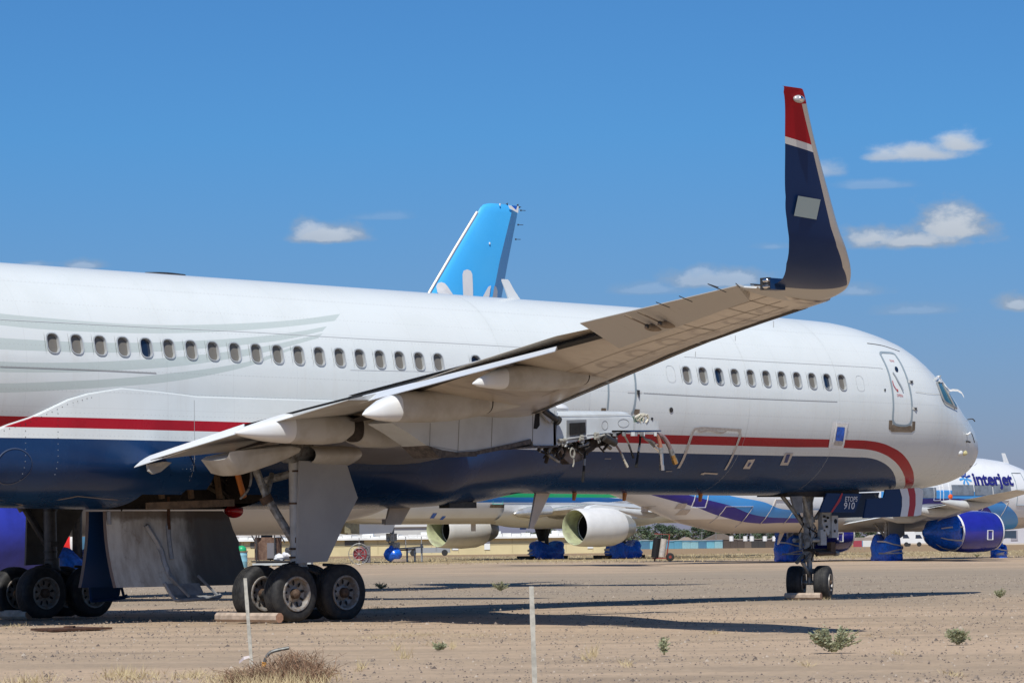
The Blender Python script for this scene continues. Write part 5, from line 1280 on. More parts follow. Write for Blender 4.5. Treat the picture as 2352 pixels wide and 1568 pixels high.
    for txt, q, q2, hh in (('ETOPS', (995, 318), (1148, 318), .19), ('910', (985, 408), (1115, 408), .28)):
        b = MB(); a, c = onY(*zn(*q), Yd - .01), onY(*zn(*q2), Yd - .01); V, F = text_mesh(txt, 1.0, shear=.2, bold=.008)
        xs = [v[0] for v in V]; ys = [v[1] for v in V]; w = c[0] - a[0]; hgt = {'ETOPS': 54, '910': 72}[txt] / 3.0156 / 1.7415 * .0113
        b.add([(a[0] + (v[0] - min(xs)) / (max(xs) - min(xs)) * w, Yd - .01, a[2] + (v[1] - min(ys)) / (max(ys) - min(ys)) * hgt) for v in V], F); b.build('door_lettering', M['whitetext'], d, sharp=None)
    Yf = -.66
    def band(name, mi, pts, y=Yf, th=.04, par=plane):
        b = MB(); b.prism([onY(*q, y) for q in pts], (0, th, 0)); return b.build(name, mi, par, sharp=None)
    d = band('nose_gear_door', M['navy'], [z8(1165, 338), z8(1455, 320), z8(1480, 332), z8(1490, 355), z8(1470, 555), z8(1440, 563), z8(980, 583), z8(975, 582), z8(1005, 418), z8(1150, 405)])
    for nm, m_, pts in (('white_stripe', M['white'], [z8(1285, 330), z8(1352, 327), z8(1368, 400), z8(1368, 470), z8(1352, 567), z8(1290, 569), z8(1305, 480), z8(1305, 400)]),
                        ('red_stripe', M['red'], [z8(1352, 327), z8(1410, 324), z8(1422, 380), z8(1422, 470), z8(1405, 565), z8(1352, 567), z8(1368, 470), z8(1368, 400)]),
                        ('white_stripe', M['white'], [z8(1410, 324), z8(1453, 321), z8(1479, 333), z8(1489, 356), z8(1469, 554), z8(1440, 562), z8(1405, 565), z8(1422, 470), z8(1422, 380)])):
        b = MB(); P = [onY(*q, Yf - .006) for q in pts]; b.add(P, [tuple(range(len(P)))]); b.build(nm, m_, d, sharp=None)
    b = MB(); b.beam((X + 1.9, -.4, 2.35), (X + 1.95, -.62, 2.05), .05); b.beam((X + 2.6, -.3, 2.4), (X + 2.5, -.64, 2.2), .04); b.build('door_link', M['steel'], d, sharp=None)
    b = MB(); b.prism([(X + 1.3, .6, 2.38), (X + 3.3, .6, 2.42), (X + 3.1, .62, 1.85), (X + 1.25, .62, 1.82)], (0, .04, 0)); b.build('nose_gear_door', M['navy'], plane, sharp=None)
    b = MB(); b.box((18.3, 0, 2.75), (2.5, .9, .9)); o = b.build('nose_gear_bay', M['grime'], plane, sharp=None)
build_nose_gear()

# ---- the far wing (mirror of the near one)
def build_port_side():
    for o in list(kids(plane)):
        if o.name.split('.')[0] in ('wing', 'winglet', 'flap', 'main_flap', 'aileron', 'engine_strut', 'strut_box') and o.type == 'MESH':
            c = bpy.data.objects.new(o.name.split('.')[0], o.data.copy()); COL.objects.link(c); c.parent = plane
            for v in c.data.vertices: v.co.y *= -1
            c.data.flip_normals()
build_port_side()

# ================================================================== aircraft parked behind
def paint(name, fn, rough=.3):
    t = NT(name); sp = t.node('ShaderNodeSeparateXYZ', {0: t.obj()}); c = fn(t, *sp.outputs)
    n = t.noise(.8, 4, .6); t.set('Base Color', t.mix(t.m('MULTIPLY', t.ramp(n, .45, .75), .12), c, (.3, .28, .25))); t.set('Roughness', rough); t.set('Coat Weight', .05); return t.mat
def curve_node(t, pts, inp, x0, x1, v0, v1):
    n = t.node('ShaderNodeFloatCurve'); c = n.mapping.curves[0]; P = [((x - x0) / (x1 - x0), (v - v0) / (v1 - v0)) for x, v in pts]
    while len(c.points) < len(P): c.points.new(.5, .5)
    for p, q in zip(c.points, P): p.location = q; p.handle_type = 'AUTO'
    n.mapping.update(); t.L.new(t.node('ShaderNodeMapRange', {0: inp, 1: x0, 2: x1}).outputs[0], n.inputs['Value']); return t.m('MULTIPLY_ADD', n.outputs[0], v1 - v0, v0)
def narrow_body(par, m, nose, tail, zc, w=1.975, h=2.07, up=11.5, n=36):
    # local x forward from the main legs
    K = [0, .15, .5, 1.1, 2, 3.2, 4.6, 6.2]; kw = [.02, .42, .82, 1.22, 1.58, 1.82, 1.94, w]; kt = [-.75, -.42, -.08, .30, 1.0, 1.55, 1.92, h]; kb = [-.8, -1.12, -1.38, -1.66, -1.86, -1.98, -2.05, -h]
    T = [0, .25, .5, .75, .92, 1.0]; tw = [w, w * .93, w * .74, w * .45, w * .22, .12]; tt = [h, h * .98, h * .92, h * .80, h * .66, h * .58]; tb = [-h, -h * .74, -h * .28, h * .14, h * .38, h * .48]
    xs = sorted(set([tail + (up * k / 16) for k in range(17)] + list(np.linspace(tail + up, nose - 6.2, 26)) + [nose - d for d in np.linspace(0, 1, 20) ** 2 * 6.2]))
    def S(x):
        if x > nose - 6.2: d = nose - x; return [float(np.interp(d, K, q)) for q in (kw, kt, kb)]
        if x < tail + up: s = (tail + up - x) / up; return [float(np.interp(s, T, q)) for q in (tw, tt, tb)]
        return w, h, -h
    b = MB(); R_ = []
    for x in xs:
        a, t, bt = S(x); R_.append([np.array([x, -a * math.cos(q), zc + (t + bt) / 2 + (t - bt) / 2 * math.sin(q)]) for q in np.linspace(0, 2 * math.pi, n, endpoint=False)])
    b.loft(R_, 0); b.build('fuselage', m, par, sharp=60)
    def on(x, z, off=.02, s=-1):
        a, t, bt = S(x); zm = zc + (t + bt) / 2; hh = (t - bt) / 2; k = max(-1, min(1, (z - zm) / hh)); return np.array([x, s * (a * math.sqrt(1 - k * k) + off), z])
    return on
def simple_wing(par, m, root, tip, name='wing', tc=.12):      # (y, xle, xte, z)
    for s in (-1, 1):
        R_ = []
        for k in range(9):
            t = k / 8; y, xl, xt, z = [root[i] + (tip[i] - root[i]) * t for i in range(4)]
            A = airfoil(xl, xt, z, z - .0, tc * (1 - .25 * t), s * y, n=10); R_.append(A)
        b = MB(); b.loft(R_, 0); b.build(name, m, par, sharp=50)
def engine(par, c, prof, mats, n=36, name='engine_cowl'):
    b = MB()
    for pr, mi in prof: b.rev(pr, c, (1, 0, 0), n, mi)
    return b.build(name, mats, par, sharp=40)
def wrapped_bogie(par, c, L, wd, hh, name='wheel_cover', seed=1, mat_='bluefilm', side=False):
    b = MB(); rings = []; n = 40
    for zf, k in ((0, 1.0), (.08, 1.05), (.2, 1.03), (.35, 1.05), (.5, 1.01), (.65, .99), (.78, .93), (.88, .83), (.95, .68), (1.0, .4)):
        rg = []
        for j in range(n):
            a = 2 * math.pi * j / n; ca, sa = math.cos(a), math.sin(a); e = .72
            x = L / 2 * k * abs(ca) ** e * (1 if ca > 0 else -1); y = wd / 2 * k * abs(sa) ** e * (1 if sa > 0 else -1)
            f = 1 + .16 * mnoise.noise(Vector((x * 3, y * 3 + seed * 5, zf * 3))) + .06 * mnoise.noise(Vector((x * 9, y * 9 + seed * 5, zf * 9)))
            dip = .26 * hh * math.cos(2 * math.pi * (y / wd if side else x / L)) * max(0, zf - .45) / .55
            rg.append(np.array([c[0] + x * f, c[1] + y * f, c[2] + hh * zf - dip]))
        rings.append(rg)
    b.loft(rings, 0); o = b.build(name, M[mat_], par, sharp=70)
    b = MB()
    for zs, tl in ((.3, .0), (.42, .25), (.62, -.3)):
        P = []
        for j in range(13):
            a = math.pi + math.pi * j / 12; ca, sa = math.cos(a), math.sin(a)
            P.append(np.array([c[0] + L / 2 * 1.06 * abs(ca) ** .55 * (1 if ca > 0 else -1), c[1] + wd / 2 * 1.06 * abs(sa) ** .55 * (1 if sa > 0 else -1), c[2] + hh * (zs + tl * ca * .5)]))
        rows = [[p + np.array([0, 0, .035]), p - np.array([0, 0, .035])] for p in P]; b.grid(rows, 0)
    b.build('tape_band', M['oldtape'], o, sharp=60); return o
def win_cover(par, on, x, z, a, bb, m, name='window_cover', s=-1, n=6):
    b = MB(); b.grid([[on(x + (i / n - .5) * a, z + (j / 3 - .5) * bb, .03, s) for j in range(4)] for i in range(n + 1)]); return b.build(name, m, par, sharp=60)

def interjet_like():
    # right hand airliner: nose to the right
    P0 = (97.63, 64.94, .28); X = thing('airliner', 'white and blue airliner with lettering over its windows, covered engines and wrapped wheels at right', 'airplane', P0, math.radians(-6))
    zc = 3.62
    RZ = math.radians(-6); NV = np.array([-math.sin(RZ), math.cos(RZ), 0]); FV = np.array([math.cos(RZ), math.sin(RZ), 0])
    def LP(px, py, yl):                           # sight line met with the upright plane y = yl of this aircraft
        d = ray(px, py); p = CAM + d * (np.dot(np.array(P0) + NV * yl - CAM, NV) / np.dot(d, NV)) - np.array(P0); return np.array([np.dot(p, FV), yl, p[2]])
    def pf(t, x, y, z):
        # rising blue sweeps under the belly towards the nose and the tail
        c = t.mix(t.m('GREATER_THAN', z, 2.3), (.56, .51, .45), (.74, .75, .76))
        lo1 = curve_node(t, [(-17, 4.3), (-14.5, 3.6), (-11.8, 2.97), (-9.6, 2.4), (-7.3, 2.07), (-5.4, 2.08), (-2, 2.1), (2, 2.5), (5.5, 3.1), (8.2, 3.04), (9.2, 2.67), (10, 2.1), (10.6, 1.5), (17, .8)], x, -17, 17, .5, 5.5)
        hi1 = curve_node(t, [(-17, 4.9), (-14.5, 4.1), (-11.8, 3.45), (-9.6, 3.02), (-7.3, 2.46), (-5.4, 2.34), (-2, 2.4), (2, 3.0), (5.5, 3.4), (8.2, 3.3), (9.7, 3.0), (10.5, 2.6), (10.95, 1.85), (11.4, 1.4), (17, .8)], x, -17, 17, .5, 5.5)
        hi2 = curve_node(t, [(-17, 5.4), (-14.5, 4.8), (-11.8, 4.1), (-9.6, 3.52), (-7.3, 3.2), (-5.4, 2.78), (-2, 2.85), (2, 3.3), (5.5, 3.8), (8.2, 3.75), (10.5, 3.38), (11.6, 3.0), (12.6, 2.5), (13.2, 2.06), (14, 1.5), (17, .9)], x, -17, 17, .5, 5.5)
        inside = t.m('MULTIPLY', t.m('LESS_THAN', z, hi2), t.m('GREATER_THAN', z, lo1))
        c = t.mix(inside, c, (.06, .34, .80)); c = t.mix(t.m('MULTIPLY', t.m('LESS_THAN', z, hi1), t.m('GREATER_THAN', z, lo1)), c, (.020, .014, .27)); return c
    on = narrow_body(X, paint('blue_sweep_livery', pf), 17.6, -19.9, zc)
    # lettering
    x0, z0 = None, None
    b = MB(); pa, pc = (2193, 1118), (2325, 1112)
    xa = LP(2233, 1112, -1.75)[0]; xb = LP(2322, 1108, -1.7)[0]
    V, F = text_mesh('interjet', 1.0, bold=.028, spacing=.95); u0, u1 = min(v[0] for v in V), max(v[0] for v in V); sc = (xb - xa) / (u1 - u0)
    zb_ = LP(2275, 1106, -1.7)[2]
    b.add([on(xa + (v[0] - u0) * sc, zb_ + v[1] * sc * .85 + .12, .05) for v in V], F); b.build('lettering', mat('lettering_blue', (.02, .02, .17), .4), X, sharp=None)
    b = MB(); c = (xa - .62, zb_ + .22)
    for k in range(8):
        a = 2 * math.pi * k / 8 + .3; P = [(u_ * .56, v_ * .56) for u_, v_ in [(0.12, -.09), (.85, -.13), (.95, 0), (.85, .13), (.12, .09)]]
        b.add([on(c[0] + u * math.cos(a) - v * math.sin(a), c[1] + .8 * (u * math.sin(a) + v * math.cos(a)), .02) for u, v in P], [(0, 1, 2, 3, 4)], 0 if k < 4 else 1)
    b.build('star_emblem', [mat('emblem_blue', (.02, .05, .25), .4), mat('emblem_sky', (.08, .33, .68), .4)], X, sharp=None)
    grey = mat('grey_film', (.20, .23, .27), .45, var=.35, vs=2, bump=.5, bs=6)
    q = lambda px, py: LP(px, py, -1.9)
    for a, c in (((2184, 1125), (2234, 1125)), ((2236, 1125), (2277, 1124)), ((2279, 1123), (2320, 1123)), ((2100, 1131), (2148, 1131))):
        A, C_ = q(*a), q(*c); win_cover(X, on, (A[0] + C_[0]) / 2, A[2] - .0, C_[0] - A[0], .58, grey)
    bnd = MB(); rows = [[on(x, 3.74, .012), on(x, 3.36, .012)] for x in np.linspace(1.5, 9.6, 20)]; bnd.grid(rows, 0); rows = [[on(x, 3.36, .014), on(x, 3.08, .014)] for x in np.linspace(1.5, 7.6, 20)]; bnd.grid(rows, 1); bnd.build('side_band', [mat('band_sky', (.06, .30, .66), .35), mat('band_navy', (.018, .018, .15), .35)], X, sharp=60)
    # doors, outlined
    def outline(x, z, a, h, w=.07, name='door', m='tape', slant=0, bottom=True):
        b = MB(); loop = [(x - a / 2 - slant, z - h / 2), (x - a / 2, z + h / 2), (x + a / 2, z + h / 2), (x + a / 2 - slant, z - h / 2)]
        if bottom: loop.append(loop[0])
        for (x1, z1_), (x2, z2) in zip(loop[:-1], loop[1:]):
            for k in range(4):
                t0, t1 = k / 4, (k + 1) / 4; b.beam(on(x1 + (x2 - x1) * t0, z1_ + (z2 - z1_) * t0, .015), on(x1 + (x2 - x1) * t1, z1_ + (z2 - z1_) * t1, .015), w, .02)
        b.build(name, M[m], X, sharp=None)
    dgrey = 'seal'
    outline(q(2346, 1118)[0], 3.9, .85, 1.85, .05, 'door', dgrey); outline(q(2150, 1138)[0], 3.85, .5, 1.2, .05, 'exit_door', 'tape'); outline(q(2172, 1136)[0], 3.85, .5, 1.2, .05, 'exit_door', 'tape')
    outline(q(2290, 1180)[0], 2.6, 1.85, 1.3, .05, 'cargo_door', 'oldtape', .4, False); 
    qa = lambda px, py, y=-1.5: LP(px, py, y)
    for px, py, a, h in ((1690, 1187, 1.8, 1.1), (1795, 1175, 1.7, 1.3)): p = qa(px, py); outline(p[0], p[2], a, h, .085, 'cargo_door', 'oldtape', .5, False)
    p = qa(1607, 1143, -1.6); outline(p[0], p[2] + .2, .8, 1.4, .06, 'rear_door', 'tape')
    for px, py in ((1560, 1162), (1572, 1176), (1512, 1168)): p = qa(px, py, -1.1); win_cover(X, on, p[0], p[2], .5, .28, M['oldtape'], 'tape_patch')
    # wings, flap fairings
    wm = mat('pale_wing', (.55, .56, .55), .4, var=.15, vs=1); simple_wing(X, wm, (1.5, 5.2, -1.0, 2.05), (17.0, -2.6, -4.1, 3.5))
    for s in (-1, 1):
        for y, x_, z in ((6.5, -1.4, 2.32), (9.6, -2.2, 2.6), (12.6, -2.9, 2.9)):
            b = MB(); R_ = [ring((x_ + u, s * y, z + dz), (1, 0, .05), max(.02, r), 12) for u, r, dz in ((-2.0, .03, .1), (-1.4, .17, .02), (-.5, .25, -.1), (.6, .24, -.12), (1.7, .12, .02), (2.3, .03, .1))]; b.loft(R_, 0); b.build('flap_fairing', wm, X, sharp=60)
        b = MB(); b.add([(-1.0, s * 2.1, 2.1), (-1.6, s * 2.1, 1.95), (-2.7, s * 8.0, 2.5), (-1.9, s * 8.0, 2.66), (-3.5, s * 12.5, 2.95), (-2.8, s * 12.5, 3.1)], [(0, 1, 2, 3), (3, 2, 4, 5)]); b.build('flap', mat('flap_pale', (.66, .67, .66), .4), X, sharp=None)
    p = qa(2183, 1140, -7.8); b = MB(); b.blob((p[0], -7.8, p[2]), (.14, .1, .13)); b.build('orange_plug', mat('orange_plug', (.75, .10, .015), .5), X)
    # engines: blue cowl, wrapped exhaust and inlet
    cow = mat('royal_blue_cowl', (.018, .022, .30), .22, coat=.5, var=.15, vs=2)
    for s in (-1, 1):
        c = (0, s * 5.75, 1.50); r = 1.09
        e0, e1 = 2.85, 6.05
        e = engine(X, c, [([(e0, r * .93), (e0 + .3, r * .99), (e0 + 1.4, r * 1.05), (e1 - .5, r * 1.02), (e1, r * .93)], 0), ([(e1, r * .93), (e1 + .02, .01)], 1)], [cow, M['bluefilm']])
        b = MB(); R_ = []
        for u, rr in ((e0 + .02, r * .96), (e0 - .5, r * .92), (e0 - 1.0, r * .80), (e0 - 1.35, r * .60), (e0 - 1.6, r * .30), (e0 - 1.95, r * .16)):
            R_.append([np.array(c) + np.array([u, rr * math.cos(a) * (1 + .22 * mnoise.noise(Vector((u * 1.6, math.cos(a) * 1.5, 3 + math.sin(a))))), rr * math.sin(a) * (1 + .22 * mnoise.noise(Vector((u * 1.6, math.cos(a) * 1.5, 3 + math.sin(a))))) + (u - e0) * .02]) for a in np.linspace(0, 2 * math.pi, 28, endpoint=False)])
        b.loft(R_, 0); cv = b.build('exhaust_cover', M['bluefilm'], X, sharp=80)
        b = MB(); b.rev([(e0 - .06, r * .975), (e0 + .08, r * .985)], c, (1, 0, 0), 36, 0); b.build('tape_ring', M['tape'], e, sharp=60); b = MB(); b.rev([(e1 - .12, r * .975), (e1 + .01, r * .955)], c, (1, 0, 0), 36, 0)
        for a0 in (2.2, 2.9, 3.6, 4.3):
            b.grid([[np.array(c) + np.array([u, rr * math.cos(a0 + da), rr * math.sin(a0 + da)]) for da in (-.04, .04)] for u, rr in ((e0, r * .99), (e0 - .5, r * .97), (e0 - 1.0, r * .86), (e0 - 1.35, r * .66))], 1)
        b.build('tape_line', [M['tape'], M['oldtape']], e, sharp=60)
        b = MB()
        a0 = math.pi + .18
        for da, u0, w_, h_ in ((0, 4.6, .06, .5), (0, 5.0, .06, .5)): b.beam(np.array(c) + np.array([u0, r * 1.055 * math.cos(a0), r * 1.055 * math.sin(a0) - .25]), np.array(c) + np.array([u0, r * 1.055 * math.cos(a0) - .02, r * 1.055 * math.sin(a0) + .25]), w_, .03)
        for zz in (-.25, .25): b.beam(np.array(c) + np.array([4.6, -r * 1.05, zz - .2]), np.array(c) + np.array([5.0, -r * 1.05, zz - .2]), .06, .03)
        b.build('tape_square', M['tape'], e, sharp=None)
        b = MB(); b.prism([(c[0] + 1.0, c[1] - .2, 2.1), (c[0] + 5.6, c[1] - .2, 2.4), (c[0] + 4.5, c[1] - .2, 2.75), (c[0] - .5, c[1] - .2, 2.6)], (0, .4, 0)); b.build('engine_strut', wm, X, sharp=None)
    # belly fairing, legs, wraps
    b = MB(); R_ = []
    for x, k in ((-4.5, .05), (-3.5, .7), (-1.5, 1), (3, 1), (5.5, .8), (7.2, .05)): R_.append([np.array([x, 2.05 * math.cos(a) * (.85 + .15 * k), 2.75 - (.55 + .62 * k) * max(0, math.sin(a)) - .0]) for a in np.linspace(0, math.pi, 16)] )
    b.loft(R_, 0, closed=False, cap=(False, False)); b.build('belly_fairing', mat('fairing_grey', (.50, .48, .45), .4), X, sharp=60)
    for y in (-3.8, 3.8):
        b = MB(); b.cyl((0, y, .5), (0, y, 2.7), .13, n=12); b.tube([(0, y, 1.2), (0, y * .6, 2.5)], .08, 8); b.build('gear_leg', M['steel'], X)
        b = MB(); b.prism([(-.1, y - .25, 2.7), (1.1, y - .25, 2.7), (1.15, y - .25, 1.35), (.3, y - .25, .95), (-.05, y - .25, 1.0)], (0, .05, 0)); b.build('leg_door', mat('leg_door_grey', (.22, .23, .24), .5), X, sharp=None)
        w = wrapped_bogie(X, (0, y, -.02), 1.35, 1.55, 1.36, seed=int(y * 3) + 9, side=True)
    b = MB(); b.cyl((12.9, 0, .4), (12.9, 0, 1.9), .10, n=12); b.box((12.5, -.1, 1.45), (.5, .4, .3)); b.build('gear_leg', M['steel'], X)
    o = wrapped_bogie(X, (12.9, 0, -.02), .95, .75, .75, seed=4)
    b = MB(); b.loft([ring((12.9, 0, z), (0, 0, 1), r, 14) for z, r in ((.62, .33), (.9, .2), (1.25, .17))]); b.build('leg_wrap', M['bluefilm'], X)
    for y in (-.45, .45): b = MB(); b.prism([(12.2, y, 1.55), (13.9, y, 1.55), (13.9, y, 1.1), (12.3, y, 1.15)], (0, .04, 0)); b.build('nose_gear_door', mat('nose_door_blue', (.16, .25, .33), .5), X, sharp=None)
    # fin, tailplane, aerials
    b = MB(); R_ = [airfoil(xl, xt, 0, 0, .10, 0, n=8) for xl, xt in ((-13.2, -19.2), (-18.0, -20.3))]
    b.loft([[np.array([p[0], p[2], z]) for p in r] for r, z in zip(R_, (5.4, 11.6))], 0); b.build('fin', mat('fin_sky_blue', (.055, .34, .78), .3), X, sharp=50)
    simple_wing(X, wm, (.6, -15.6, -18.9, 4.5), (6.2, -18.4, -20.2, 5.1), 'tailplane')
    b = MB()
    x0 = LP(2312, 1070, 0)[0]; b.loft([[np.array([x0 + a, y, z]) for a, y in ((-.25 * k + .2, -.02), (-.25 * k + .2, .02), (-.25 * k - .2 + .1 * k, .02), (-.25 * k - .2 + .1 * k, -.02))] for z, k in ((zc + 1.5, -.6), (zc + 2.38, 1.3))]); b.build('roof_aerial', M['white'], X)
    b = MB(); x0 = qa(1797, 1215, 0)[0]; b.loft([[np.array([x0 + a, y, z]) for a, y in ((.15, -.02), (.15, .02), (-.2, .02), (-.2, -.02))] if z > 1.5 else [np.array([x0 - .35 + a, y, z]) for a, y in ((.05, -.01), (.05, .01), (-.08, .01), (-.08, -.01))] for z in (zc - 2.03, zc - 2.7)]); b.build('belly_aerial', M['beige_under'], X)
interjet_like()

def white_freighter():
    # middle airliner: nose to the left, towards the camera; same type as the one in front
    P0 = (118.3, 104.3, .42); X = thing('airliner', 'white airliner with green and blue stripe and open engine intakes in the middle', 'airplane', P0, math.pi)
    zc = 4.40
    def pf(t, x, y, z):
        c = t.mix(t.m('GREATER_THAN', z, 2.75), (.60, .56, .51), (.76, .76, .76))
        c = t.mix(t.m('MULTIPLY', t.m('GREATER_THAN', z, 3.76), t.m('LESS_THAN', z, t.m('ADD', 4.10, t.m('MULTIPLY', t.m('MINIMUM', t.m('ADD', x, .5), 0.0), .06)))), c, (.012, .14, .42))
        c = t.mix(t.m('MULTIPLY', t.m('GREATER_THAN', z, 4.10), t.m('LESS_THAN', z, 4.4)), c, (.012, .36, .13))
        return t.mix(t.m('LESS_THAN', x, -4.3), c, (.70, .68, .65))
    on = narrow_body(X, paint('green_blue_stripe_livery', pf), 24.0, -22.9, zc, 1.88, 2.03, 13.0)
    wm = mat('bright_wing', (.62, .61, .59), .25, .55, var=.2, vs=1.5, col2=(.45, .42, .38))
    simple_wing(X, wm, (1.5, 6.0, -1.3, 3.1), (18.9, -3.1, -4.9, 4.7))
    b = MB(); R_ = []
    for x, k in ((-7.5, .05), (-5.5, .7), (-2.0, 1), (4.5, 1), (7.0, .75), (9.4, .05)): R_.append([np.array([x, 2.02 * math.cos(a) * (.9 + .1 * k), 3.6 - (1.1 + .48 * k) * max(0, math.sin(a)) ** .8]) for a in np.linspace(0, math.pi, 18)])
    b.loft(R_, 0, closed=False, cap=(False, False)); b.build('belly_fairing', M['white'], X, sharp=60)
    for s in (-1, 1):
        b = MB(); c = np.array([7.6, s * 1.9, 3.1]); R_ = [ring(c + np.array([u, s * dy, dz]), (1, 0, 0), r, 14) for u, r, dy, dz in ((1.1, .05, .1, -.1), (.7, .25, .1, -.05), (-.2, .4, .2, 0), (-1.6, .35, .7, .1))]; b.loft(R_, 0); b.build('root_fairing', wm, X, sharp=60)
        b = MB(); b.blob((8.0, s * 2.05, 2.95), (.16, .2, .12), amp=.02); b.build('landing_light', M['glass'], X)
        # engine: plain white cowl, greenish intake lining, empty fan case
        c = (0, s * 6.5, 2.05 - .0); r = 1.24; ex = 7.6
        e = engine(X, c, [([(3.6, r * .86), (4.2, r * .99), (5.4, r * 1.04), (ex - .5, r * 1.0), (ex - .12, r * .965), (ex, r * .925)], 0), ([(ex, r * .925), (ex - .05, r * .88), (ex - .25, r * .85), (ex - 1.3, r * .83)], 1), ([(ex - 1.3, r * .83), (ex - 1.32, r * .74), (ex - 1.6, r * .72), (ex - 2.6, r * .70), (ex - 2.62, .3), (ex - 2.2, .02)], 2), ([(3.6, r * .86), (3.55, r * .70), (2.9, r * .66), (2.4, r * .5)], 3), ([(2.4, r * .5), (2.41, .02)], 2)],
                   [mat('cowl_white', (.72, .71, .69), .35, var=.06, vs=2) if s < 0 else bpy.data.materials['cowl_white'], mat('intake_primer', (.42, .45, .27), .5, var=.3, vs=2, col2=(.30, .30, .2)), M['black'], mat('core_cowl_grey', (.40, .41, .41), .35, .4)])
        b = MB(); b.rev([(ex - 1.25, r * .76), (ex - 1.27, r * .70)], c, (1, 0, 0), 36, 0); b.rev([(ex - 2.2, r * .52), (ex - 2.22, r * .46)], c, (1, 0, 0), 36, 0)
        for k in range(3): b.tube([np.array(c) + np.array([ex - .5 - .2 * k, .35 - .2 * k, -r * .80]), np.array(c) + np.array([ex - .9, .1 - .2 * k, -r * .74]), np.array(c) + np.array([ex - 1.3, -.2 - .1 * k, -r * .70])], .03, 6, 1)
        b.build('fan_case', [M['steel'], M['cream']], e)
        b = MB(); b.prism([(2.0, c[1] - .25, 2.6), (6.9, c[1] - .25, 3.1), (6.2, c[1] - .25, 3.45), (4.8, c[1] - .25, 3.62), (1.0, c[1] - .25, 3.3)], (0, .5, 0)); b.build('engine_strut', M['white'], X, sharp=None)
        y = s * 3.66
        b = MB(); b.cyl((0, y, .8), (0, y, 2.9), .15, n=12); b.prism([(-.9, y - .3, 2.6), (1.1, y - .3, 2.6), (.5, y - .3, 1.2), (-.3, y - .3, 1.2)], (0, .06, 0)); b.build('gear_leg', M['darksteel'], X)
        wrapped_bogie(X, (0, y, -.02), 2.6, 1.7, 1.16, seed=int(y) + 6, mat_='bluefilm')
        b = MB(); b.box((1.55, y - .5, .1), (.35, 1.4, .2)); b.box((-1.6, y - .5, .1), (.35, 1.6, .2)); b.build('wheel_chock', M['grime'], X, sharp=None)
    # small blue covers, door, aerials, doors of the nose leg
    q = lambda px, py, y=1.5: np.array([-(onY(px, py, P0[1] - y)[0] - P0[0]), y, onY(px, py, P0[1] - y)[2] - P0[2]])
    for px, py, a, h in ((1001, 1184, .35, .32), (1026, 1189, .3, .22), (1237, 1212, .6, .16), (1547, 1188, .35, .25)): p = q(px, py); win_cover(X, on, p[0], p[2], a, h, M['bluefilm'], 'blue_cover', 1)
    p = q(823, 1178, 1.85); b = MB(); b.blob(on(p[0], p[2], .05, 1), (.3, .12, .22), amp=.3); b.build('wrapped_vent', M['bluefilm'], X)
    p = q(1145, 1140, 1.85); b = MB()
    for a, c in (((-.45, .8), (-.45, -.5)), ((.45, .8), (.45, -.5)), ((-.45, -.5), (.45, -.5))):
        b.beam(on(p[0] + a[0], p[2] + a[1], .02, 1), on(p[0] + c[0], p[2] + c[1], .02, 1), .07, .03)
    d = b.build('door', mat('door_teal_edge', (.12, .40, .36), .5), X, sharp=None); win_cover(d, on, p[0], p[2] - .62, 1.3, .22, M['scuff'], 'sill_plate', 1)
    b = MB(); N = 17.7; b.cyl((N, 0, .5), (N, 0, 2.3), .11, n=12); b.box((N + .1, 0, 1.55), (.5, .5, .5)); b.box((N - .1, .1, 1.05), (.5, .4, .35)); b.tube([(N - .1, 0, .9), (N + .4, 0, 1.3), (N + .1, 0, 1.9)], .07, 8); b.build('gear_leg', M['steel'], X)
    b = MB(); b.blob((N, 0, .46), (.56, .62, .48), amp=.12, seed=3); b.build('wheel_cover', M['bluefilm'], X); b = MB(); b.cyl((N, 0, .85), (N, 0, 1.1), .3, .14, n=14); b.build('leg_wrap', M['bluefilm'], X)
    b = MB(); b.box((N, .55, .08), (.5, .9, .16)); b.build('wheel_chock', M['wood'], X, sharp=None)
    for s in (-1, 1):
        b = MB(); b.prism([(N + .3, s * .55, 2.4), (N + 3.4, s * .55, 2.4), (N + 3.4, s * .55, 1.75), (N + .6, s * .55, 1.85)], (0, .05, 0), 0); b.prism([(N + 3.4, s * .56, 2.42), (N + 4.6, s * .56, 2.5), (N + 4.6, s * .56, 1.85), (N + 3.4, s * .56, 1.75)], (0, .05, 0), 1); b.build('nose_gear_door', [M['white'], mat('primer_tan', (.33, .29, .18), .5, var=.3, vs=3) if s < 0 else bpy.data.materials['primer_tan']], X, sharp=None)
    for px, z0 in ((908, .0),): pass
    b = MB(); p = q(1160, 1195, 0); b.loft([[np.array([10.5 + a, y, z]) for a, y in ((.2, -.02), (.2, .02), (-.2, .02), (-.2, -.02))] for z in (2.42, 1.9)]); b.build('belly_aerial', M['beige_under'], X)
    simple_wing(X, wm, (.6, -17.6, -21.0, 5.0), (7.2, -21.0, -23.0, 5.6), 'tailplane')
white_freighter()

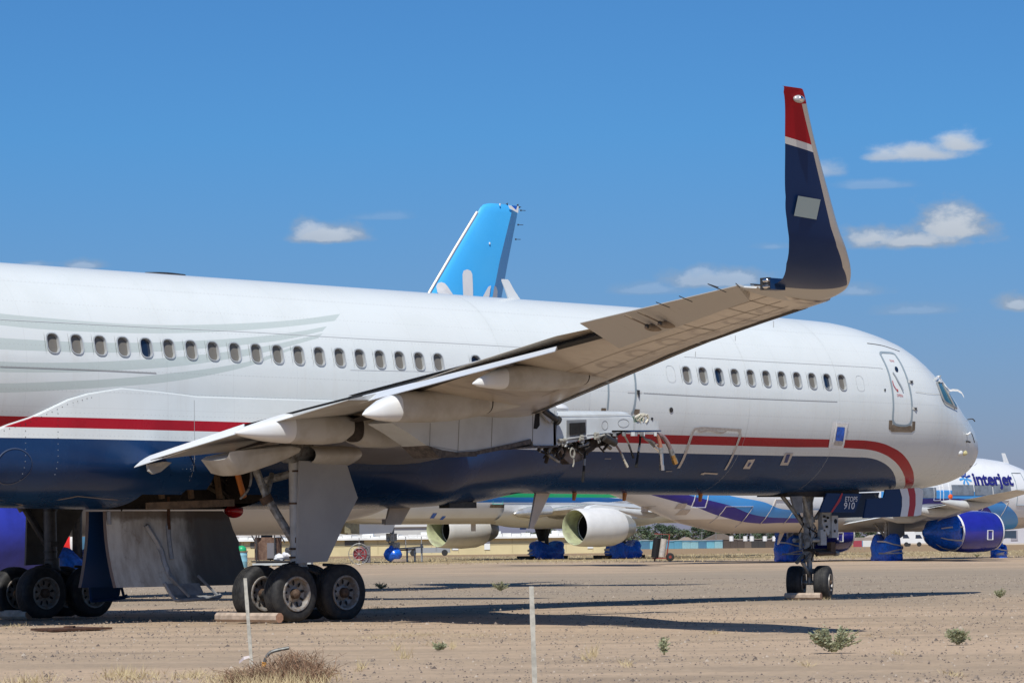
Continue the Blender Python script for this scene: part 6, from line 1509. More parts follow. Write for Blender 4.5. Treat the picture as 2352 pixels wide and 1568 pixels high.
def blue_fin_airliner():
    # left hand airliner: nose to the left, only tail fin, belly, engine and wheels show past the foreground
    P0 = (13.0, 24.1, 0.0); X = thing('airliner', 'white airliner with a sky blue tail fin rising behind the foreground fuselage', 'airplane', P0, math.pi)
    zc = 3.75
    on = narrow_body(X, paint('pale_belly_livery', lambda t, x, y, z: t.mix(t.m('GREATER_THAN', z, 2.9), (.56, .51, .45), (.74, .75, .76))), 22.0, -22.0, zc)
    fin = NT('fin_petal_paint'); sp = fin.node('ShaderNodeSeparateXYZ', {0: fin.obj()}); 
    n = fin.noise(.6, 3, .5); fin.set('Base Color', fin.mix(fin.ramp(n, .3, .7), (.06, .43, .87), (.075, .45, .87))); fin.set('Roughness', .3)
    W = lambda px, py, y=0.0: np.array([-(onY(px, py, P0[1] - y)[0] - P0[0]), y, onY(px, py, P0[1] - y)[2] - P0[2]])
    def loop(pts, th):                            # tapered fin section loops built between leading and trailing edges
        return pts
    LEp = [(940, 756), (990, 668), (1045, 573), (1098, 487), (1102, 482)]; LEp = [(930, 772), (990, 668), (1045, 574), (1098, 486), (1103, 477), (1110, 470), (1122, 467)]
    HGp = [(1098, 800), (1120, 690), (1138, 602), (1166, 492), (1168, 484), (1170, 477), (1171, 472)]
    R1, R2 = [], []
    for k, (l, h) in enumerate(zip(LEp, HGp)):
        a, c = W(*l), W(*h); w = .36 * (1 - .55 * k / 6)
        z = lambda s: a[2] + (c[2] - a[2]) * s
        R1.append([np.array([a[0] + (c[0] - a[0]) * s, sd * w * (math.sqrt(max(0, s)) * 1.5 * (1 - .45 * s)) * .75, z(s)]) for s, sd in ([(0, 0)] + [(u, 1) for u in (.04, .12, .3, .6, 1.0)] + [(u, -1) for u in (1.0, .6, .3, .12, .04)])])
    b = MB(); b.loft(R1, 0); f = b.build('fin', fin.mat, X, sharp=45)
    TEp = [(1142, 800), (1163, 682), (1175, 606), (1194, 496), (1195, 488), (1195, 480), (1195, 476)]
    for k, (h, t) in enumerate(zip(HGp, TEp)):
        a, c = W(*h), W(*t); w = .36 * (1 - .55 * k / 6) * .62; dy = (c[0] - a[0]) * .30          # rudder turned
        R2.append([np.array([a[0], w, a[2]]), np.array([c[0], dy + .03, c[2]]), np.array([c[0], dy - .03, c[2]]), np.array([a[0], -w, a[2]])])
    b = MB(); b.loft(R2, 0); r = b.build('rudder', fin.mat, X, sharp=30)
    b = MB(); P = [W(x_, y_) + np.array([.03, 0, 0]) for x_, y_ in ((985, 677), (990, 668), (1045, 574), (1097, 488))]; b.tube(P, .05, 10, k=1); b.build('leading_edge_strip', mat('fin_edge_metal', (.66, .63, .58), .35, .3), f)
    def onfin(px, py, extra=.02):
        p = W(px, py, 0); 
        for _ in range(3):
            s = None
            zz = p[2]; L = np.array([W(*q) for q in LEp]); H = np.array([W(*q) for q in HGp]); o = np.argsort(L[:, 2])
            xl = float(np.interp(zz, L[o, 2], L[o, 0])); o2 = np.argsort(H[:, 2]); xh = float(np.interp(zz, H[o2, 2], H[o2, 0])); s = min(1, max(0, (xl - p[0]) / (xl - xh)))
            y = .36 * (1 - .3 * max(0, min(1, (zz - 8.5) / 3.3))) * math.sqrt(s) * 1.5 * (1 - .45 * s) * .75 + extra; p = W(px, py, y)
        return p
    wh = mat('petal_white', (.70, .70, .71), .4)
    zt = Z(1650, 750, 3.136)
    def petal(pts, par): b = MB(); P = [onfin(*zt(*q)) for q in pts]; c = sum(P) / len(P); b.add(P + [c], [(i, (i + 1) % len(P), len(P)) for i in range(len(P))]); b.build('petal', wh, par, sharp=None)
    petal([(636, 1345), (630, 1200), (627, 1090), (640, 1045), (685, 1026), (730, 1045), (750, 1085), (757, 1200), (760, 1350), (760, 1500), (640, 1500)], f)
    petal([(312, 1315), (298, 1240), (315, 1200), (360, 1186), (405, 1200), (440, 1240), (500, 1330), (560, 1420), (420, 1420)], f)
    petal([(890, 1355), (925, 1290), (950, 1245), (972, 1233), (985, 1232), (965, 1360), (945, 1450), (850, 1440)], f)
    b = MB(); P = [W(*zt(*q), y_) for q, y_ in (((988, 1233), .16), ((1010, 1250), .06), ((1028, 1300), -.02), ((1024, 1365), -.02), ((1010, 1450), .0), ((948, 1450), .2), ((968, 1360), .19))]
    P = [p + np.array([0, .14, 0]) for p in P]; b.add(P, [tuple(range(len(P)))]); b.build('petal', wh, r, sharp=None)
    b = MB(); P = [W(*zt(*q), .2) for q in ((1200, 222), (1240, 228), (1300, 285), (1315, 232), (1332, 240), (1325, 322), (1215, 262))]; b.add(P, [tuple(range(len(P)))], 0); P = [W(*zt(*q), .19) for q in ((1235, 228), (1318, 232), (1312, 290), (1290, 280))]; b.add(P, [tuple(range(4))], 1); b.build('tip_cover', [M['tape'], M['bluefilm']], f, sharp=None)
    b = MB()
    for q1, q2 in (((1360, 288), (1418, 290)), ((1325, 468), (1388, 470)), ((1295, 650), (1355, 652)), ((1340, 248), (1362, 246)), ((1188, 482), (1140, 440)), ((1010, 1115), (932, 1060)), ((1185, 210), (1196, 195)), ((1320, 222), (1330, 212))): b.tube([W(*zt(*q1), .1), W(*zt(*q2), .1)], .010, 5, k=1); b.blob(W(*zt(*q1), .1), (.03, .03, .03), amp=0, n=4)
    b.build('static_wick', M['darksteel'], r)
    for q in ((968, 702), (1097, 216)): b = MB(); p = onfin(*zt(*q)); b.blob(p, (.03, .02, .04), amp=0, n=5); b.build('fin_light', M['tape'], f)
    wm = mat('grey_underwing', (.50, .49, .46), .45, var=.15, vs=1); simple_wing(X, wm, (1.5, 5.4, -1.6, 2.75), (17.0, -2.4, -3.9, 3.9)); simple_wing(X, wm, (.6, -17.0, -20.4, 4.6), (6.2, -19.9, -21.6, 5.2), 'tailplane')
    cow = bpy.data.materials['royal_blue_cowl']; vio = mat('violet_blue_film', (.035, .05, .42), .4, var=.3, vs=1.2, bump=.6, bs=3)
    for s in (-1, 1):
        c = (0, s * 5.75, 1.75); r_ = 1.2
        engine(X, c, [([(2.5, .02), (2.52, r_ * .62), (3.2, r_ * .94), (3.7, r_ * 1.02), (5.2, r_ * 1.05), (6.8, r_ * .98), (7.2, r_ * .9), (7.22, .02)], 0)], [vio])
        b = MB(); b.prism([(2.0, c[1] - .2, 2.6), (6.5, c[1] - .2, 2.75), (5.0, c[1] - .2, 3.1), (1.0, c[1] - .2, 3.0)], (0, .4, 0)); b.build('engine_strut', wm, X, sharp=None)
        b = MB(); b.cyl((0, s * 3.8, .5), (0, s * 3.8, 2.6), .13, n=12); b.build('gear_leg', M['darksteel'], X)
        wrapped_bogie(X, (0, s * 3.8, -.02), 1.5, 1.5, 1.32, seed=5 + s)
    b = MB(); b.cyl((16.9, 0, .4), (16.9, 0, 1.9), .1, n=12); b.build('gear_leg', M['steel'], X); wrapped_bogie(X, (16.9, 0, -.02), .95, .75, .8, seed=4)
blue_fin_airliner()

def red_nacelle():
    # red engine end glimpsed past the far wheels, under a pale wing
    p = atD(185, 1243, 132); g = gz(p[0], p[1]); s = thing('aircraft_engine', 'red engine with white ring under a pale wing, seen past the far main wheels', 'engine', (p[0], p[1], g), YAW)
    h = p[2] - g; b = MB(); R_ = math.radians
    b.rev([(-1.9, .02), (-1.8, .72), (-.9, 1.0), (0, 1.12)], (0, 0, h), (-.25, -1, 0), 32, 0); b.rev([(-.02, 1.13), (.14, 1.18)], (0, 0, h), (-.25, -1, 0), 32, 1); b.rev([(.14, 1.18), (.8, 1.25), (2.6, 1.2), (3.2, 1.0)], (0, 0, h), (-.25, -1, 0), 32, 2)
    b.build('engine_cowl', [mat('bright_red_cowl', (.72, .022, .02), .35), M['tape'], mat('slate_blue_cowl', (.06, .16, .26), .35)], s, sharp=50)
    b = MB(); b.box((.5, 2.5, h + 1.75), (5.0, 9, .35)); b.box((1.2, -.2, h + 1.35), (3.0, .4, .6)); b.build('wing_panel', M['beige_under'], s, sharp=None)
    b = MB(); b.cyl((1.2, 6, 0), (1.2, 6, h + 1.7), .2); b.cyl((1.2, 3.5, 0), (1.2, 3.5, h + 1.7), .2); b.build('trestle_leg', M['steel'], s)
red_nacelle()

def far_airliner():
    D = 500; p = gp(650, D); X = thing('airliner', 'small distant airliner with a teal and green tail beyond the yellow building', 'airplane', tuple(p), YAW - math.pi / 2 + math.pi)
    def pf(t, x, y, z):
        c = t.mix(t.m('LESS_THAN', t.m('ADD', z, t.m('MULTIPLY', x, .04)), 2.9), (.78, .78, .78), (.01, .16, .36)); return t.mix(t.m('LESS_THAN', t.m('ADD', z, t.m('MULTIPLY', x, .04)), 2.5), c, (.02, .35, .16))
    # spans the picture from x 545 to 790
    k = FOC / D; L0 = (650 - 540) / k; L1 = (800 - 650) / k
    def pf2(t, x, y, z):
        c = t.mix(t.m('MULTIPLY', t.m('GREATER_THAN', x, 1.5), t.m('GREATER_THAN', z, 4.2)), (.80, .80, .80), (.01, .17, .38)); return t.mix(t.m('MULTIPLY', t.m('GREATER_THAN', x, 4.0), t.m('MULTIPLY', t.m('GREATER_THAN', z, 3.6), t.m('LESS_THAN', z, 4.2))), c, (.02, .36, .15))
    on = narrow_body(X, paint('teal_band_livery', pf2), L0, -L1, 3.7, 1.9, 1.8, 8.0, 20)
    teal = NT('teal_fin_paint'); n = teal.noise(.8, 3, .6); sp = teal.node('ShaderNodeSeparateXYZ', {0: teal.obj()}); c = teal.mix(teal.m('GREATER_THAN', n, .53), (.01, .16, .34), (.65, .70, .74)); c = teal.mix(teal.m('GREATER_THAN', sp.outputs[2], 8.2), c, (.01, .16, .34)); c = teal.mix(teal.m('GREATER_THAN', teal.m('ADD', sp.outputs[2], teal.m('MULTIPLY', sp.outputs[0], -.6)), 9.9), c, (.03, .36, .12)); teal.set('Base Color', c)
    w = lambda px: (650 - px) / k; hz = lambda py: 1.25 + (1262 - py) / k - p[2]
    b = MB(); P = [(w(620), hz(1236)), (w(640), hz(1198)), (w(655), hz(1194)), (w(650), hz(1236))]; b.prism([(x_, -.15, z_) for x_, z_ in P], (0, .3, 0)); b.build('fin', teal.mat, X, sharp=None)
    b = MB(); b.box((0, 0, 1.0), (6, 2, 2)); b.build('landing_gear', M['darksteel'], X)
far_airliner()

# ================================================================== background: buildings, trees, yard
def hz_y(px): return 1255.7 - (px - 1182) * .0125 * 1.0
def top_z(px, py, D): return float(atD(px, py, D)[2])
FACE = YAW - math.pi / 2                        # rotation that turns local x to picture right, local y away from the camera
def place(name, label, cat, px, D, group=None, rz=0.0):
    p = gp(px, D); return thing(name, label, cat, tuple(p), FACE + rz, group), p, FOC / D
def bx(b, x0, x1, y0, y1, z0, z1, m=0): b.box(((x0 + x1) / 2, (y0 + y1) / 2, (z0 + z1) / 2), (x1 - x0, y1 - y0, z1 - z0), m)

def buildings():
    ylw = mat('yellow_wall_paint', (.62, .53, .31), .85, var=.12, vs=.3); wroof = mat('white_roof_coat', (.80, .80, .78), .7, var=.15, vs=.4); dk = mat('dark_canopy', (.10, .10, .095), .8)  # wall, roof, and a near black colour for the canopies
    D = 330; X, p, k = place('building', 'long low yellow building with a white roof behind the parked airliners', 'building', 970, D)
    x0, x1 = (528 - 970) / k, (1392 - 970) / k; H = top_z(970, 1238, D) - p[2]
    b = MB(); bx(b, x0, x1, 0, 14, -.5, H, 0); w = b.build('wall', ylw, X, sharp=None)
    b = MB(); rnd = random.Random(3)
    bx(b, x0 - .4, x1 + .3, -.5, 14.5, H, H + .22, 0)
    for i in range(40): u = x0 + (x1 - x0) * i / 40; bx(b, u, u + (x1 - x0) / 40 - .05, -.3, 13, H + .22, H + .30 + .28 * rnd.random(), 0)
    for i in range(10): u = rnd.uniform(x0, x1); bx(b, u, u + rnd.uniform(.5, 1.6), 1, 3, H + .3, H + .75, 0)
    b.build('roof', wroof, X, sharp=None)
    for px in (1046, 1119, 1238, 1356, 1480): 
        if px > 1390: continue
        u = (px - 970) / k; b = MB(); bx(b, u - .3, u + .3, -.08, .02, .5, 1.45, 0); b.build('window', mat('pale_louvre', (.72, .74, .74), .5) if 'pale_louvre' not in bpy.data.materials else bpy.data.materials['pale_louvre'], X, sharp=None)
    for a, c, z0, z1 in ((575, 640, H - .65, H - .1), (792, 836, H - .55, H - .05), (533, 553, .4, 1.6)):
        b = MB(); bx(b, (a - 970) / k, (c - 970) / k, -.1, .02, z0, z1, 0); b.build('canopy', dk if a != 533 else mat('brown_door', (.22, .18, .15), .8), X, sharp=None)
    b = MB()
    for i in range(14): u = x0 + (x1 - x0) * (i + .5) / 14; bx(b, u, u + .06, -.04, .02, .2, H, 0)
    bx(b, x0, x1, -.05, .02, H * .62, H * .62 + .07, 0); b.build('wall_joint', mat('joint_shade', (.45, .38, .23), .9), X, sharp=None)
    # pale grey hangar far behind
    D = 620; X, p, k = place('hangar', 'huge pale grey hangar wall behind the yellow building', 'building', 830, D)
    H = top_z(830, 1211, D) - p[2]; xa, xb, xc = (545 - 830) / k, (985 - 830) / k, (1105 - 830) / k
    b = MB(); bx(b, xa, xb, 0, 60, -1, H, 0); b.build('wall', mat('hangar_grey', (.50, .50, .49), .7, var=.12, vs=.12), X, sharp=None)
    b = MB(); bx(b, xb, xc, 2, 50, -1, H * .93, 0); b.build('wall', mat('hangar_slate', (.20, .20, .215), .7, var=.15, vs=.2), X, sharp=None)
    b = MB(); bx(b, xa - .5, xb + .5, -.5, 60.5, H, H + .5, 0); b.build('roof', mat('hangar_roof', (.55, .55, .55), .7), X, sharp=None)
    b = MB(); bx(b, (1046 - 830) / k, (1053 - 830) / k, -.1, .0, H * .42, H * .58); b.build('sign', M['tape'], X, sharp=None)
    # right edge building with grey panels
    D = 560; X, p, k = place('building', 'pale building with grey panels and a flat roof at the right edge', 'building', 2340, D)
    H = top_z(2340, 1203, D) - p[2]; u = lambda px: (px - 2340) / k
    b = MB(); bx(b, u(2268), u(2420), 0, 30, -1, H, 0); b.build('wall', mat('lilac_grey_wall', (.52, .51, .55), .7, var=.1, vs=.2), X, sharp=None)
    b = MB(); bx(b, u(2266), u(2422), -.3, 30, H, H + .4); b.build('roof', mat('pale_roof', (.6, .6, .6), .7), X, sharp=None)
    for a, c, z0, z1, mm in ((2290, 2312, H * .35, H * .8, 'grey_panel_dark'), (2322, 2338, H * .2, H * .7, 'grey_panel_dark'), (2300, 2420, H * .84, H * .90, 'grey_panel_dark')):
        b = MB(); bx(b, u(a), u(c), -.12, .02, z0, z1); b.build('panel', mat(mm, (.30, .29, .33), .7) if mm not in bpy.data.materials else bpy.data.materials[mm], X, sharp=None)
    D = 540; X, p, k = place('wall', 'long low cream wall in front of the right edge building', 'wall', 2330, D); b = MB(); bx(b, (2255 - 2330) / k, (2420 - 2330) / k, 0, .6, -.5, top_z(2330, 1247, D) - p[2]); b.build('panel', mat('cream_wall', (.56, .50, .42), .8, var=.1, vs=.3), X, sharp=None)
    # houses among the trees
    rmat = {c: mat(f'roof_{c}', col, .9, var=.15, vs=.5) for c, col in (('tan', (.34, .27, .22)), ('grey', (.26, .25, .26)), ('red', (.48, .14, .06)), ('brown', (.17, .14, .12)), ('pale', (.50, .43, .36)))}
    hw = mat('stucco_wall', (.55, .47, .38), .9, var=.1, vs=.4)
    for px, top, wd, D, c, lab in ((1577, 1233, 34, 880, 'tan', 'small tan roofed house left of the dark trees behind the airport'), (1655, 1225, 62, 900, 'brown', 'brown roofed house with a gable in the middle of the trees'), (1280, 1226, 40, 760, 'red', 'red roofed shed behind the near engine'),
                                   (1790, 1228, 30, 910, 'tan', 'tan roofed house half hidden by trees under the blue striped belly'), (2010, 1228, 44, 900, 'pale', 'pale roofed house behind the blue fence at right'), (2075, 1222, 36, 880, 'brown', 'dark roofed house behind the white trucks'), (1480, 1240, 46, 820, 'grey', 'grey flat shed beside the wrapped wheels'), (1130, 1222, 26, 800, 'tan', 'tan house behind the far engine'), (2120, 1240, 60, 870, 'tan', 'long tan house right of the white trucks')):
        X, p, k = place('house', lab, 'house', px, D, 'houses behind the airport'); w = wd / k / 2; H = max(2.2, top_z(px, top, D) - p[2])
        b = MB(); bx(b, -w, w, 0, 8, -1, H * .62); b.build('wall', hw, X, sharp=None)
        b = MB(); b.prism([(-w - .5, -.6, H * .6), (w + .5, -.6, H * .6), (w * .25, -.6, H), (-w * .25, -.6, H)], (0, 9.2, 0)); b.build('roof', rmat[c], X, sharp=None)
        b = MB(); bx(b, -w * .5, -w * .2, -.1, .02, H * .2, H * .45); b.build('window', M['glass'], X, sharp=None)
buildings()

def trees():
    leaf = [mat('leaf_dark', (.06, .095, .05), .8, var=.3, vs=1), mat('leaf_mid', (.095, .14, .07), .8, var=.3, vs=1), mat('leaf_pale', (.13, .16, .085), .8, var=.3, vs=1)]
    bark = mat('tree_bark', (.14, .11, .085), .9)
    def proto(seed, m, H=7.0, W=3.2, n=1500, tall=False):
        rnd = random.Random(seed); b = MB(); b.tube([(0, 0, 0), (.1, 0, H * .3), (-.1, .1, H * .62)], lambda t: .22 * (1 - t * .6), 7)
        for k in range(7): a = rnd.uniform(0, 6.28); b.tube([(0, 0, H * rnd.uniform(.25, .5)), (math.cos(a) * W * .4, math.sin(a) * W * .4, H * .6), (math.cos(a) * W * .7, math.sin(a) * W * .7, H * .75)], .06, 5)
        T = thing('tree', 'tree', 'tree', (0, 0, -50)); b.build('trunk', bark, T)
        b = MB(); cl = []
        for k in range(16):
            a = rnd.uniform(0, 6.28); z = rnd.uniform(.22, .92); r = W * math.sqrt(rnd.random()) * (1.0 - .7 * abs(z - .5)) ; cl.append((r * math.cos(a), r * math.sin(a), H * z, rnd.uniform(.5, 1.15) * W * .36, rnd.random()))
        for k in range(n):
            c = rnd.choice(cl); d = np.array([rnd.gauss(0, 1), rnd.gauss(0, 1), rnd.gauss(0, .8)]); d = d / np.linalg.norm(d) * c[3] * rnd.random() ** .4; p = np.array(c[:3]) + d
            if p[2] < .3: continue
            s = rnd.uniform(.12, .30); u = np.array([rnd.gauss(0, 1), rnd.gauss(0, 1), rnd.gauss(0, .6)]); u /= np.linalg.norm(u); v = np.cross(u, [rnd.gauss(0, 1), rnd.gauss(0, 1), rnd.gauss(0, 1)]); v /= np.linalg.norm(v) + 1e-6
            b.add([p - u * s, p + v * s * .7, p + u * s, p - v * s * .7], [(0, 1, 2, 3)], 0 if c[4] < .7 else 1)
        b.build('crown', [leaf[m], leaf[min(2, m + 1)]], T, sharp=None, fix=False); return T
    P = [proto(1, 0), proto(2, 0, 7.5, 3.6), proto(3, 1, 6.5, 3.0, 1300), proto(4, 2, 6, 2.6, 900)]
    rows = [(1462, 1218, 880, 3), (1478, 1208, 940, 2), (1500, 1212, 900, 1), (1522, 1205, 950, 1), (1545, 1208, 930, 0), (1560, 1216, 900, 2), (1592, 1214, 960, 2), (1612, 1208, 930, 1), (1632, 1204, 950, 0), (1656, 1203, 980, 3), (1676, 1204, 960, 2), (1700, 1202, 990, 0), (1722, 1200, 960, 1), (1745, 1208, 940, 0), (1768, 1210, 930, 1), (1790, 1212, 920, 0), (1812, 1214, 910, 0), (1838, 1214, 930, 1), (1865, 1212, 950, 0), (1890, 1214, 930, 1), (1915, 1212, 950, 0), (1945, 1208, 930, 1), (1972, 1206, 950, 0), (1995, 1210, 930, 2), (2020, 1206, 960, 0), (2048, 1204, 940, 1), (2070, 1208, 960, 2), (2092, 1206, 930, 1), (2118, 1208, 940, 0), (1262, 1214, 860, 3), (1280, 1216, 880, 3), (1300, 1218, 870, 2), (1322, 1220, 900, 3), (1112, 1222, 900, 1), (1128, 1226, 910, 0), (1210, 1222, 930, 2), (1440, 1222, 960, 3), (1422, 1226, 940, 2), (2140, 1214, 960, 1), (2250, 1218, 980, 0), (2160, 1216, 970, 0)]
    kinds = ['dark dense tree', 'broad dark green tree', 'mid green rounded tree', 'pale grey green thin tree']
    ORD = 'first second third fourth fifth sixth seventh eighth ninth tenth eleventh twelfth thirteenth fourteenth fifteenth sixteenth seventeenth eighteenth nineteenth twentieth twenty-first twenty-second twenty-third twenty-fourth'.split()
    belt = lambda px: 0 if px < 1430 else (1 if px < 1930 else 2)
    rank = {r: sorted(q for q in rows if belt(q[0]) == belt(r[0])).index(r) for r in rows}
    for i, (px, top, D, k) in enumerate(rows):
        p = gp(px, D); H = top_z(px, top, D) - p[2]; base = (7.0, 7.5, 6.5, 6.0)[k]; s = H / base
        where = 'under the blue striped belly' if 1430 < px < 1930 else ('beyond the covered engine' if px > 1930 else 'below the white airliner')
        dup(P[k], tuple(p), (i * 1.7) % 6.28, f'{kinds[k]}, {ORD[rank[(px, top, D, k)]]} from the left {where}', (s * 1.55, s * 1.55, s * 1.04))
        for o in (P[k],): pass
    for o in list(COL.objects):
        if o.parent is None and o.get('category') == 'tree':
            o['group'] = 'trees behind the airport'
    for T in P:
        for c in kids(T): COL.objects.unlink(c); bpy.data.objects.remove(c)
        COL.objects.unlink(T); bpy.data.objects.remove(T)
    # shrubs closing the gaps low down behind the sheds
    b = MB(); rnd = random.Random(5)
    for k in range(2600):
        px = rnd.choice((rnd.uniform(1440, 2170), rnd.uniform(1440, 2170), rnd.uniform(1250, 1330))); D = rnd.uniform(960, 1010); p = gp(px, D); s = rnd.uniform(.4, .8); z = rnd.uniform(0, 2.6)
        u = np.array([rnd.gauss(0, 1), rnd.gauss(0, 1), rnd.gauss(0, 1)]); u /= np.linalg.norm(u); v = np.cross(u, [rnd.gauss(0, 1), 0, rnd.gauss(0, 1)]); v /= np.linalg.norm(v) + 1e-6; c = p + np.array([0, 0, z])
        b.add([c - u * s, c + v * s, c + u * s, c - v * s], [(0, 1, 2, 3)], rnd.choice((0, 0, 1)))
    tag(b.build('undergrowth', [leaf[0], leaf[1]], None, sharp=None, fix=False), 'low dark undergrowth below the far trees', 'undergrowth', kind='stuff')
trees()

def yard():
    # rows of stored boxes, drums and vehicles along the far fence
    def crate_row(px0, px1, top, bot, D, n, cols, name, lab, cat, group, roof=False):
        rnd = random.Random(int(px0)); ms = [mat(f'{name}_paint', c, .6, var=.25, vs=.6) for c in cols]; k = FOC / D; ob = {}
        for i in range(n):
            px = px0 + (px1 - px0) * (i + .5) / n; w = (px1 - px0) / n / k; p = gp(px, D); H = (top_z(px, top, D) - p[2]) * rnd.uniform(.9, 1.04)
            o = thing(name, lab(i, n), cat, tuple(p), FACE, group); c = rnd.randrange(len(ms)); b = MB(); bx(b, -w * .49, w * .49, 0, 2.4, 0, H * .94, 0)
            for j in range(5): bx(b, -w * .45 + j * w * .2, -w * .45 + j * w * .2 + .06, -.05, .02, .1, H * .9, 0)
            b.build('body', ms[c], o, sharp=None); b = MB(); bx(b, -w * .5, w * .5, -.1, 2.5, H * .94, H); b.build('lid', ms[(c + 1) % len(ms)], o, sharp=None)
    pos = lambda what: (lambda i, n: f'{what}, {"leftmost" if i == 0 else "rightmost" if i == n - 1 else ["second", "third", "fourth", "fifth", "sixth", "seventh", "eighth", "ninth", "tenth", "eleventh", "twelfth", "thirteenth", "fourteenth"][i - 1] + " from the left"} of its row')
    crate_row(1455, 1660, 1241, 1262, 560, 11, [(.10, .30, .42), (.16, .42, .52), (.07, .19, .30), (.25, .45, .50)], 'container', pos('faded blue container behind the drum cart'), 'container', 'blue containers along the far fence')
    crate_row(1662, 1790, 1238, 1262, 545, 8, [(.045, .042, .042), (.08, .06, .05), (.14, .11, .09)], 'engine_crate', pos('dark crate right of the blue containers'), 'crate', 'dark crates along the far fence')
    crate_row(1800, 1960, 1242, 1268, 500, 7, [(.55, .21, .04), (.42, .25, .10), (.6, .33, .08)], 'hopper', pos('orange brown steel hopper behind the wrapped port wheels'), 'hopper', 'orange hoppers by the far fence')
    crate_row(1256, 1330, 1255, 1270, 520, 5, [(.10, .20, .38), (.25, .3, .36), (.5, .5, .5)], 'bin', pos('small blue grey bin between the wrapped wheels'), 'bin', 'bins by the far fence')
    # white marks above the dark crates
    for i, px in enumerate((1680, 1712, 1727, 1757, 1779, 1795, 1838, 1862, 1930, 1955)):
        D = 540; p = gp(px, D); o = thing('drum', f'white drum standing on the crates, {["leftmost", "second", "third", "fourth", "fifth", "sixth", "seventh", "eighth", "ninth", "rightmost"][i]} from the left', 'drum', (p[0], p[1], top_z(px, 1242, D)), FACE, 'white drums on the crates')
        o['label'] = o['label'].replace('leftmost from the left', 'leftmost of all').replace('rightmost from the left', 'rightmost of all')
        b = MB(); b.cyl((0, -.1, -.0), (0, -.1, .85), .38, n=12); b.build('drum_body', M['tape'], o); b = MB(); b.cyl((0, -.1, .85), (0, -.1, .92), .40, n=12); b.build('drum_lid', M['steel'], o)
    def fence(px0, px1, top, D, col, lab):
        X, p, k = place('fence', lab, 'fence', (px0 + px1) / 2, D); w = (px1 - px0) / 2 / k; H = top_z((px0 + px1) / 2, top, D) - p[2]
        b = MB(); bx(b, -w, w, 0, .1, 0, H); b.build('panel', mat('fence_panel', col, .7, var=.15, vs=.5), X, sharp=None)
        for j in range(8): b = MB(); u = -w + 2 * w * j / 7; bx(b, u - .06, u + .06, -.1, .0, 0, H + .15); b.build('post', M['steel'], X, sharp=None)
    fence(1935, 2062, 1241, 580, (.08, .27, .45), 'long low blue fence between the wrapped main wheels at right')
    fence(1430, 1800, 1240, 690, (.10, .14, .24), 'dark blue fence behind the row of faded containers')
    X, p, k = place('wall', 'long low grey tan wall at the foot of the far trees', 'wall', 1720, 790); b = MB(); bx(b, -300 / k, 320 / k, 0, .5, -.5, top_z(1720, 1237, 790) - p[2]); b.build('panel', mat('grey_tan_wall', (.34, .29, .25), .9, var=.2, vs=.3), X, sharp=None)
    # vehicles
    def van(px, D, L, H, col, lab, truck=False, rz=0.0):
        o, p, k = place('parked_truck' if truck else 'parked_car', lab, 'truck' if truck else 'car', px, D, 'vehicles along the far fence', rz); m_ = mat('vehicle_paint', col, .35, coat=.3) if f'vp{col}' not in M else M[f'vp{col}']; M[f'vp{col}'] = m_
        b = MB(); w = L / 2
        if truck: prof = [(-w, .5), (-w, H), (w * .35, H), (w * .38, H * .8), (w * .7, H * .8), (w * .85, H * .5), (w, H * .45), (w, .5)]
        else: prof = [(-w, .4), (-w, H * .6), (-w * .75, H * .65), (-w * .5, H), (w * .25, H), (w * .55, H * .65), (w * .95, H * .58), (w, .4)]
        b.prism([(x, 0, z) for x, z in prof], (0, 1.8, 0)); b.build('body', m_, o, sharp=None)
        b = MB(); q = [(-w * .45, H * .66), (-w * .42, H * .93), (w * .22, H * .93), (w * .42, H * .66)] if not truck else [(w * .4, H * .52), (w * .42, H * .76), (w * .66, H * .76), (w * .78, H * .52)]; b.add([(x, -.02, z) for x, z in q], [(0, 1, 2, 3)]); b.build('window', M['glass'], o, sharp=None)
        for s in (-.6, .6): b = MB(); b.cyl((w * s, -.02, .34), (w * s, .25, .34), .34, n=14); b.build('wheel', M['tyre'], o)
    van(2058, 470, 5.2, 2.4, (.70, .70, .70), 'white truck half behind the wrapped starboard wheels', True); van(2086, 470, 5.5, 2.3, (.72, .72, .72), 'white truck in the middle of the three by the wrapped wheels', True); van(2112, 478, 5.5, 2.2, (.62, .62, .62), 'greyish truck nearest to the exhaust cover', True)
    van(1865, 430, 4.4, 1.45, (.18, .24, .28), 'dark grey car in front of the orange hoppers'); van(1925, 440, 4.2, 1.5, (.55, .57, .58), 'silver car left of the wrapped port wheels'); van(1318, 500, 4.6, 1.6, (.72, .72, .72), 'white car below the near engine cowl'); van(1345, 510, 4.6, 1.7, (.66, .66, .66), 'pale car hidden partly by the near engine'); van(1402, 505, 4.6, 1.6, (.35, .36, .38), 'grey car between the engine and the right wrapped bogie'); van(2030, 520, 4.5, 1.5, (.6, .6, .58), 'cream car in front of the blue fence')
    # lamp posts, crane arm and signs
    for i, (px, top, D, lab) in enumerate(((1612, 1222, 640, 'thin grey pole behind the drum cart'), (1645, 1216, 640, 'thin pole rising before the brown roofed house'), (1700, 1220, 620, 'thin pole left of the dark crates'), (2274, 1190, 300, 'tall thin post just right of the wrapped nose wheels'))):
        X, p, k = place('lamp_post', lab, 'pole', px, D); b = MB(); H = top_z(px, top, D) - p[2]; b.cyl((0, 0, -.3), (0, 0, H), .09, .06, 8); b.build('pole', M['steel'], X); b = MB(); b.box((.2, 0, H), (.6, .12, .12)); b.build('lamp', M['steel'], X, sharp=None)
